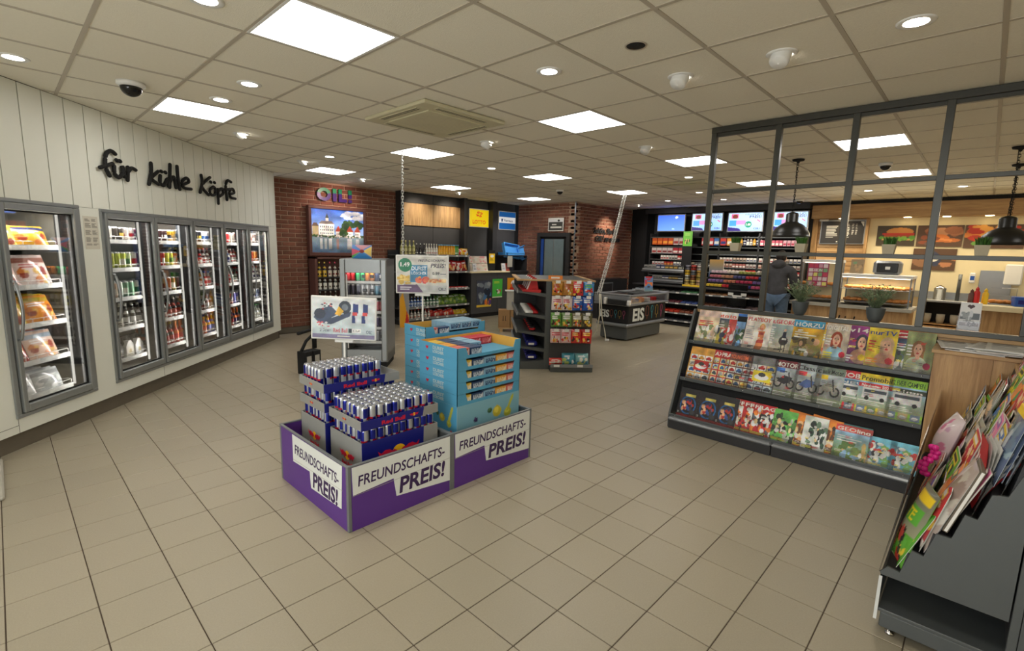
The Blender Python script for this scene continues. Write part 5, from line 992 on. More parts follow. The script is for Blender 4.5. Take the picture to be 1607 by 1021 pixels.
for s, z in enumerate(FZZ):
    ms = [(mk_can(a, b, .15, .031), colword(a)) for a, b in CC[s]]
    for k in range(8):
        me, cw = ms[k * len(ms) // 8]
        for r_ in range(2):
            o = mo('drink_can', me, None, FF(.085 + k * .0645, .13 + r_ * .075, z + .001), rg.uniform(0, 6)); tag(o, f'{cw} can on the {["lowest", "fourth", "third", "second", "top"][s]} shelf of the free-standing can fridge', 'can', f'cans on the {["lowest", "fourth", "third", "second", "top"][s]} shelf of the can fridge')
cv = Cv(50, 40, (90, 140, 206)); cv.poly([(0, 0), (.5, .45), (1, 0)], (40, 130, 200)); cv.poly([(0, .1), (0, .7), (.45, .5)], (220, 90, 120)); cv.poly([(0, 0), (.0, .2), (.45, .48)], (90, 180, 90)); cv.poly([(1, .1), (1, .9), (.55, .5)], (236, 206, 110)); cv.poly([(.1, 1), (.5, .55), (.95, 1)], (206, 150, 160)); cv.ell(.5, .5, .12, .13, (150, 50, 40)); cv.rect(.44, .42, .56, .47, (60, 40, 40))
o = print_obj('promotion_card', cv, .26, .19, None, FF(.27, .14, 1.5), FRT + .1, -.25, t=.003, bend=.03); tag(o, 'colourful curved card standing on top of the can fridge', 'card')
# low black crate stack behind the price board
T = thing('bottle_crates', 'black folded hand truck with crates standing left of the can fridge', 'hand truck', (2.86, 6.25, 0), .3); mb = MB()
for k in range(2): mb.cbox(-.22 + k * .13, 0, 0, -.1 + k * .13, .16, .3, .006)
mb.obj('crate', 'black', T); mb = MB(); mb.box(-.2, -.004, .12, -.13, 0, .24); mb.box(-.07, -.004, .12, .0, 0, .24); mb.obj('label', 'grey_bin', T); mb = MB(); mb.tube([(-.2, .1, .3), (-.1, .12, .42), (.05, .14, .5)], .02, 8); mb.tube([(-.24, .1, .54), (.05, .14, .56)], .022, 8); mb.tube([(.05, .14, .3), (.05, .14, .62)], .03, 8); mb.obj('handle', 'black', T)
# ================================================================ snack gondola with end cap
GO = Fr(5.29, 4.37, math.radians(-43)); T = thing('snack_gondola', 'dark grey gondola with wooden top strip, open side shelves and a sweets end cap', 'shelf', (5.29, 4.37, 0), GO.th)
mb = MB(); mb.cbox(-.03, 0, 0, .045, .05, 1.25, .004); mb.obj('post', 'rack', T); mb = MB(); mb.box(-.03, .05, 0, .045, 1.3, 1.25); mb.obj('spine_panel', 'dark', T); mb = MB(); mb.box(-.4, .35, .1, -.03, .36, 1.25) if False else mb.box(-.4, 1.26, .0, -.03, 1.3, 1.25); mb.obj('end_panel', 'dark', T)
mb = MB(); mb.cbox(-.44, -.01, 1.25, .66, .06, 1.275, .003); mb.cbox(-.44, .06, 1.25, -.38, 1.32, 1.275, .003); mb.cbox(.6, .06, 1.25, .66, 1.32, 1.275, .003); mb.obj('wood_edge', 'oak_x', T); mb = MB(); mb.box(-.38, .06, 1.25, .6, 1.3, 1.268); mb.obj('top_board', 'rack', T)
mb = MB(); mb.cbox(.04, -.005, .06, .63, .02, 1.25, .003); mb.obj('end_cap_panel', 'dark', T); mb = MB(); mb.cbox(.6, .02, .0, .63, 1.3, 1.25, .003); mb.obj('side_panel', 'rack', T)
mb = MB(); mb.cbox(.045, -.16, 0, .64, .02, .07, .004); mb.cbox(.045, -.17, .07, .64, .02, .085, .003); mb.obj('end_cap_base', 'rack', T); mb = MB(); mb.box(.045, -.178, .07, .64, -.17, .115, 0); mb.box(.09, -.18, .078, .17, -.178, .11, 1); mb.box(.42, -.18, .078, .5, -.178, .11, 1); mb.obj('price_rail', ['rack_lt', 'paper'], T)
mb = MB(); mb.prism([(-.4, 0), (-.03, 0), (-.03, .13), (-.4, .1)], 'y', 0, 1.25); mb.obj('base', 'rack', T)
GZ = [.32, .54, .79, 1.1]
for z in GZ: mb = MB(); mb.prism([(-.42, z + .03), (-.42, z - .01), (-.03, z - .07), (-.03, z - .02), (-.4, z + .012)], 'y', .0, 1.24); s = mb.obj('side_shelf', 'rack', T); mb = MB(); mb.box(-.435, 0, z - .02, -.42, 1.24, z + .04); mb.obj('price_rail', 'rack_lt', s)
ROWC = [(1.07, [((186, 130, 40), 'HARIBO', (160, 40, 30)), ((176, 120, 50), 'HARIBO', (150, 60, 30)), ((206, 40, 50), 'HARIBO', W_), ((60, 130, 190), 'HARIBO', (90, 170, 60))], 'top'), (.865, [((226, 210, 206), 'Katjes', (170, 30, 50)), ((220, 200, 196), 'Katjes', (170, 30, 50)), ((40, 90, 170), 'trolli', W_), ((30, 80, 166), 'trolli', W_)], 'second'),
        (.635, [((96, 150, 60), 'MAOAM', W_), ((110, 150, 70), 'MAOAM', W_), ((120, 110, 70), 'nimm2', W_), ((96, 92, 60), 'nimm2', W_)], 'third'), (.405, [((226, 190, 190), 'Gummi', (200, 40, 50)), ((226, 186, 186), 'Gummi', (200, 40, 50)), ((206, 50, 40), 'M&M', (240, 200, 80)), ((196, 36, 36), 'M&M', (240, 200, 80))], 'bottom')]
for z, ds, rn in ROWC:
    for k, (base, tx, tc) in enumerate(ds):
        cv = Cv(30, 38, base); cv.blobs(.12, .08, .88, .5, [(236, 200, 80), (206, 60, 50), (60, 40, 30), W_, (230, 130, 50)], 14, .09, k + int(z * 10)); cv.lines(.1, .56, .92, .8, 2, tc, .7, k + int(z * 7)); cv.rect(0, .9, 1, .93, tuple(c * .7 for c in base)); me = pillow('sweets_bag', .14, .19, .035, cv)
        x = .115 + k * .143; hk = thing('hook', '', '', (0, 0, 0)); del hk['label']; del hk['category']; hk.parent = T
        mb = MB(); mb.tube([(x, -.005, z + .2), (x, -.14, z + .205), (x, -.145, z + .22)], .003, 6); mb.obj('peg', 'chrome', hk); mb = MB(); mb.box(x - .035, -.155, z + .165, x + .03, -.153, z + .205); mb.obj('price_tag', 'paper', hk)
        for q in range(3):
            o = mo('sweets_bag', me, None, GO(x, -.075 - q * .03 + .03, z - .002)); o.rotation_euler = (rg.uniform(-.05, .02), rg.uniform(-.04, .04), GO.th); tag(o, f'{colword(base)} sweets bag hanging in the {rn} row of the end cap', 'bag', f'sweets bags hanging in the {rn} row, {colword(base)} ones')
for x, c, cs, l in ((.13, (206, 60, 50), [W_, (226, 160, 150)], 'red and white bag lying at the left of the end cap base'), (.31, (60, 140, 160), [(170, 190, 110), (226, 236, 236), (40, 100, 130)], 'turquoise bag standing on the end cap base'), (.5, (110, 166, 170), [W_, (70, 120, 150), (190, 200, 120)], 'pale turquoise bag at the right of the end cap base')):
    o = mo('sweets_bag', bagmesh('bag', .19, .17 if x > .2 else .1, .06, c, cs, int(x * 100)), None, GO(x, -.1, .09)); o.rotation_euler = (-.25, 0, GO.th + .08); tag(o, l, 'bag')
# goods on the side shelves
for k in range(4):
    t = thing('snack_box', 'red fold-up snack box on the top side shelf of the gondola', 'box', GO(-.22, .08 + k * .27, 1.1), GO.th, 'red fold-up boxes on the gondola'); mb = MB(); mb.cbox(-.14, -.08, -.01, .12, .1, .03, .003); mb.obj('box', 'red', t); mb = MB(); mb.prism([(-.06, .03), (.09, .03), (.06, .19), (.0, .19)], 'y', .0, .006); mb.obj('raised_lid', 'red', t); mb = MB(); mb.prism([(-.08, .03), (-.06, .03), (.0, .19), (-.02, .19)], 'y', -.002, .008); mb.obj('lid_edge', 'white', t)
for z, l, c, n, nm, grp in ((.79, 'white and red tube on the second side shelf of the gondola', ['paper', 'red'], 9, 'snack_tube', 'tubes on the gondola side'), ):
    mb = MB(); mb.tube([(-.11, 0, .018), (.0, 0, .016)], .016, 8, 0); mb.tube([(.0, 0, .016), (.07, 0, .014)], .0165, 8, 1); me = mb.mesh('tube', c)
    for k in range(16): o = mo(nm, me, None, GO(-.2, .04 + k * .07, z + rg.uniform(0, .006)), GO.th + rg.uniform(-.1, .1)); tag(o, l, 'tube', grp)
for z, y0, m, l in ((.54, .1, 'black', 'dark round tin on the third side shelf of the gondola'), (.32, .1, 'rb_blue', 'dark blue pouch on the fourth side shelf of the gondola'), (.13, .1, 'rb_blue', 'dark bag on the gondola base shelf')):
    for k in range(6):
        mb = MB()
        if z == .54: mb.lathe([(.04, 0), (.045, .005), (.045, .05), (.03, .055), (.03, .06)], 16)
        else: mb.cbox(-.08, -.05, 0, .08, .05, .07, .02)
        t = thing('tin' if z == .54 else 'snack_pouch', l, 'tin' if z == .54 else 'pouch', GO(-.2, y0 + k * .19, z), GO.th + rg.uniform(-.2, .2), l); mb.obj('body', m, t); mb = MB(); mb.box(-.05, -.052, .02, .03, -.046, .05) if z != .54 else mb.lathe([(.0455, .015), (.0455, .04)], 16, caps=False); mb.obj('label', 'red' if z == .54 else 'paper', t)
t = thing('snack_flyer', 'small orange cardboard header on top of the gondola', 'card', GO(.1, .04, 1.276), GO.th); mb = MB(); mb.box(-.1, 0, 0, .1, .004, .055, 0); mb.box(-.06, -.001, .012, .06, 0, .035, 1); mb.obj('card', ['orange', 'paper'], t)
# ================================================================ ice cream freezer
T = thing('ice_cream_freezer', 'grey and black chest freezer marked EIS with ice lolly pictures', 'freezer', (8.05, 4.72, 0)); L, D = 1.52, .72
mb = MB(); mb.cbox(.1, .06, .02, L - .1, D - .06, .27, .02); mb.obj('base', 'rack', T); mb = MB(); mb.cbox(.02, 0, .27, L, D, .34, .025); mb.obj('lower_bumper', 'rack_lt', T)
mb = MB(); mb.cbox(.03, .01, .34, L - .01, D - .01, .68, .02); mb.obj('body', 'black', T)
mb = MB(); mb.cbox(-.03, -.03, .68, L + .03, D + .03, .72, .012); mb.cbox(-.03, -.03, .72, .06, D + .03, .87, .015); mb.cbox(L - .06, -.03, .72, L + .03, D + .03, .87, .015); mb.cbox(.06, -.03, .85, L - .06, .02, .89, .012); mb.cbox(.06, D - .02, .85, L - .06, D + .03, .89, .012); mb.cbox(-.03, -.03, .87, .06, D + .03, .9, .012); mb.cbox(L - .06, -.03, .87, L + .03, D + .03, .9, .012); mb.obj('top_frame', 'rack_lt', T)
mb = MB(); mb.box(.06, -.005, .72, L - .06, .0, .85); mb.box(.06, D, .72, L - .06, D + .005, .85); mb.obj('side_window', 'glass', T); mb = MB(); mb.box(.06, .02, .868, L - .06, D - .02, .874); mb.obj('lid_glass', 'glass', T); mb = MB(); mb.cbox(.06, .02, .874, .12, D - .02, .89, .004); mb.cbox(.72, .02, .874, .78, D - .02, .89, .004); mb.obj('lid_handle', 'rack', T); mb = MB(); mb.box(.07, .03, .69, L - .07, D - .03, .7); mb.obj('inner_floor', 'white', T)
def lolly(k, c):
    mb = MB(); P = [(.05 * math.cos(a) * (.8 if k % 2 else 1), .06 + .07 * math.sin(a)) for a in [i * PI / 8 for i in range(17 if k % 2 else 9)]]
    if not k % 2: P = P + [(-.05, -.06), (.05, -.06)]
    mb.tube([(x, 0, z) for x, z in P], .007, 5, closed=True); mb.tube([(0, 0, -.06 if not k % 2 else -.01), (0, 0, -.13)], .008, 5); return mb.mesh('lolly_print', [c])
cols = [mat('print_brown', (150, 84, 60)), mat('print_teal', (60, 150, 160)), mat('print_ochre', (170, 140, 60)), mat('print_pink', (170, 70, 110))]
g1 = lettering('EIS', .24, 'label_white', T, (.2, .008, .39), ext=.003, bold=.03, wfit=.42)
for k in range(4): o = mo('lolly_print', lolly(k, cols[k]), T, (.74 + k * .19, .008, .52))
g1 = lettering('EIS', .14, 'label_white', T, (.026, .62, .44), name='side_lettering', ext=.003, bold=.03, wfit=.2, rot=(0, 0, -PI / 2))
for k in range(4): o = mo('side_lolly_print', lolly(k, cols[k]), T, (.026, .37 - k * .09, .51), -PI / 2); o.scale = (.6, .6, .6)
T2 = thing('power_box', 'dark power socket strip hooked on the freezer end', 'socket', (7.98, 5.0, .7), 0); mb = MB(); mb.cbox(-.03, -.28, 0, .035, .12, .1, .01); mb.obj('case', 'rubber', T2); mb = MB(); mb.cbox(-.035, .14, 0, .035, .2, .12, .01); mb.cbox(-.035, -.36, .01, .035, -.3, .1, .01); mb.obj('bracket', 'white', T2)
for k in range(10):
    t = thing('ice_cream_pack', 'ice cream pack lying inside the chest freezer', 'pack', (8.3 + (k % 5) * .24, 4.9 + (k // 5) * .3, .7), rg.uniform(-.2, .2), 'ice cream packs in the chest freezer'); mb = MB(); mb.cbox(-.09, -.06, 0, .09, .06, .09, .01); mb.obj('wrapper', ['pink_w', 'blue', 'orange', 'paper', 'red'][k % 5] if k % 5 else M.setdefault('pink_w', mat('pink_wrapper', (226, 150, 170))), t)
cv = Cv(34, 44, (90, 140, 200)); cv.rect(.1, .9, .9, 1, (206, 50, 60)); cv.poly([(.05, .3), (.5, .55), (.95, .3), (.95, .6), (.05, .65)], (230, 130, 60)); cv.poly([(.05, .5), (.3, .45), (.3, .75), (.05, .8)], (210, 60, 90)); cv.ell(.5, .8, .25, .08, (200, 70, 100)); cv.grad(0, 0, 1, .3, (120, 150, 150), (90, 130, 190)); cv.ell(.5, .3, .16, .06, (60, 60, 80))
t = print_obj('standing_card', cv, .22, .3, None, (9.2, 4.95, .9), -.35, -.05, t=.004); tag(t, 'small colourful card standing on the ice cream freezer lid', 'card')
# chains from the ceiling
def chain(pts, r, n, l, nm='chain', m='white'):
    P = [Vector(p) for p in pts]; L_ = sum((P[i + 1] - P[i]).length for i in range(len(P) - 1)); mb = MB(); seg = []
    N = int(L_ / (r * 2.6))
    for i in range(N):
        d = L_ * i / N; k = 0
        while d > (P[k + 1] - P[k]).length: d -= (P[k + 1] - P[k]).length; k += 1
        t = (P[k + 1] - P[k]).normalized(); c = P[k] + t * d; a = t.cross(Vector((.3, .7, .2)) if abs(t.z) > .9 else Vector((0, 0, 1))).normalized(); b = t.cross(a)
        if i % 2: a = b
        mb.tube([c + t * math.cos(q * PI / 4) * r * 1.9 + a * math.sin(q * PI / 4) * r for q in range(8)], r * .32, 4, closed=True)
    o = mb.obj(nm, m); tag(o, l, 'chain'); return o
chain([(3.655, 5.467, HC), (3.655, 5.467, 1.52)], .014, 0, 'white plastic chain hanging from the ceiling behind the carton price board')
T = thing('hanging_power_cord', 'cream double cord and chain slanting from the ceiling to the ice cream freezer', 'cord', (8.8, 5.35, HC))
def chain_mesh(pts, r):
    global COL_TMP
    o = chain(pts, r, 0, 'x'); return o
for dy in (0, .05):
    o = chain_mesh([(0, dy, 0), (-.2, .0 + dy, -.6), (-.5, .0 + dy, -1.4), (-.8, -.02 + dy, -2.02)], .016); o.parent = T; o.name = 'chain'; del o['label']; del o['category']
for dx, pts in ((0, [(-.8, -.02, -2.0), (-.85, -.08, -2.4), (-.86, -.04, -2.7), (-.88, .06, -2.84), (-.86, .16, -2.86), (-.84, .3, -2.862)]), (1, [(-.82, -.06, -2.0), (-.85, -.14, -2.45), (-.86, -.22, -2.7), (-.9, -.28, -2.855)])): mb = MB(); mb.tube([(x, y, z) for x, y, z in pts], .012, 8); mb.obj('cord', 'cord', T)
mb = MB(); mb.cbox(-.93, -.34, -2.868, -.87, -.27, -2.83, .008); mb.obj('plug', 'white', T); mb = MB(); mb.lathe([(.02, 0), (.02, -.02), (.008, -.03)], 12); mb.obj('ceiling_hook', 'white', T)
# door mat edge / pale board leaning at the left edge of the view
T = thing('floor_board', 'pale board with rounded corner lying at the left edge of the floor', 'board', (-.1, 4.37, 0)); mb = MB(); mb.cbox(-1.0, 0, 0, 0, .8, .03, .01); mb.obj('board', 'grey_bin', T); mb = MB(); mb.cbox(-.95, .08, .03, -.04, .72, .04, .004); mb.obj('top_sheet', 'paper', T)
# ================================================================ steel partition with ledge
DX = 4.9; MY = [2.045, 1.475, .905, .335, -.235, -.805, -1.375]
T = thing('room_partition', 'dark steel grid partition on an oak ledge wall behind the magazine rack', 'partition', (DX, 0, 0))
mb = MB(); mb.box(.0, -3.1, 0, .14, 2.07, 1.1); mb.obj('ledge_wall', 'oak_y', T); mb = MB(); mb.cbox(-.02, -3.1, 1.1, .16, 2.08, 1.13, .003); mb.obj('ledge_board', 'oak_y', T)
mb = MB(); mb.cbox(-.03, -3.15, HC - .055, .045, 2.07, HC - .002, .003); mb.cbox(-.01, -3.15, HC - .085, .03, 2.065, HC - .055, .002); mb.obj('top_rail', 'steel_dark', T)
for z in (2.275, 1.695): mb = MB(); mb.cbox(-.017, -3.1, z - .017, .017, 2.03, z + .017, .002); mb.obj('cross_rail', 'steel_dark', T)
mb = MB(); mb.cbox(-.03, -3.1, 1.13, .03, 2.07, 1.165, .002); mb.obj('bottom_rail', 'steel_dark', T)
for y in MY: mb = MB(); mb.cbox(-.024, y - .024, 1.165, .024, y + .024, HC - .05, .002); mb.obj('post', 'steel_dark', T)
# plants
def tuft_mesh(nm, n, h, r, seed, m, w_=.006, spread=.6):
    g_ = random.Random(seed); mb = MB()
    for _ in range(n):
        a = g_.uniform(0, 6.28); q = g_.uniform(0, r); x, y = q * math.cos(a), q * math.sin(a); hh = h * g_.uniform(.6, 1.1); lx, ly = math.cos(a) * spread * hh * g_.uniform(.2, .8), math.sin(a) * spread * hh * g_.uniform(.2, .8); b = g_.uniform(0, 6.28); wx, wy = w_ * math.cos(b), w_ * math.sin(b)
        P = [(x, y, 0), (x + lx * .35, y + ly * .35, hh * .55), (x + lx, y + ly, hh)]
        V = [(P[0][0] - wx, P[0][1] - wy, P[0][2]), (P[0][0] + wx, P[0][1] + wy, P[0][2]), (P[1][0] - wx, P[1][1] - wy, P[1][2]), (P[1][0] + wx, P[1][1] + wy, P[1][2]), P[2]]
        mb.add(V, [(0, 1, 3, 2), (2, 3, 4)])
    return mb.mesh(nm, [m])
def herb_mesh(seed, h=.2, r=.11):
    g_ = random.Random(seed); mb = MB()
    for s in range(56):
        a = g_.uniform(0, 6.28); t = g_.uniform(.3, 1); ex, ey, ez = r * t * math.cos(a), r * t * math.sin(a), h * g_.uniform(.6, 1.05); mb.tube([(ex * .1, ey * .1, 0), (ex * .5, ey * .5, ez * .55), (ex, ey, ez)], .0015, 3)
        for k in range(12):
            u = .25 + .75 * k / 11; px, py, pz = ex * u, ey * u, ez * u; b = g_.uniform(0, 6.28); l = .03; dx, dy, dz = math.cos(b) * l, math.sin(b) * l, g_.uniform(.0, .02)
            mb.add([(px, py, pz), (px + dx * .5 - dy * .22, py + dy * .5 + dx * .22, pz + dz * .6), (px + dx, py + dy, pz + dz), (px + dx * .5 + dy * .22, py + dy * .5 - dx * .22, pz + dz * .5)], [(0, 1, 2, 3)])
    return mb.mesh('foliage', ['leaf'])
for k, (y, l) in enumerate(((1.76, 'small grass plant in a square beige pot on the upper rail, leftmost of four'), (1.205, 'small grass plant in a square beige pot beside the black pendant lamp'), (.585, 'small grass plant in a square beige pot before the burger picture'), (.05, 'small grass plant in a square beige pot left of the big black pendant lamp'))):
    t = thing('potted_grass', l, 'plant', (DX, y, 1.712)); mb = MB(); mb.add([(a * .034, b * .034, 0) for a, b in ((-1, -1), (1, -1), (1, 1), (-1, 1))] + [(a * .044, b * .044, .075) for a, b in ((-1, -1), (1, -1), (1, 1), (-1, 1))] + [(a * .038, b * .038, .075) for a, b in ((-1, -1), (1, -1), (1, 1), (-1, 1))] + [(a * .038, b * .038, .068) for a, b in ((-1, -1), (1, -1), (1, 1), (-1, 1))], [(3, 2, 1, 0)] + [(i, (i + 1) % 4, 4 + (i + 1) % 4, 4 + i) for i in range(4)] + [(4 + i, 4 + (i + 1) % 4, 8 + (i + 1) % 4, 8 + i) for i in range(4)] + [(8 + i, 8 + (i + 1) % 4, 12 + (i + 1) % 4, 12 + i) for i in range(4)] + [(12, 13, 14, 15)]); mb.obj('pot', 'pot2', t)
    o = mo('grass', tuft_mesh('grass', 260, .065, .036, k, 'leaf2', .003, .5), t, (0, 0, .07))
for k, (y, l) in enumerate(((1.16, 'grey pot with a silvery herb on the ledge in front of the standing man'), (.615, 'grey pot with a silvery herb on the ledge in front of the bread counter'))):
    t = thing('potted_herb', l, 'plant', (DX + .0, y, 1.166)); mb = MB(); mb.lathe([(.035, 0), (.052, .03), (.062, .07), (.066, .11), (.066, .118), (.058, .118), (.056, .1), (.001, .1)], 24); mb.obj('pot', 'pot', t)
    mo('foliage', herb_mesh(k + 3, .19, .15), t, (0, 0, .1))
cv = Cv(36, 60, (226, 226, 226)); cv.rect(.05, .38, .95, .62, (96, 104, 110)); cv.blobs(.1, .4, .6, .6, [(206, 210, 214), (150, 156, 160)], 12, .09, 1); cv.rect(.05, .14, .95, .26, (130, 110, 106)); cv.blobs(.1, .14, .9, .26, [(206, 190, 190), (90, 80, 80)], 12, .06, 2); cv.ell(.42, .87, .09, .05, (60, 30, 30)); cv.ell(.58, .87, .09, .05, (60, 30, 30)); cv.poly([(.33, .86), (.67, .86), (.5, .76)], (60, 30, 30)); cv.lines(.2, .28, .8, .36, 2, (120, 120, 120))
T = thing('brochure_holder', 'white brochure holder with a dark heart on the ledge at the right', 'brochure holder', (DX, .055, 1.166), -PI / 2); mb = MB(); mb.box(-.062, -.02, 0, .062, .03, .008); mb.box(-.062, -.03, 0, .062, -.026, .075); mb.box(-.062, -.026, 0, -.059, .02, .12); mb.box(.059, -.026, 0, .062, .02, .12); mb.obj('holder', 'film', T); print_obj('brochure', cv, .115, .2, T, (0, -.012, .009), 0, -.12, t=.012)
# ================================================================ magazine rack
MR = Fr(4.42, 2.06, -PI / 2)
T = thing('magazine_rack', 'long black and grey sloping rack with three tiers of magazines', 'rack', (4.42, 2.06, 0), -PI / 2); L = 1.85
P = [(0, 0), (.46, 0), (.46, 1.09), (.43, 1.13), (.40, 1.13), (.0, .13)]
mb = MB(); mb.prism([(y, z) for y, z in P], 'x', -.02, 0); mb.obj('left_cheek', 'rack', T)
for a, b in ((0, .92), (.925, L)):
    mb = MB(); mb.cbox(a, -.03, .0, b, .44, .085, .003); s = mb.obj('base', 'dark2', T); mb = MB(); mb.cbox(a, -.05, .085, b, .1, .115, .012); mb.obj('base_step', 'rack_lt', s)
mb = MB(); mb.prism([(.1, .115), (.44, 1.1), (.46, 1.1), (.46, .1)], 'x', 0, L); mb.obj('sloped_back', 'black', T)
LZ = [.845, .495, .15]
def sl(z): return .42 * (z - .12)
for z in LZ:
    y = sl(z); mb = MB(); mb.box(0, y, z - .035, L, y + .16, z - .025); s = mb.obj('tier_shelf', 'black', T); mb = MB(); mb.cbox(0, y - .012, z - .045, L, y, z - .012, .003); mb.obj('front_lip', 'rack', s); mb = MB(); mb.box(0, y - .005, z - .012, L, y - .002, z + .02); mb.obj('clear_lip', 'film', s)
    mb = MB(); [mb.sphere((x, y - .013, z - .028), .006, 6, 4) for x in (.05, .6, 1.2, 1.8)]; mb.obj('knob', 'chrome', s)
def face(cv, x, y, r, hair, skin=(226, 176, 146), top=None):
    cv.ell(x, y + r * .1, r * 1.25, r * 1.35 * cv.asp, hair); cv.rect(x - r * 1.15, y - r * 1.6, x + r * 1.15, y, hair)
    cv.ell(x, y - r * 1.9, r * 1.9, r * 1.3 * cv.asp, top or (206, 150, 120)); cv.rect(x - r * .4, y - r * 1.2, x + r * .4, y - r * .4, skin); cv.ell(x, y - r * .1, r * .78, r * 1.1 * cv.asp, skin)
    for s_ in (-1, 1): cv.ell(x + s_ * r * .33, y + r * .08, r * .13, r * .1, (60, 50, 50))
    cv.ell(x, y - r * .5, r * .3, r * .12, (190, 60, 60)); cv.ell(x, y - r * .18, r * .08, r * .16, (206, 150, 124))
def cover(st, bg, title, tc, seed, pr=None):
    cv = Cv(60, 80, bg); g_ = random.Random(seed); ty = .83
    if st == 'face':
        cv.grad(0, 0, 1, 1, tuple(c * .85 for c in bg), bg); face(cv, pr.get('x', .55), .58, .19, pr['hair'], top=pr.get('top')); cv.lines(.05, .05, .5, .25, 3, pr.get('c2', (236, 226, 60)), .6, seed); cv.lines(.06, .4, .3, .7, 4, pr.get('c3', (236, 236, 236)), .5, seed + 1); cv.ell(.82, .2, .13, .08, pr.get('c4', (200, 40, 60)))
    elif st == 'cars':
        for r_ in range(4):
            for c_ in range(3):
                x, y = .05 + c_ * .31, .04 + r_ * .19; cv.rect(x, y, x + .28, y + .16, g_.choice([(226, 206, 170), (190, 206, 214), (214, 200, 120), (226, 226, 220)])); q = g_.choice([(170, 40, 36), (60, 70, 80), (190, 190, 190), (206, 150, 50), (50, 90, 140)]); cv.ell(x + .14, y + .07, .12, .04, q); cv.ell(x + .14, y + .1, .06, .035, q); cv.ell(x + .06, y + .04, .025, .02, K_); cv.ell(x + .22, y + .04, .025, .02, K_)
        if pr: cv.rect(.25, .3, .85, .6, pr['c']); cv.ell(.55, .43, .24, .08, (226, 226, 226)); cv.ell(.55, .5, .12, .06, (60, 60, 60))
    elif st == 'bike':
        cv.grad(0, 0, 1, .8, (120, 116, 104), (176, 186, 190)); cv.rect(0, .02, 1, .2, (130, 140, 110))
        for x in (.25, .75): cv.ell(x, .38, .17, .13, (40, 38, 36)); cv.ell(x, .38, .11, .085, (150, 146, 136))
        cv.poly([(.2, .42), (.45, .6), (.8, .56), (.72, .42), (.5, .36)], pr['c']); cv.line((.72, .4), (.62, .68), .04, (60, 60, 60)); cv.lines(.05, .04, .9, .16, 3, (226, 226, 226), .5, seed); cv.rect(.05, .68, .45, .79, pr.get('c2', (226, 190, 40)))
    elif st == 'van':
        cv.grad(0, .2, 1, .8, (150, 160, 120), (150, 190, 220)); cv.rect(.15, .4, .9, .66, (216, 216, 214)); cv.rect(.2, .54, .85, .62, (60, 70, 80)); cv.ell(.3, .4, .07, .05, K_); cv.ell(.75, .4, .07, .05, K_); cv.rect(.0, .66, 1, .76, pr['c']); cv.text(pr['t'], .5, .68, .06, W_, 'c', fit=.8)
        for c_ in range(3): cv.rect(.04 + c_ * .32, .04, .3 + c_ * .32, .2, g_.choice([(120, 150, 90), (190, 170, 120), (110, 130, 150)])); cv.ell(.17 + c_ * .32, .11, .09, .035, (226, 226, 226))
        cv.lines(.05, .23, .9, .36, 3, W_, .5, seed)
    elif st == 'scene':
        cv.grad(0, 0, 1, .8, pr['a'], pr['b']); cv.blobs(.0, .1, 1, .5, pr['c'], 22, .1, seed); cv.lines(.08, .5, .8, .7, 3, pr.get('t2', W_), .5, seed); cv.blobs(.1, .02, .9, .2, [pr['a'], W_, pr['b']], 10, .07, seed)
    elif st == 'figure':
        cv.rect(.0, 0, .35, .8, (206, 196, 186)); cv.lines(.06, .3, .42, .7, 7, (150, 150, 150), .35, seed); x = pr['x']; cv.ell(x, .68, .11, .1, (206, 160, 90)); cv.ell(x, .66, .07, .08, (226, 160, 120)); cv.poly([(x - .12, .56), (x + .13, .57), (x + .1, .36), (x + .13, .12), (x + .05, .0), (x - .2, .0), (x - .1, .3)], pr['c']); cv.rect(x - .1, .45, x + .1, .52, pr['c2']); cv.poly([(x - .13, .3), (x + .12, .32), (x + .12, .22), (x - .14, .2)], pr['c2'])
    elif st == 'comic':
        cv.blobs(.02, .05, .98, .8, pr, 34, .1, seed); cv.blobs(.2, .3, .8, .65, [(236, 206, 150), K_, W_, pr[0]], 12, .08, seed + 3); cv.lines(.05, .03, .8, .12, 2, (240, 220, 80), .6, seed)
    elif st == 'ring':
        cv.rect(.03, .03, .97, .8, (40, 26, 30)); cv.ell(.5, .42, .4, .32, (30, 100, 160)); cv.ell(.5, .42, .34, .27, (26, 24, 30)); cv.blobs(.25, .25, .75, .6, [(190, 50, 40), (226, 170, 130), (40, 50, 110), (60, 90, 160), (90, 60, 40)], 16, .08, seed); cv.rect(.0, .0, 1, .1, (150, 30, 36)); cv.rect(.3, .72, .8, .8, (206, 190, 90)); cv.ell(.75, .2, .14, .1, (50, 50, 54))
    elif st == 'rider':
        cv.grad(0, 0, 1, .8, (206, 190, 160), (150, 170, 170)); cv.lines(.04, .25, .35, .75, 8, (236, 232, 226), .5, seed); cv.ell(.62, .36, .16, .13, (50, 46, 44)); cv.rect(.56, .05, .6, .3, (50, 46, 44)); cv.rect(.68, .05, .72, .3, (50, 46, 44)); cv.poly([(.55, .45), (.7, .45), (.68, .62), (.58, .62)], (36, 40, 60)); cv.ell(.63, .66, .04, .04, (226, 180, 150)); cv.rect(.56, .38, .72, .44, W_)
    nr = np.random.RandomState(seed); lo = nr.rand(9, 7); yy = cv.Y * 7.999; xx = cv.X * 5.999; yi = yy.astype(int); xi = xx.astype(int); fy = yy - yi; fx = xx - xi
    nz = lo[yi, xi] * (1 - fx) * (1 - fy) + lo[yi, xi + 1] * fx * (1 - fy) + lo[yi + 1, xi] * (1 - fx) * fy + lo[yi + 1, xi + 1] * fx * fy
    cv.a = np.clip(cv.a * (.72 + .5 * nz)[..., None] + nr.normal(0, 9, cv.a.shape), 6, 245)
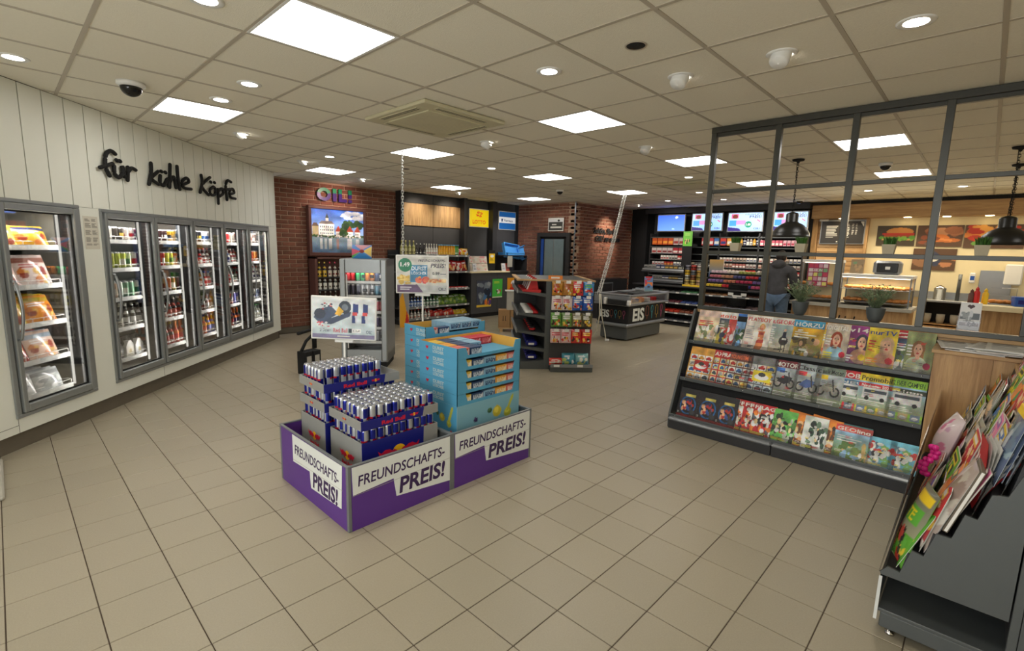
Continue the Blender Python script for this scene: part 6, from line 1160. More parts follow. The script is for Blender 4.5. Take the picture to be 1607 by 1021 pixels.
    for q in range(5): cv.lines(g_.uniform(.04, .5), g_.uniform(.04, .7), g_.uniform(.55, .96), 0, 0, W_) if False else None
    for q in range(4): x = g_.uniform(.03, .6); y = g_.uniform(.04, .7); cv.lines(x, y, x + g_.uniform(.15, .35), y + .07, 2, g_.choice([W_, (40, 36, 36), (206, 50, 50), (240, 220, 90)]), .5, seed + q)
    if title: cv.text(title, .04, ty, .12, tc, 'l', fit=.9)
    return cv
def mag(y0, y1, row, cv, l, lean=.36, h=.29, dz=0, back=0.0, roll=0):
    w_ = min(max(y0 - y1, .17), .26); yc = (y0 + y1) / 2
    if y0 - y1 < .17: yc = y1 + w_ / 2 if False else (y0 - w_ / 2)
    z = LZ[row]; p = MR(2.06 - yc, sl(z) + .02 + back, z - .024 + dz); o = print_obj('magazine', cv, w_, h, None, p, -PI / 2, 0, t=.006); o.rotation_euler = (-lean, roll, -PI / 2); tag(o, l, 'magazine', ['magazines on the top tier', 'magazines on the middle tier', 'magazines on the bottom tier'][row]); return o
S = dict
WHT = (232, 230, 224)
R1 = [(2.03, 1.82, cover('scene', (236, 206, 190), '', K_, 1, S(a=(206, 200, 150), b=(226, 200, 170), c=[(226, 190, 160), (120, 130, 90), (236, 230, 220)], t2=(206, 60, 60))), 'pale pink magazine at the left end of the top tier', 0), (1.9, 1.73, cover('scene', WHT, 'Auto', (226, 80, 30), 2, S(a=(226, 200, 60), b=(60, 70, 90), c=[(206, 50, 40), (50, 60, 80), W_])), 'red and white narrow-showing car magazine, first of a pair on the top tier', .004),
 (1.83, 1.66, cover('scene', WHT, 'Auto', (226, 80, 30), 3, S(a=(206, 180, 180), b=(206, 60, 50), c=[(236, 230, 230), (190, 60, 50)])), 'red and white narrow-showing car magazine, second of a pair on the top tier', .008), (1.76, 1.58, cover('scene', (50, 110, 190), '11', W_, 4, S(a=(90, 90, 96), b=(120, 170, 220), c=[(60, 90, 50), (120, 120, 124), W_])), 'blue magazine with 11 on its head on the top tier', .012),
 (1.67, 1.49, cover('scene', WHT, 'PAR', (200, 90, 90), 5, S(a=(206, 176, 140), b=(236, 232, 226), c=[(226, 206, 170), (120, 110, 150), W_], t2=(120, 120, 120))), 'white magazine with a pale red short title on the top tier', .016), (1.57, 1.35, cover('figure', (226, 218, 206), 'PLAYBOY', (190, 50, 40), 6, S(x=.66, c=(216, 130, 80), c2=(170, 60, 50))), 'white magazine with a tall orange figure and a red title on the top tier', 0),
 (1.38, 1.15, cover('rider', (206, 206, 196), 'St.GEORG', (200, 40, 60), 7), 'magazine with a horse rider on the top tier', .006), (1.175, .94, cover('scene', (60, 150, 190), 'HÖRZU', W_, 8, S(a=(110, 120, 80), b=(226, 170, 40), c=[(96, 80, 40), (60, 50, 34), (206, 160, 120), (150, 130, 90)])), 'blue-headed TV magazine with golden landscape on the top tier', .0), (.97, .79, cover('scene', (226, 150, 40), 'TV', W_, 9, S(a=(226, 180, 150), b=(230, 190, 60), c=[(236, 230, 220), (206, 60, 60), (226, 130, 60)])), 'orange-headed TV magazine, barely showing beside the golden landscape one', .01),
 (.925, .76, cover('face', (206, 190, 170), 'DIGITAL', W_, 10, S(hair=(150, 60, 34), top=(150, 190, 206), x=.5)), 'TV magazine with a red-haired woman on the top tier', .0), (.8, .62, cover('face', (150, 60, 130), 'tv14', W_, 11, S(hair=(60, 50, 70), x=.75, c4=(236, 200, 40), c2=(236, 236, 236), c3=(236, 210, 60))), 'purple-headed TV magazine on the top tier', .008), (.71, .55, cover('face', (176, 196, 206), '', W_, 12, S(hair=(216, 190, 110), x=.4, c2=(206, 50, 70))), 'TV magazine with a blonde woman half covered on the top tier', .012),
 (.63, .44, cover('face', (236, 206, 60), 'nurTV', (36, 60, 130), 13, S(hair=(206, 170, 130), x=.68, c4=(206, 40, 50), c3=(206, 40, 50), c2=(226, 140, 60))), 'yellow TV magazine with a smiling blonde woman and red price on the top tier', 0), (.46, .29, cover('scene', (200, 40, 50), '2', W_, 14, S(a=(120, 130, 120), b=(60, 80, 110), c=[(206, 206, 206), (90, 110, 70), (60, 60, 70)])), 'red-headed magazine with a big 2 on the top tier', .006), (.385, .22, cover('face', (150, 160, 110), '', W_, 15, S(hair=(150, 100, 60), x=.45, c2=(206, 206, 150), top=(190, 200, 170), c4=(160, 30, 70))), 'green magazine with a brown-haired woman at the right end of the top tier', 0)]
for y0, y1, cv, l, b in R1: mag(y0, y1, 0, cv, l, .36, .325, 0, b)
R2 = [(2.02, 1.79, cover('cars', (206, 150, 60), '', K_, 21, S(c=(190, 40, 36))), 'orange car magazine with a red centre picture, left end of the middle tier', 0), (1.85, 1.67, cover('cars', (190, 40, 40), 'PRAXIS', W_, 22), 'red-headed car magazine, left copy on the middle tier', .006), (1.73, 1.56, cover('cars', (190, 40, 40), 'PRAXIS', W_, 22), 'red-headed car magazine, right copy on the middle tier', .003), (1.645, 1.44, cover('cars', (110, 60, 50), 'YOUNGTIMER', (226, 110, 60), 23), 'dark-headed car magazine with many small cars on the middle tier', 0), (1.48, 1.23, cover('cars', (110, 110, 110), '', K_, 24, S(c=(226, 200, 50))), 'grey-headed car magazine with a yellow centre box on the middle tier', 0),
 (1.255, 1.06, cover('bike', (120, 40, 50), 'MOTOR', W_, 25, S(c=(40, 40, 44), c2=(60, 110, 190))), 'motorbike magazine with a dark red head on the middle tier', .0), (1.085, .89, cover('bike', (176, 186, 186), 'Classic', K_, 26, S(c=(70, 90, 140), c2=(206, 60, 70))), 'motorbike magazine with a black title on grey on the middle tier', 0), (.935, .73, cover('bike', (110, 124, 110), 'Klassik Motor', K_, 27, S(c=(150, 146, 130))), 'green-grey classic motorbike magazine on the middle tier', 0), (.78, .57, cover('van', (206, 40, 50), 'MOBIL', W_, 28, S(c=(60, 110, 150), t='NEU')), 'motorhome magazine with a red head on the middle tier', 0.004), (.63, .415, cover('van', (216, 190, 40), 'Promobil', (30, 40, 30), 29, S(c=(196, 40, 46), t='Neuheiten 202')), 'yellow-headed motorhome magazine with a red news band on the middle tier', 0), (.44, .215, cover('van', (140, 190, 50), 'CLEVER CAMPEN', (30, 60, 30), 30, S(c=(50, 60, 40), t='schön')), 'lime-headed camping magazine at the right end of the middle tier', 0)]
for y0, y1, cv, l, b in R2: mag(y0, y1, 1, cv, l, .38, .325, 0, b)
cR = cover('ring', (26, 24, 28), '', W_, 31); cF = cover('comic', (190, 40, 40), 'FRA', W_, 34, [(226, 120, 50), (190, 40, 40), (236, 236, 226), (60, 50, 60)]); cC = cover('comic', (226, 130, 40), '', W_, 37, [(110, 70, 40), (226, 140, 60), (40, 34, 30), (216, 170, 120)])
R3 = [(2.02, 1.83, cR, 'dark magazine with a blue ring, leftmost of three on the bottom tier', 0), (1.83, 1.64, cR, 'dark magazine with a blue ring, middle of three on the bottom tier', .003), (1.65, 1.47, cR, 'dark magazine with a blue ring, right one of three on the bottom tier', 0), (1.51, 1.34, cF, 'red-headed comic, leftmost of its three copies on the bottom tier', .006), (1.43, 1.26, cF, 'red-headed comic, middle one of its three copies on the bottom tier', .003), (1.345, 1.16, cover('comic', (190, 36, 40), 'FRAG', W_, 35, [(236, 236, 236), (90, 90, 100), (236, 130, 50), (40, 40, 44)]), 'red-headed comic with grey robot colours on the bottom tier', 0),
 (1.24, 1.07, cover('comic', (150, 90, 60), '', W_, 36, [(150, 120, 70), (90, 110, 60), (206, 170, 110)]), 'brown comic half hidden behind the green one on the bottom tier', .012), (1.18, 1.0, cover('comic', (110, 200, 90), '', W_, 38, [(60, 90, 50), (40, 50, 36), (180, 190, 170), (90, 140, 70)]), 'green-headed comic on the bottom tier', 0), (1.06, .88, cC, 'brown and orange animal comic, left copy leaning on the bottom tier', .002), (.94, .77, cover('comic', (226, 232, 220), '', W_, 39, [(50, 80, 60), (226, 232, 224), (110, 140, 110), (30, 44, 36)]), 'white and dark green comic between two orange ones on the bottom tier', 0), (.85, .67, cC, 'brown and orange animal comic, right copy on the bottom tier', .01),
 (.72, .48, cover('scene', (200, 70, 56), 'GEOlino', W_, 40, S(a=(110, 140, 60), b=(150, 190, 220), c=[(110, 130, 60), (200, 170, 100), (80, 110, 50)])), 'red-framed nature magazine on the bottom tier', 0), (.495, .335, cover('comic', (110, 180, 200), '', W_, 41, [(200, 60, 50), (120, 170, 90), (226, 226, 216), (90, 110, 130)]), 'light blue children magazine, left copy at the right end of the bottom tier', 0), (.365, .205, cover('comic', (110, 180, 200), '', W_, 41, [(200, 60, 50), (120, 170, 90), (226, 226, 216), (90, 110, 130)]), 'light blue children magazine, right copy at the end of the bottom tier', 0)]
for k, (y0, y1, cv, l, b) in enumerate(R3): mag(y0, y1, 2, cv, l, .38, .28 if k < 6 else .27 if k < 11 else .26 if k == 11 else .22, 0, b, rg.uniform(-.05, .05) if 6 <= k <= 10 else 0)
mb = MB(); mb.cbox(-.1, 0, 0, .1, .006, .27, .001); me = mb.mesh('magazine', ['orange'])
for y, l in ((1.0, 'orange magazine standing behind the green comic'), (.82, 'orange magazine standing behind the white comic'), ): o = mo('magazine', me, None, MR(2.06 - y, sl(.15) + .06, .13)); o.rotation_euler = (-.38, .1, -PI / 2); tag(o, l, 'magazine')
o = mo('magazine', MB().cbox(-.115, 0, 0, .115, .006, .25, .001).mesh('magazine', [mat('teal_cover', (70, 120, 120))]), None, MR(2.06 - .6, sl(.15) + .045, .14)); o.rotation_euler = (-.38, 0, -PI / 2); tag(o, 'teal magazine showing its top edge behind the red-framed one', 'magazine')
# ================================================================ oak cabinet and comic rack
T = thing('oak_cabinet', 'oak-fronted cabinet between the magazine rack and the comic rack', 'cabinet', (4.5, .2, 0)); mb = MB(); mb.box(0, -.3, 0, .02, 0, 1.035); mb.obj('front_panel', 'oak_z', T); mb = MB(); mb.box(0, -3.2, 0, .02, -.302, 1.035); mb.obj('front_panel', 'oak_z', T); mb = MB(); mb.box(.02, -3.2, 0, .38, -.0, 1.035); mb.obj('body', 'oak_z', T); mb = MB(); mb.cbox(-.02, -3.2, 1.035, .39, .015, 1.06, .003); mb.obj('worktop', 'oak_y', T)
cvn = Cv(30, 40, (216, 216, 210)); cvn.lines(.08, .1, .92, .6, 12, (120, 120, 120), .4, 3); cvn.rect(.08, .65, .5, .8, (150, 150, 150)); cvn.text('NEWS', .1, .84, .1, (60, 60, 60), 'l', fit=.5) if False else cvn.rect(.08, .85, .7, .95, (90, 90, 90))
me = sheet_mesh('newspaper', cvn, .3, .4, t=.006)
for k, (x, y, a) in enumerate(((4.5, .0, -1.7), (4.49, -.08, -1.5), (4.52, .02, -1.45), (4.46, -.16, -1.4), (4.5, -.1, -1.75), (4.47, -.2, -1.6))):
    o = mo('newspaper', me, None, (x + .1 * 0, y, 1.0665 + k * .007)); o.rotation_euler = (-PI / 2, 0, a); o.rotation_euler = (-PI / 2 + .0, 0, a); tag(o, 'pale newspaper in the loose pile on the oak worktop', 'newspaper', 'newspapers piled on the oak worktop')
RX, RL = 2.6, 1.88
T = thing('comic_rack', 'grey stepped rack end with comics and toy magazines in the right foreground', 'rack', (RX, 0, 0))
TP = [(.115, .328), (.048, .436), (-.027, .552), (-.092, .661), (-.164, .786)]
def prof_(fr=True):
    P = [(.178, .29), (.182, .30), (.158, .335), (.115, .328)]
    for k in range(4): P += [(TP[k][0] - .028, TP[k][1] + .115), TP[k + 1]]
    P += [(TP[4][0] - .035, .9), (-.205, 1.0), (-.226, 1.0), (-.226, .29)]; return P
mb = MB(); mb.prism(prof_()[::-1], 'x', 0, .012); mb.obj('end_panel', 'rack', T)
mb = MB(); mb.prism([(.178, .29), (.165, .32), (.115, .32), (.10, .42), (.048, .42), (.03, .54), (-.027, .54), (-.05, .65), (-.092, .65), (-.12, .77), (-.164, .77), (-.2, 1.0), (-.226, 1.0), (-.226, .29)][::-1], 'x', .012, RL); mb.obj('stepped_body', 'dark2', T)
mb = MB(); mb.prism([(.182, .3), (.186, .3), (.13, .78), (.126, .78)][::-1], 'x', .0, RL); mb.obj('clear_front', 'film', T)
for k, (y, z) in enumerate(TP[1:]): mb = MB(); mb.prism([(y + .022, z - .02), (y + .026, z - .02), (y - .02, z + .18), (y - .024, z + .18)][::-1], 'x', .012, RL); mb.obj('clear_divider', 'film', T)
mb = MB(); mb.cbox(0, -.25, .045, RL, .16, .115, .004); mb.cbox(0, -.25, .115, RL, .17, .13, .003); mb.obj('base', 'rack', T); mb = MB(); mb.cbox(0, -.26, 0.045, .02, -.232, 1.0, .002); mb.obj('spine_post', 'rack', T); mb = MB(); mb.box(0, -.7, .05, RL, -.262, 1.0); mb.obj('rear_side', 'rack', T)
mb = MB(); mb.box(.02, -.262, .13, RL, -.24, 1.0); mb.obj('spine_panel', 'dark', T); mb = MB(); mb.box(-.005, .172, .075, RL, .178, .285); mb.obj('clear_price_strip', 'film', T); mb = MB(); mb.box(-.006, .17, .075, -.003, .182, .285); mb.obj('strip_edge', 'rail_clear', T)
for x, y in ((.05, .12), (.05, -.2), (RL - .05, .12)): mb = MB(); mb.lathe([(.02, 0), (.02, .01), (.008, .015), (.008, .05)], 12, (x, y, 0)); mb.obj('levelling_foot', 'chrome', T)
mb = MB(); mb.cbox(0, -.72, 1.0, RL, -.2, 1.03, .004); mb.obj('oak_top', 'oak_x', T)
# its contents: five pockets, each a row of magazines standing on edge
KC = [[(96, 170, 60), (236, 210, 50), (40, 60, 40)], [(226, 190, 50), (60, 110, 180), W_], [(200, 50, 60), (236, 190, 60), (236, 230, 220)], [(60, 110, 170), (226, 90, 60), (236, 210, 70)], [(230, 130, 170), (150, 90, 160), W_], [(226, 130, 50), (80, 140, 90), (236, 220, 120)], [(150, 150, 140), (110, 100, 90), (206, 196, 180)], [(196, 60, 60), (60, 60, 70), (226, 190, 150)]]
covs = []
for k, c in enumerate(KC):
    cv = Cv(34, 44, c[0]); cv.blobs(.05, .05, .95, .75, c + [(236, 200, 160)], 26, .1, k + 50); cv.rect(.05, .8, .8, .94, c[1]); cv.lines(.1, .82, .75, .92, 1, c[2], .8, k); covs.append(cv)
cmesh = [sheet_mesh('comic', cv, .21, .29, t=.005, edge=(206, 200, 190)) for cv in covs]; pmesh = [pillow('toy_comic', .2, .3, .022, cv, edge=(206, 206, 196), mt='gloss') for cv in covs]
PW = ['front', 'second', 'third', 'fourth', 'rear']; ang = math.atan2(.035, .127)
CWK = ['green', 'yellow', 'red', 'blue', 'pink', 'orange', 'grey', 'dark red']
def instand(me, nm, x, pk, l, lean=None, turn=0, dz=0, grp=None, dy=0):
    y, z = TP[pk]; o = mo(nm, me, None, (RX + x, y + .022 + dy, z + .006 + dz)); 
    # covers face +y: turned half round, leaning back towards -y
    o.rotation_euler = (-(ang if lean is None else lean), rg.uniform(-.06, .06), PI + turn); tag(o, l, 'magazine', grp or f'comics in the {PW[pk]} pocket'); return o
for pk in range(5):
    for k in range(8):
        if (pk, k) in ((4, 0), (3, 0), (4, 1)): continue
        x = .13 + k * .235 + rg.uniform(-.02, .02); i = (k * 3 + pk * 2 + (k // 3)) % 8
        if pk == 0 and k < 1: i = 0
        toy = (pk, k) in ((0, 0), (0, 1), (0, 2), (1, 0), (1, 1), (2, 3), (4, 0), (4, 1), (4, 4), (3, 5), (1, 4))
        for q in range(2 if pk > 1 else 1):
            instand(pmesh[i] if toy else cmesh[i], 'toy_comic' if toy else 'comic', x, pk, f'{CWK[i]} {"bagged toy comic" if toy else "comic"} in the {PW[pk]} pocket of the grey rack', ang + rg.uniform(-.05, .08), rg.uniform(-.1, .1), rg.uniform(0, .03), None, q * .012 - .006)
# a few that stand out
mb = MB()
for s_ in range(2):
    for k in range(7): mb.sphere((s_ * .035, .02 * math.sin(k), k * .024), .016, 10, 8)
T = thing('bead_toy', 'bright pink bubble bead toy in a clear bag among the comics', 'toy', (3.3, .1, .56)); mb.obj('beads', mat('hot_pink', (236, 40, 150), .25), T); T.rotation_euler = (.2, .2, .5)
cv = Cv(30, 40, (206, 190, 190)); cv.blobs(.1, .1, .9, .9, [(230, 200, 206), (190, 150, 170), (226, 226, 226), (200, 120, 150)], 26, .1, 5)
o = mo('toy_bag', pillow('toy_bag', .22, .3, .06, cv, edge=(190, 180, 180)), None, (3.62, .08, .53)); o.rotation_euler = (-.25, 0, PI + .2); tag(o, 'clear crinkly bag with pink content standing behind the bead toy', 'bag')
cv = Cv(30, 44, (176, 160, 150)); cv.blobs(.05, .3, .95, .95, [(190, 180, 166), (150, 130, 120), (206, 200, 190)], 26, .12, 6); cv.blobs(.2, .05, .8, .35, [(196, 60, 120), (226, 150, 190), (150, 60, 90)], 16, .1, 7)
o = mo('toy_bag', pillow('toy_bag', .2, .42, .035, cv, edge=(186, 180, 176)), None, (2.72, .058, .445)); o.rotation_euler = (-.3, .0, PI + .08); tag(o, 'tall clear wrapped toy bag with pink foot in the second pocket', 'bag')
cv = Cv(26, 44, (90, 160, 50)); cv.grad(0, .4, 1, 1, (150, 150, 120), (110, 110, 96)); cv.rect(.1, .55, .9, .75, (96, 170, 60)); cv.text('TE', .3, .58, .14, (240, 220, 40), 'l', fit=.4); cv.rect(.05, .82, .95, .95, (236, 200, 40)); cv.blobs(.2, .02, .8, .4, [(96, 170, 60), (226, 200, 60), (190, 60, 50), K_], 16, .09, 3)
o = mo('toy_comic', pillow('toy_comic', .15, .37, .035, cv, edge=(96, 150, 60)), None, (2.69, .14, .34)); o.rotation_euler = (-.24, .05, PI + .35); tag(o, 'green bagged toy comic with yellow letters nearest the rack end', 'magazine')
mb = MB(); mb.cbox(-.02, -.0, 0, .16, .018, .3, .002); mb.box(-.0205, .004, .005, -.02, .014, .295, 1); o = mb.obj('thick_book', ['plinth', 'paper'], None, (2.63, -.012, .565)); o.rotation_euler = (.28, 0, .05); tag(o, 'thick grey book with pale page edge in the third pocket', 'book')
T = thing('open_magazine', 'fanned open magazine with red foot in the fourth pocket', 'magazine', (2.66, -.075, .67), rot=(.25, 0, .1))
for k in range(9):
    a = (k - 4) * .13; mb = MB(); mb.grid(6, 8, lambda u, v, a=a, k=k: (u * .02 + .004 * k - .02 + .02 * v * math.sin(a), u * .0 + math.sin(a) * .11 * v ** 1.6, v * .27 * math.cos(a * .5)), 0); V0 = list(mb.v); mb.add([(x + .12, y, z) for x, y, z in V0][:0] or [], []) if False else None
    mb = MB(); mb.grid(2, 8, lambda u, v, a=a: (u * .19, math.sin(a) * .12 * v ** 1.6, v * .28), 0); V0 = list(mb.v); mb.grid(2, 8, lambda u, v, a=a: (u * .19, math.sin(a) * .12 * v ** 1.6 - .0015, v * .28), 0); mb.obj('page', 'red' if k in (0, 8) else 'paper', T)
for k in range(5):
    T = thing('hanging_pouch', 'bluish clear pouch with yellow top clip in the rear pocket', 'pouch', (2.63 + .03 * k, -.12 - .022 * k, .80 + .012 * k), rot=(.22, 0, .1), group='bluish pouches with yellow clips'); cv = Cv(20, 40, (96, 110, 140)); cv.blobs(.1, .1, .9, .9, [(150, 170, 180), (70, 84, 120), (190, 200, 206), (110, 130, 150)], 20, .12, k)
    mo('pouch', pillow('pouch', .17, .3, .014, cv, edge=(150, 160, 170)), T, (.09, 0, 0), PI); mb = MB(); mb.cbox(.0, -.012, .285, .16, .012, .325, .003); mb.obj('clip', 'yellow', T)
# ================================================================ sales counter and tobacco wall
def monitor(y0, y1, z0, z1, cv, l):
    w_ = y0 - y1; T = thing('monitor', l, 'screen', (12.56, (y0 + y1) / 2, z0), -PI / 2); mb = MB(); mb.cbox(-w_ / 2, 0, 0, w_ / 2, .05, z1 - z0, .006); mb.obj('case', 'rack_lt', T); print_obj('display', cv, w_ - .05, z1 - z0 - .05, T, (0, -.003, .025), 0, 0, t=.002, mt='screen'); return T
cb = Cv(40, 24, (70, 110, 220)); cb.grad(0, 0, 1, 1, (90, 130, 226), (60, 96, 216)); cb.ell(.7, .85, .05, .07, (200, 216, 255)); cb.ell(.6, .1, .05, .05, (150, 180, 250))
cm = Cv(90, 54, (150, 190, 236)); cm.grad(0, 0, 1, 1, (130, 170, 230), (176, 206, 244)); cm.rect(.08, .68, .3, .96, (190, 90, 130)); cm.ell(.2, .8, .08, .12, (110, 50, 40)); cm.rect(.03, .28, .24, .6, (60, 130, 200)); cm.rect(.24, .34, .52, .6, (180, 120, 170)); cm.poly([(0, 0), (0, .22), (.34, .14), (.4, 0)], (40, 30, 100)); cm.ell(.6, .36, .1, .18, (10, 120, 90)); cm.text('1.49', .6, .3, .12, W_, 'c', fit=.14); cm.text('PREIS!', .62, .72, .14, (40, 40, 90), 'l', fit=.34); cm.text('FREUNDSCHAFTS-', .5, .88, .07, (50, 60, 110), 'l', fit=.46); cm.line((.86, .6), (.94, .5), .05, (190, 50, 60)); cm.text('OIL!', .76, .08, .11, (40, 40, 100), 'l', fit=.18)
monitor(6.63, 5.84, 2.25, 2.70, cb, 'plain blue screen, leftmost above the tobacco shelves'); monitor(5.67, 4.87, 2.25, 2.71, cm, 'advert screen cut by the partition post, second above the shelves'); monitor(4.76, 3.93, 2.23, 2.70, cm, 'advert screen with green disc, third above the shelves'); monitor(3.73, 3.0, 2.24, 2.69, cm, 'advert screen behind the black pendant lamp, fourth above the shelves')
T = thing('tobacco_shelving', 'black wall shelving full of tobacco boxes below the screens', 'shelf', (12.6, 0, 0)); mb = MB(); mb.box(.34, 3.05, 0, .4, 6.85, 2.22); mb.obj('back_panel', 'black', T)
for y in (3.05, 4.0, 4.93, 5.82, 6.82): mb = MB(); mb.box(.0, y - .015, .0, .34, y + .015, 2.2); mb.obj('divider', 'dark2', T)
SZL = [2.12, 1.87, 1.69, 1.53, 1.38, 1.24, 1.1, .95]
for z in SZL + [.7, .45]: mb = MB(); mb.box(.02, 3.05, z - .03, .34, 6.82, z - .018); s = mb.obj('shelf', 'black', T); mb = MB(); mb.box(.0, 3.05, z - .034, .02, 6.82, z - .01); mb.obj('price_rail', 'rack', s)
def flatbox(w_, h_, c1, c2, seed=0, d=.1):
    cv = Cv(8, 10, c1); cv.rect(.1, .15, .9, .55, c2); return sheet_mesh('box', cv, w_, h_, t=d, edge=tuple(v * .8 for v in c1))
def fill(nm, cat, defs, y0, y1, n, z, x, l, grp, jit=.0, w_=.1, h_=.12, d=.08):
    ms = [flatbox(w_, h_, a, b, 0, d) for a, b in defs]
    for k in range(n):
        i = min(len(ms) - 1, k * len(ms) // n); o = mo(nm, ms[i], None, (x + rg.uniform(0, jit), y0 + (y1 - y0) * (k + .5) / n, z - .016), -PI / 2); tag(o, f'{colword(defs[i][0])} {l}', cat, f'{grp}, {colword(defs[i][0])} ones')
fill('tobacco_box', 'box', [((196, 80, 30), (226, 130, 50)), ((190, 70, 30), (236, 160, 60)), ((190, 176, 170), (150, 40, 40))], 6.78, 5.85, 6, 2.12 - .2, 12.62, 'tobacco box in the top left row below the blue screen', 'large boxes top left', 0, .14, .2); 
fill('tobacco_box', 'box', [((206, 196, 190), (160, 40, 40)), ((206, 190, 186), (120, 40, 40)), ((170, 40, 50), W_)], 6.78, 5.85, 6, 1.69, 12.62, 'tobacco box in the second left row below the blue screen', 'boxes second left row', 0, .14, .15)
fill('cigarette_pack', 'pack', [(W_, (170, 50, 50)), ((206, 200, 190), (60, 60, 60)), ((190, 60, 50), W_)], 6.5, 5.85, 8, 1.53, 12.62, 'cigarette pack in the third left row', 'packs third left row', 0, .07, .11); fill('cigarette_pack', 'pack', [((206, 200, 196), (150, 50, 50)), ((176, 60, 50), (206, 150, 60)), (W_, (60, 60, 90))], 6.75, 5.85, 10, 1.38, 12.62, 'cigarette pack in the fourth left row', 'packs fourth left row', 0, .075, .09)
fill('tobacco_box', 'box', [((206, 50, 60), W_), ((60, 110, 180), W_), ((206, 60, 50), (40, 60, 120)), ((226, 150, 60), W_)], 5.4, 4.6, 5, 1.92, 12.62, 'tobacco box beside the green leaflet', 'boxes beside the green leaflet', 0, .14, .2)
for z, h_ in ((1.92, .22),): row('spirit_bottle', [mk_bot((120, 80, 40), W_, (60, 50, 40), K_, .2, .035), mk_bot((206, 150, 60), (226, 170, 60), K_, W_, .2, .035), mk_bot((200, 200, 196), (60, 60, 90), (190, 190, 190), W_, .2, .035)], 'small spirit bottle on the top shelf right of the grass plant', 'bottle', 12.66, 12.66, 0, z)
for k in range(8):
    o = mo('spirit_bottle', mk_bot(*[((120, 80, 40), W_, K_, K_), ((206, 150, 60), (226, 170, 60), K_, W_), ((200, 200, 196), (60, 60, 90), (190, 190, 190), W_), ((60, 60, 90), W_, W_, W_)][k % 4], h=.21, r=.035), None, (12.68, 4.5 - k * .075, 1.91)); tag(o, 'spirit bottle on the top shelf beside the third screen', 'bottle', 'spirit bottles below the third screen')
rows_ = [(1.69, [((150, 160, 170), (40, 50, 60)), ((90, 110, 150), W_), ((190, 190, 190), (60, 60, 80))]), (1.53, [((216, 210, 200), (150, 50, 50)), ((190, 170, 150), (60, 60, 60)), ((226, 220, 210), (60, 70, 100))]), (1.38, [((196, 170, 150), (120, 50, 40)), ((170, 100, 90), W_), ((190, 180, 170), (90, 40, 40))]), (1.24, [((206, 190, 180), (150, 60, 60)), ((176, 150, 140), (60, 50, 50)), ((190, 60, 60), W_)]), (1.1, [((226, 216, 206), (190, 110, 120)), ((190, 190, 100), (60, 60, 40)), ((190, 190, 170), (60, 60, 60))]), (.95, [((206, 130, 130), W_), ((120, 110, 170), W_), ((206, 90, 60), W_)])]
for ri, (z, defs) in enumerate(rows_):
    for y0, y1, sec in ((4.9, 4.02, 'below the third screen'), (3.98, 3.07, 'below the fourth screen')): fill('cigarette_pack', 'pack', defs, y0, y1, 11, z, 12.62, f'cigarette pack in shelf row {["one", "two", "three", "four", "five", "six"][ri]} {sec}', f'packs row {["one", "two", "three", "four", "five", "six"][ri]} {sec}', .02, .065, .095)
fill('cigarette_pack', 'pack', [((206, 90, 110), W_), ((220, 170, 180), (190, 50, 80))], 3.98, 3.07, 11, 1.92, 12.62, 'pack in the top row below the fourth screen', 'packs top row below the fourth screen', 0, .07, .13)
fill('cigarette_pack', 'pack', [((206, 190, 170), (120, 60, 40)), ((120, 120, 116), W_), ((60, 60, 60), (190, 190, 190))], 5.8, 5.0, 9, 1.38, 12.62, 'pack beside the tobacco tin dispenser', 'packs beside the tin dispenser', 0, .075, .1)
# sales counter
CXX = 10.98; T = thing('sales_counter', 'dark sales counter with sweets shelves below and behind the freezer', 'counter', (CXX, 3.2, 0)); mb = MB(); mb.box(.3, 0, 0, 1.0, 3.15, .9); mb.obj('body', 'black', T); mb = MB(); mb.cbox(-.02, 0, .9, 1.02, 3.15, .93, .003); mb.obj('worktop', 'dark2', T)
mb = MB(); mb.box(0, 0, 0, .3, 3.15, .06); mb.obj('base', 'black', T)
for z in (.13, .31, .54, .79): mb = MB(); mb.box(0, 0, z - .03, .3, 3.15, z - .018); s = mb.obj('shelf', 'rack', T); mb = MB(); mb.box(-.012, 0, z - .035, 0, 3.15, z, 0); [mb.box(-.015, .1 + k * .26, z - .033, -.012, .18 + k * .26, z - .004, 1) for k in range(12)]; mb.obj('price_rail', ['rack_lt', 'paper'], s)
def flats(y0, y1, n, z, x, cols, l, grp, w_=.12, h_=.035, d=.2, cat='pack', nm='chocolate_pack'):
    for k in range(n):
        c = cols[k * len(cols) // n]; key = ('fl', c, w_, h_)
        if key not in _tc: cv = Cv(6, 4, c); _tc[key] = MB().cbox(-w_ / 2 + .004, 0, 0, w_ / 2 - .004, d, h_, .005).mesh('flat', [M.setdefault(('c', c), mat('wrapper', c, .35, var=.25, scale=40))])
        o = mo(nm, _tc[key], None, (x, y0 + (y1 - y0) * (k + .5) / n, z - .016), -PI / 2); o.rotation_euler = (.15, 0, -PI / 2 + rg.uniform(-.06, .06)); o.location.z += 0; tag(o, f'{colword(c)} {l}', cat, f'{grp}, {colword(c)} ones')
flats(6.3, 4.7, 12, .79, CXX + .02, [(190, 200, 210), (96, 90, 80), (60, 60, 60), (90, 150, 100)], 'sweets pack on the top shelf of the sales counter', 'sweets top counter shelf'); flats(6.3, 4.7, 12, .54, CXX + .02, [(80, 60, 130), (60, 50, 120), (120, 60, 70), (70, 90, 150)], 'chocolate pack on the second counter shelf', 'chocolate second counter shelf'); flats(6.3, 4.7, 12, .31, CXX + .02, [(60, 60, 66), (206, 70, 40), (200, 60, 40), (140, 80, 60)], 'sweets pack on the third counter shelf', 'sweets third counter shelf', h_=.06); flats(6.3, 4.7, 12, .13, CXX + .02, [(96, 90, 60), (60, 60, 66), (50, 50, 56)], 'sweets pack on the lowest counter shelf', 'sweets lowest counter shelf')
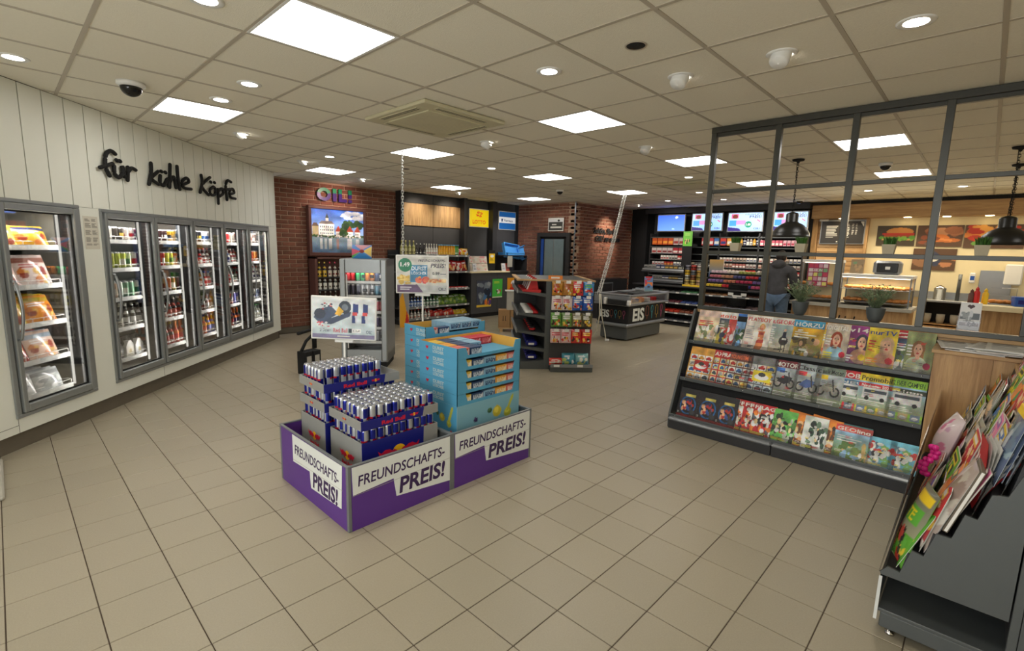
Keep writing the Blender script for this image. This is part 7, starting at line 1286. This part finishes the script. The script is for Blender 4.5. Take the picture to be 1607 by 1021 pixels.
flats(4.65, 3.25, 11, .79, CXX + .02, [(150, 110, 70), (190, 130, 80), (90, 60, 50)], 'sweets pack on the top counter shelf towards the till', 'sweets counter shelf by the till'); flats(4.65, 3.25, 11, .54, CXX + .02, [(110, 70, 50), (60, 50, 50), (130, 110, 110)], 'sweets pack on the second counter shelf towards the till', 'sweets second shelf by the till')
# stepped sweets display on the counter
T = thing('sweets_display', 'stepped sweets display on the counter below the third screen', 'display', (CXX + .25, 3.35, .93))
for k in range(4): mb = MB(); mb.box(.08 * k, 0, 0, .08 * k + .08, 1.3, .03 + .1 * k); mb.obj('step', 'black', T)
for k, cols in enumerate(([(226, 190, 60), (200, 50, 60), (40, 60, 130), (206, 90, 130)], [(120, 96, 150), (206, 130, 100), (190, 60, 90), (120, 100, 160)], [(206, 120, 130), (190, 140, 110), (90, 90, 140), (200, 60, 70), (60, 70, 130)], [(226, 200, 210), (226, 216, 206), (170, 176, 90), (190, 190, 170)])):
    flats(4.62, 3.38, 14, .96 + .1 * k + .016, CXX + .26 + .08 * k, cols, f'sweets bar on the {["lowest", "second", "third", "top"][k]} step of the counter display', f'bars {["lowest", "second", "third", "top"][k]} step', .085, .05, .07, 'sweets', 'sweets_bar')
T = thing('card_terminal', 'black card stand with a white notch on the counter by the till', 'card stand', (CXX - .0, 3.82, .93), -PI / 2); mb = MB(); mb.cbox(-.2, 0, -.35, .2, .05, .12, .006); mb.obj('board', 'black_gloss', T); mb = MB(); mb.box(-.19, -.004, -.12, -.08, 0, -.06); mb.box(.08, -.004, -.12, .19, 0, -.06); mb.box(-.1, -.004, -.16, .1, 0, -.11); mb.obj('white_notch', 'white', T)
for zt, yy0, yy1 in ((1.30, 6.25, 5.12), (1.05, 6.0, 5.15)):
    T = thing('tobacco_drawer_unit', ('upper' if zt > 1.2 else 'lower') + ' curved dark tray unit with pouches left of the tin dispenser', 'tray unit', (11.2, yy1, zt - .1)); mb = MB(); mb.prism([(0, 0), (.35, 0), (.35, .12), (.25, .14), (.05, .1), (-.02, .04)], 'y', 0, yy0 - yy1); mb.obj('body', 'dark2', T); mb = MB(); mb.prism([(-.022, .03), (.04, .1), (.05, .095), (-.01, .025)], 'y', 0, yy0 - yy1); mb.obj('clear_edge', 'rack_lt', T)
    if zt < 1.2: mb = MB(); mb.box(.1, .02, -.02, .3, .05, 0); mb.box(.1, .8, -.02, .3, .82, 0); mb.obj('support', 'dark2', T)
    fill('tobacco_pouch', 'pouch', [((150, 150, 146), (60, 60, 60)), ((60, 70, 110), W_), ((96, 84, 60), (206, 170, 80)), ((60, 60, 60), (190, 190, 170))], yy0, yy1, 10, zt + .03, 11.28, f'tobacco pouch in the {"upper" if zt > 1.2 else "lower"} curved tray unit', f'pouches {"upper" if zt > 1.2 else "lower"} tray unit', .02, .1, .07)
T = thing('tin_dispenser', 'yellow-footed dispenser with four rows of round tobacco tins', 'dispenser', (11.05, 4.66, .93)); mb = MB(); mb.box(.1, 0, 0, .14, .42, .5); mb.box(.0, -.01, 0, .14, 0, .5); mb.box(.0, .42, 0, .14, .43, .5); mb.obj('case', 'black', T); mb = MB(); mb.cbox(-.02, -.01, 0, .14, .43, .04, .004); mb.obj('yellow_foot', 'yellow', T)
for r_ in range(4):
    for c_ in range(3):
        col = [[(206, 170, 130), (214, 190, 100), (206, 180, 110)], [(170, 150, 70), (140, 90, 60), (190, 190, 170)], [(190, 150, 70), (110, 116, 120), (226, 186, 60)], [(190, 180, 170), (170, 60, 50), (120, 120, 130)]][r_][c_]
        o = mo('tobacco_tin', round_mesh('tin', [(.058, 0), (.06, .005), (.06, .04), (.06, .08), (.06, .1), (.055, .105)], 14, lambda t, v, c=col: tuple(q * .6 for q in c) if .3 < v < .6 else c, 'metal_print'), None, (11.09, 4.73 + c_ * .138, .975 + r_ * .112)); tag(o, f'{colword(col)} round tin in the {["lowest", "second", "third", "top"][r_]} row of the dispenser', 'tin', 'round tins in the yellow-footed dispenser')
cv = Cv(26, 36, (110, 190, 60)); cv.blobs(.2, .2, .8, .4, [(160, 80, 50), (226, 190, 120), (60, 60, 40)], 10, .08, 3); cv.lines(.2, .7, .8, .88, 2, (200, 220, 120)); t = print_obj('green_leaflet', cv, .24, .37, None, (12.3, 5.62, 1.87), -PI / 2, 0, t=.004); tag(t, 'bright green leaflet hanging between the first two screens', 'leaflet'); mb = MB(); mb.box(-.13, .002, -.75, .13, .02, .37); mb.box(-.1, -.0, -.9, .1, .3, -.75); o = mb.obj('hanger', 'black', t)
cv = Cv(30, 24, (120, 130, 130)); cv.grad(0, 0, 1, 1, (90, 120, 170), (190, 150, 80)); t = print_obj('till_screen', cv, .32, .4, None, (11.5, 4.52, 1.16), -PI / 2, 0, t=.03); tag(t, 'till screen behind the partition post beside the tins', 'screen'); mb = MB(); mb.box(-.05, .02, -.23, .05, .06, 0); mb.obj('stand', 'black', t)
# ================================================================ the customer
def skin_body(nm, V, E, R, root, m, sub=2, parent=None):
    me = bpy.data.meshes.new(nm); me.from_pydata(V, E, []); me.update(); o = bpy.data.objects.new(nm, me); COL.objects.link(o); md = o.modifiers.new('s', 'SKIN'); o.modifiers.new('u', 'SUBSURF').levels = sub
    o.modifiers['u'].render_levels = sub; sv = me.skin_vertices[0].data
    for i, r_ in enumerate(R): sv[i].radius = r_ if isinstance(r_, tuple) else (r_, r_); sv[i].use_root = (i == root)
    me.materials.append(M[m]); md.use_smooth_shade = True
    if parent: o.parent = parent
    return o
PX, PY = 10.0, 2.78
P_ = thing('person', 'man seen from behind in grey hooded fleece and blue jeans at the counter', 'person', (PX, PY, 0), 0)
# faces +x; left hand side is +y
V = [(0, 0, .98), (.01, 0, 1.12), (.02, 0, 1.28), (.03, 0, 1.42), (.04, 0, 1.5), (.07, 0, 1.56), (.03, .17, 1.44), (.03, .22, 1.4), (.1, .24, 1.2), (.28, .2, 1.1), (.4, .12, 1.12), (.03, -.17, 1.44), (.03, -.22, 1.4), (.08, -.245, 1.2), (.26, -.2, 1.08), (.38, -.1, 1.12), (0, .1, .92), (.01, .1, .5), (-.02, .1, .1), (0, -.1, .92), (.02, -.1, .5), (0, -.1, .1), (.1, .1, .05), (.12, -.1, .05)]
E_ = [(0, 1), (1, 2), (2, 3), (3, 4), (4, 5), (3, 6), (6, 7), (7, 8), (8, 9), (9, 10), (3, 11), (11, 12), (12, 13), (13, 14), (14, 15), (0, 16), (16, 17), (17, 18), (0, 19), (19, 20), (20, 21), (18, 22), (21, 23)]
R_ = [(.09, .12), (.08, .11), (.09, .12), (.08, .11), .055, .05, .05, .045, .04, .035, .03, .05, .045, .04, .035, .03, .07, .05, .04, .07, .05, .04, .035, .035]
skin_body('body', V, E_, R_, 0, 'skin', 2, P_)
Vt = [(0, 0, .93), (.0, 0, 1.02), (.01, 0, 1.15), (.02, 0, 1.3), (.02, 0, 1.42), (.03, 0, 1.5), (.02, .16, 1.44), (.03, .225, 1.39), (.1, .245, 1.19), (.27, .21, 1.1), (.02, -.16, 1.44), (.03, -.225, 1.39), (.08, -.25, 1.19), (.25, -.21, 1.08)]
skin_body('fleece', Vt, [(0, 1), (1, 2), (2, 3), (3, 4), (4, 5), (4, 6), (6, 7), (7, 8), (8, 9), (4, 10), (10, 11), (11, 12), (12, 13)], [(.14, .19), (.145, .19), (.14, .185), (.145, .2), (.12, .17), .08, .1, .09, .068, .055, .1, .09, .068, .055], 0, 'hoodie', 2, P_)
mb = MB(); mb.sphere((-.04, 0, 1.53), .11, 14, 10, 0, (.85, 1.1, .75)); mb.obj('hood', 'hoodie', P_)
skin_body('jeans', [(0, 0, .98), (0, .1, .9), (0, .11, .75), (.01, .11, .5), (-.02, .11, .1), (0, -.1, .9), (0, -.11, .75), (.02, -.11, .5), (0, -.11, .1)], [(0, 1), (1, 2), (2, 3), (3, 4), (0, 5), (5, 6), (6, 7), (7, 8)], [.16, .13, .115, .09, .075, .13, .115, .09, .075], 0, 'denim', 2, P_)
mb = MB(); mb.sphere((.09, 0, 1.645), .1, 18, 14, 0, (.98, .78, 1.15)); mb.sphere((.19, 0, 1.63), .018, 8, 6, 0, (1, .7, 1.2)); mb.sphere((.09, .079, 1.64), .025, 8, 6, 0, (.7, .4, 1.2)); mb.sphere((.09, -.079, 1.64), .025, 8, 6, 0, (.7, .4, 1.2)); mb.obj('head', 'skin', P_)
mb = MB(); mb.sphere((.075, 0, 1.67), .105, 18, 14, 0, (.98, .84, 1.1)); mb.obj('hair', 'hair', P_); mb = MB(); [mb.sphere((.182, s_ * .03, 1.655), .008, 8, 6, 0) for s_ in (-1, 1)]; mb.obj('eye', 'black', P_); mb = MB(); mb.sphere((.183, 0, 1.59), .018, 8, 6, 0, (.4, 1.2, .3)); mb.obj('mouth', mat('lips', (170, 90, 80)), P_)
for sy in (1, -1):
    hx, hy, hz_ = (.4, .12, 1.12) if sy > 0 else (.38, -.1, 1.12); mb = MB(); mb.sphere((hx + .03, hy, hz_), .04, 10, 8, 0, (1.1, .9, .5))
    for k in range(4): y = hy - .028 + k * .018; mb.tube([(hx + .06, y, hz_), (hx + .1 + .008 * (1.5 - abs(k - 1.5)), y, hz_ - .005), (hx + .115 + .01 * (1.5 - abs(k - 1.5)), y, hz_ - .025)], [.0095, .009, .007], 6)
    mb.tube([(hx + .02, hy - sy * .035, hz_), (hx + .05, hy - sy * .06, hz_ - .005), (hx + .075, hy - sy * .06, hz_ - .01)], [.011, .01, .008], 6); mb.obj('hand', 'skin', P_)
for s_ in (1, -1): mb = MB(); mb.cbox(-.08, s_ * .1 - .045, 0, .18, s_ * .1 + .045, .09, .025); mb.obj('shoe', 'rubber', P_)
# ================================================================ bakery
def foodpic(kind, cvn):
    g_ = cvn
    if kind == 'burger': g_.rect(.15, .28, .95, .38, (200, 150, 90)); g_.ell(.6, .7, .35, .2, (206, 140, 70)); g_.rect(.2, .46, .98, .58, (170, 70, 40)); g_.rect(.15, .55, .98, .62, (200, 50, 40)); g_.blobs(.1, .3, 1, .42, [(90, 150, 50), (120, 170, 60)], 18, .07, 1)
    elif kind == 'croissant': g_.blobs(.35, .5, .9, .85, [(190, 130, 90), (206, 150, 110), (170, 110, 76)], 9, .16, 2); g_.ell(.5, .4, .22, .18, (226, 130, 60)); g_.ell(.7, .3, .25, .1, (206, 120, 60)); g_.line((.3, .4), (.75, .3), .1, (236, 150, 80)); g_.blobs(.1, .1, .4, .7, [(150, 80, 50), (110, 90, 80)], 7, .1, 3)
    elif kind == 'pizza': g_.blobs(.1, .4, .9, .95, [(226, 110, 50), (200, 60, 40), (236, 170, 80), (230, 140, 60)], 24, .12, 4); g_.ell(.25, .2, .12, .1, (110, 160, 70))
    else: g_.poly([(.2, .6), (.45, .95), (.7, .6), (.6, .2), (.3, .2)], (60, 66, 90)); g_.blobs(.3, .3, .6, .6, [W_, (220, 220, 220)], 6, .1, 5); g_.blobs(0, .1, .3, .6, [(150, 110, 80)], 6, .1, 6); g_.blobs(.7, .2, 1, .7, [(190, 130, 90)], 6, .1, 7)
    return g_
for kind, y0, y1, z0, z1, l in (('burger', 1.8, 1.16, 1.95, 2.36, 'framed burger picture on the cream wall'), ('croissant', 1.13, .43, 1.94, 2.36, 'framed croissant picture in the middle of the cream wall'), ('pizza', .41, -.42, 1.92, 2.36, 'framed pizza picture behind the big black lamp'), ('apron', 1.15, .48, 1.47, 1.9, 'dark picture of a baker apron below the croissant picture')):
    w_ = y0 - y1; cvx = foodpic(kind, Cv(60, 40, (96, 70, 50) if kind != 'burger' else (70, 60, 44))); t = thing('food_picture', l, 'picture', (13.08, (y0 + y1) / 2, z0), -PI / 2); mb = MB(); mb.cbox(-w_ / 2, 0, 0, w_ / 2, .018, z1 - z0, .003); mb.obj('board', 'dark2', t); print_obj('print', cvx, w_, z1 - z0, t, (0, -.002, 0), 0, 0, t=.001)
T = thing('menu_board', 'black menu board with white writing on the wooden slats', 'board', (12.98, 2.42, 1.98), -PI / 2); w_ = .84; mb = MB(); mb.cbox(-w_ / 2, .0, -.01, w_ / 2, .03, .52, .003); mb.obj('frame', 'rack_lt', T)
cv = Cv(96, 58, (44, 42, 42)); cv.lines(.12, .25, .42, .82, 8, (206, 206, 200), .45, 1); 
for x in (.55, .62, .72, .8): cv.lines(x, .25 if x < .7 else .4, x + .05, .9, 9 if x < .7 else 7, (206, 206, 200), .45, int(x * 100))
cv.poly([(.9, .98), (.98, .98), (.98, .76)], (214, 214, 210)); cv.ell(.4, .08, .015, .025, W_); cv.ell(.58, .09, .015, .025, W_); print_obj('chalk_print', cv, w_ - .04, .48, T, (0, -.002, .005), 0, 0, t=.001); mb = MB(); mb.cbox(-.46, -.01, .49, -.28, .0, .535, .002); mb.obj('header', 'white', T)
BXX = 10.35
T = thing('bakery_counter', 'oak-fronted bakery counter under the glass bread case', 'counter', (BXX, .85, 0)); mb = MB(); mb.box(.02, 0, 0, .75, 1.75, .8); mb.obj('body', 'oak_z', T); mb = MB(); mb.cbox(-.04, -.03, .8, .8, 1.78, .86, .004); mb.obj('worktop', 'grey_bin', T)
lettering('Lieber', .17, 'black', T, (.012, 1.0, .5), ext=.004, bold=.01, sl=.2, wfit=.5, rot=(0, 0, -PI / 2))
def glass_case(y0, y1, z0, z1, x, d, l, levels, bread):
    T = thing('glass_display_case', l, 'display case', (x, y0, z0)); W = y1 - y0; h = z1 - z0; mb = MB()
    for (a, b) in ((0, 0), (0, W - .02), (d - .02, 0), (d - .02, W - .02)): mb.box(a, b, 0, a + .02, b + .02, h)
    mb.obj('post', 'rack_lt', T); mb = MB(); mb.cbox(-.01, -.01, h - .05, d, W + .01, h, .004); mb.obj('top', 'white', T); mb = MB(); mb.box(.02, .03, h - .058, .06, W - .03, h - .052); mb.obj('light_strip', 'warm_strip', T)
    mb = MB(); mb.box(0, .02, .03, .005, W - .02, h - .05); mb.obj('front_glass', 'glass', T); mb = MB(); mb.box(d - .01, 0, 0, d, W, h); mb.obj('back_wall', 'cream', T)
    for z in levels: mb = MB(); mb.box(.02, .02, z, d - .02, W - .02, z + .01); mb.obj('tray', 'rack_lt', T)
    return T
M['warm_strip'] = emit_mat('warm_strip', (255, 236, 200), 6)
area('case_lamp', (BXX + .12, 1.35, 1.33), (0, 0, 0), .1, .9, 5, (1, .85, .62))
area('bakery_light', (12.4, .9, 2.5), (0, math.radians(25), 0), .4, 3.4, 42, (1, .84, .58))
area('bakery_light', (12.7, 2.42, 2.5), (0, math.radians(20), 0), .2, .6, 7, (1, .84, .58))
glass_case(.87, 1.87, .86, 1.40, BXX, .6, 'long glass bread case with warm light on the oak counter', [.06, .28], 1); glass_case(1.93, 2.48, .86, 1.63, BXX, .6, 'tall glass case with a magenta poster beside the standing man', [.06, .3], 0)
bm = MB(); bm.sphere((0, 0, .03), .05, 12, 8, 0, (1, 1.5, .65)); bread = bm.mesh('roll', ['bread'])
cmx = MB(); pts = [(.07 * math.cos(a), .07 * math.sin(a) - .05, .03) for a in [PI * (.12 + .76 * k / 8) for k in range(9)]]; cmx.tube(pts, [.008, .018, .027, .033, .036, .033, .027, .018, .008], 10); crois = cmx.mesh('croissant', ['bread'])
for lv, z in (('lower', .93), ('upper', 1.15)):
    for k in range(9):
        for d_ in range(2):
            o = mo('bread_roll' if (k + d_) % 3 else 'croissant', bread if (k + d_) % 3 else crois, None, (BXX + .14 + d_ * .2, .95 + k * .1, z), rg.uniform(-.5, .5)); tag(o, ('golden bread roll' if (k + d_) % 3 else 'golden croissant') + f' on the {lv} tray of the glass bread case', 'bread', f'baked goods on the {lv} tray')
for k in range(5):
    for z in (.93, 1.17): o = mo('bread_roll', bread, None, (BXX + .16, 2.02 + k * .11, z), rg.uniform(-.5, .5)); tag(o, f'bread roll on the {"lower" if z < 1 else "upper"} tray of the tall glass case', 'bread', 'rolls in the tall glass case')
cv = Cv(50, 60, (150, 36, 84)); g_ = random.Random(4)
for r_ in range(5):
    for c_ in range(4): cv.rect(.06 + c_ * .23, .05 + r_ * .19, .25 + c_ * .23, .2 + r_ * .19, [(226, 206, 210), (206, 150, 170), (196, 60, 90), (226, 220, 120), (120, 160, 120)][g_.randrange(5)])
cv.text('SCHON', .08, .64, .12, W_, 'l', fit=.62)
t = print_obj('magenta_poster', cv, .33, .42, None, (BXX - .02, 2.22, 1.15), -PI / 2, 0, t=.004); tag(t, 'magenta grid poster on the tall glass case beside the man', 'poster')
T = thing('bread_oven', 'small rounded grey appliance with dark screen on the bread case', 'appliance', (10.9, 1.28, 1.4)); mb = MB(); mb.cbox(-.12, -.2, 0, .15, .2, .24, .04); mb.obj('case', 'rack_lt', T); mb = MB(); mb.cbox(-.13, -.16, .04, -.118, .14, .2, .008); mb.obj('dark_screen', 'black_gloss', T); mb = MB(); mb.box(-.133, -.05, .09, -.13, .02, .14); mb.obj('label', 'paper', T)
cv = Cv(20, 28, (150, 130, 100)); cv.blobs(.1, .1, .9, .6, [(120, 90, 60), (180, 150, 110)], 10, .12, 2); cv.ell(.3, .75, .16, .1, (120, 150, 110)); t = print_obj('promotion_card', cv, .2, .26, None, (10.8, 1.72, 1.4), -PI / 2, -.25, t=.004); tag(t, 'brown card leaning on the bread case beside the appliance', 'card')
# back bench and front service counter
T = thing('back_bench', 'steel-topped back bench with open shelf along the cream wall', 'bench', (12.4, -3.1, 0)); mb = MB(); mb.cbox(-.02, 2.4, .88, .65, 4.0, .92, .004); mb.obj('worktop', 'alu', T); mb = MB(); mb.box(.6, 2.4, .92, .65, 4.9, 1.05); mb.obj('splashback', 'alu', T)
mb = MB(); mb.box(0, 2.4, 0, .6, 3.1, .86); mb.obj('cupboard_body', 'oak_z', T); mb = MB(); mb.box(.35, 3.1, 0, .6, 3.95, .86); mb.obj('shelf_back', 'black', T); mb = MB(); mb.box(0, 3.1, .45, .35, 3.95, .47); mb.box(0, 3.1, 0, .35, 3.95, .42); mb.obj('open_shelf', 'oak_z', T); mb = MB(); mb.box(0, 3.95, 0, .6, 4.0, .88); mb.obj('side', 'oak_z', T)
for k in range(3): T = thing('cup_stack', 'pale cup stack on the open shelf of the back bench', 'cup', (12.5, .75 - k * .2, .47), 0, 'cup stacks on the back bench shelf'); mb = MB(); mb.lathe([(.05, 0), (.065, .1), (.066, .18), (.06, .18)], 14); mb.obj('stack', 'grey_bin', T)
T = thing('service_counter', 'beige-fronted service counter right of the bread case', 'counter', (10.6, -3.1, 0)); mb = MB(); mb.box(.02, 0, 0, .6, 3.25, .92); mb.obj('body', 'oak_z', T); mb = MB(); mb.cbox(-.1, -.02, .92, .66, 3.27, 1.0, .006); mb.obj('worktop', 'cream', T); mb = MB(); mb.box(-.04, .0, .98, -.02, 3.2, 1.0); mb.obj('trim', 'rack_lt', T)
def bottle2(p, c, l, h=.2):
    T = thing('sauce_bottle', l, 'bottle', p); mb = MB(); mb.lathe([(.035, 0), (.04, .02), (.04, h * .7), (.02, h * .82), (.02, h * .85)], 14); mb.obj('body', c, T); mb = MB(); mb.lathe([(.024, h * .85), (.024, h * .93), (.008, h), (.006, h * 1.05)], 14); mb.obj('cap', c, T)
bottle2((10.8, .08, 1.0), 'red', 'red ketchup bottle on the service counter', .26); bottle2((10.85, -.02, 1.0), 'yellow', 'yellow mustard bottle beside the ketchup', .24); bottle2((10.8, .14, 1.0), 'brown', 'brown sauce bottle left of the ketchup', .22)
T = thing('napkin_box', 'blue napkin box at the right end of the service counter', 'box', (10.85, -.45, 1.0), .2); mb = MB(); mb.cbox(-.1, -.12, 0, .1, .12, .15, .01); mb.obj('box', 'blue', T); mb = MB(); mb.box(-.102, -.08, .04, -.1, .08, .1); mb.obj('label', 'rb_blue', T)
T = thing('bread_tray', 'clear covered tray with rolls on the service counter', 'tray', (11.0, -.22, 1.0)); mb = MB(); mb.cbox(-.15, -.16, 0, .15, .16, .02, .004); mb.obj('tray', 'rack_lt', T); mb = MB(); mb.box(-.14, -.15, .02, -.137, .15, .26); mb.box(-.14, -.15, .26, .14, .15, .263); mb.box(-.14, -.15, .02, .14, -.147, .26); mb.obj('cover', 'glass', T)
for k in range(4): o = mo('bread_roll', bread, None, (10.93 + .05 * (k % 2), -.33 + .07 * k, 1.02), k); tag(o, 'bread roll under the clear cover on the service counter', 'bread', 'rolls under the clear cover')
T = thing('steel_canister', 'steel canister with domed lid on the back bench', 'canister', (12.3, 1.0, .92)); T.location = (12.6, .62, .92); mb = MB(); mb.lathe([(.09, 0), (.09, .2), (.095, .2), (.095, .22), (.05, .26), (.01, .28)], 20); mb.obj('body', 'chrome', T)
T = thing('drinks_tap', 'tall dark tap on the back bench', 'tap', (12.6, .36, .92)); mb = MB(); mb.tube([(0, 0, 0), (0, 0, .5)], .03, 10); mb.tube([(0, 0, .42), (-.1, 0, .42), (-.12, 0, .38)], .012, 8); mb.obj('column', 'rack', T)
T = thing('wall_dispenser', 'white paper towel dispenser on the cream wall', 'dispenser', (13.0, -.35, 1.25)); mb = MB(); mb.cbox(-.06, -.12, 0, .08, .12, .38, .02); mb.obj('case', 'white', T)
T = thing('soap_dispenser', 'small soap dispenser on the cream wall above the mustard', 'dispenser', (13.03, .2, 1.25)); mb = MB(); mb.cbox(-.03, -.045, 0, .05, .045, .2, .015); mb.obj('case', 'white', T); mb = MB(); mb.box(-.033, -.03, .06, -.03, .03, .14); mb.obj('window', 'blue', T)
T = thing('backsplash_plate', 'steel wall panel beside the towel dispenser', 'panel', (13.09, -.15, 1.0)); mb = MB(); mb.cbox(-.02, -.2, 0, 0, .25, .5, .003); mb.obj('plate', 'alu', T)
T = thing('glass_fridge', 'green glass drinks fridge at the right edge behind the lamp', 'fridge', (12.5, -1.15, 0)); mb = MB(); mb.cbox(0, -.35, 0, .6, .35, 2.0, .01); mb.obj('body', 'rack_lt', T); mb = MB(); mb.box(-.01, -.3, .2, .0, .3, 1.8); mb.obj('door_glass', mat('green_glass', (60, 100, 80), .1), T)
# small lights under the wood fascia
for k, y in enumerate((2.42, 1.3, .7, .1, -.6)):
    t = thing('downlight', 'warm downlight under the oak fascia above the ' + ['menu board', 'burger picture', 'croissant picture', 'pizza picture', 'glass fridge'][k], 'spotlight', (12.85, y, 2.52)); mb = MB(); mb.lathe([(.001, -.012), (.06, -.012), (.065, 0)], 18); mb.obj('lens', 'warm_light', t); mb = MB(); mb.lathe([(.06, -.004), (.075, -.003), (.078, 0)], 18, caps=False); mb.obj('ring', 'white', t)
# pendant lamps
def pendant(p, zb, l, r=.2):
    T = thing('pendant_lamp', l, 'pendant lamp', (p[0], p[1], zb)); h = .17
    mb = MB(); mb.lathe([(r + .01, -.004), (r, .0), (r * .98, .03), (r * .85, .09), (r * .62, .14), (r * .36, .17), (r * .33, .18), (r * .33, .27), (r * .28, .285), (r * .08, .3)], 32, caps=False); mb.lathe([(r * .97, .0), (r * .9, .06), (r * .6, .13), (r * .3, .165)], 32, caps=False); mb.obj('bell', 'lamp_black', T)
    mb = MB(); mb.lathe([(.001, .04), (.03, .05), (.035, .09), (.02, .15)], 14); mb.obj('bulb', 'white', T); H_ = HC - zb
    mb = MB(); mb.lathe([(.07, H_ - .001), (.065, H_ - .02), (.02, H_ - .03), (.012, H_ - .05)], 20); mb.obj('ceiling_rose', 'black', T)
    mb = MB(); z = .3; k = 0
    while z < H_ - .06:
        a = (.012, 0) if k % 2 else (0, .012); mb.tube([(a[0] * math.sin(q * PI / 3), a[1] * math.sin(q * PI / 3), z + .017 + .02 * math.cos(q * PI / 3)) for q in range(6)], .0035, 4, closed=True); z += .03; k += 1
    mb.tube([(.01, .01, .3), (.014, .0, H_ * .6), (.0, .012, H_ - .04)], .004, 5); mb.obj('hanging_chain', 'black', T)
pendant((7.05, 1.87), 1.93, 'black bell pendant lamp in front of the fourth screen', .215); pendant((7.56, -.09), 1.86, 'large black bell pendant lamp at the right edge, nearer one', .22); pendant((8.9, -.12), 1.9, 'black bell pendant lamp at the right edge, half hidden behind the nearer one', .2)
# ================================================================ look-alikes in a row: say which one, counted from the left
_by = {}
for o in SC.objects:
    if o.parent is None and 'category' in o.keys() and 'group' in o.keys(): _by.setdefault(o['label'], []).append(o)
for l, os_ in _by.items():
    if not 2 <= len(os_) <= 24: continue
    n = len(l.split()); suf = ' from the left' if n <= 12 else ' from left' if n <= 13 else None
    if suf is None: continue
    os_.sort(key=lambda o: (pix(o.location) or (0,))[0])
    for k, o in enumerate(os_): o['label'] = l + ', ' + ORDW[k] + suf
for l, os_ in _by.items():
    if len(os_) == 2 and os_[0]['label'] == os_[1]['label']:
        os_.sort(key=lambda o: (pix(o.location) or (0,))[0]); os_[0]['label'] = 'left ' + l; os_[1]['label'] = 'right ' + l
for o in list(SC.objects):
    if o.type == 'EMPTY': o.empty_display_size = .05
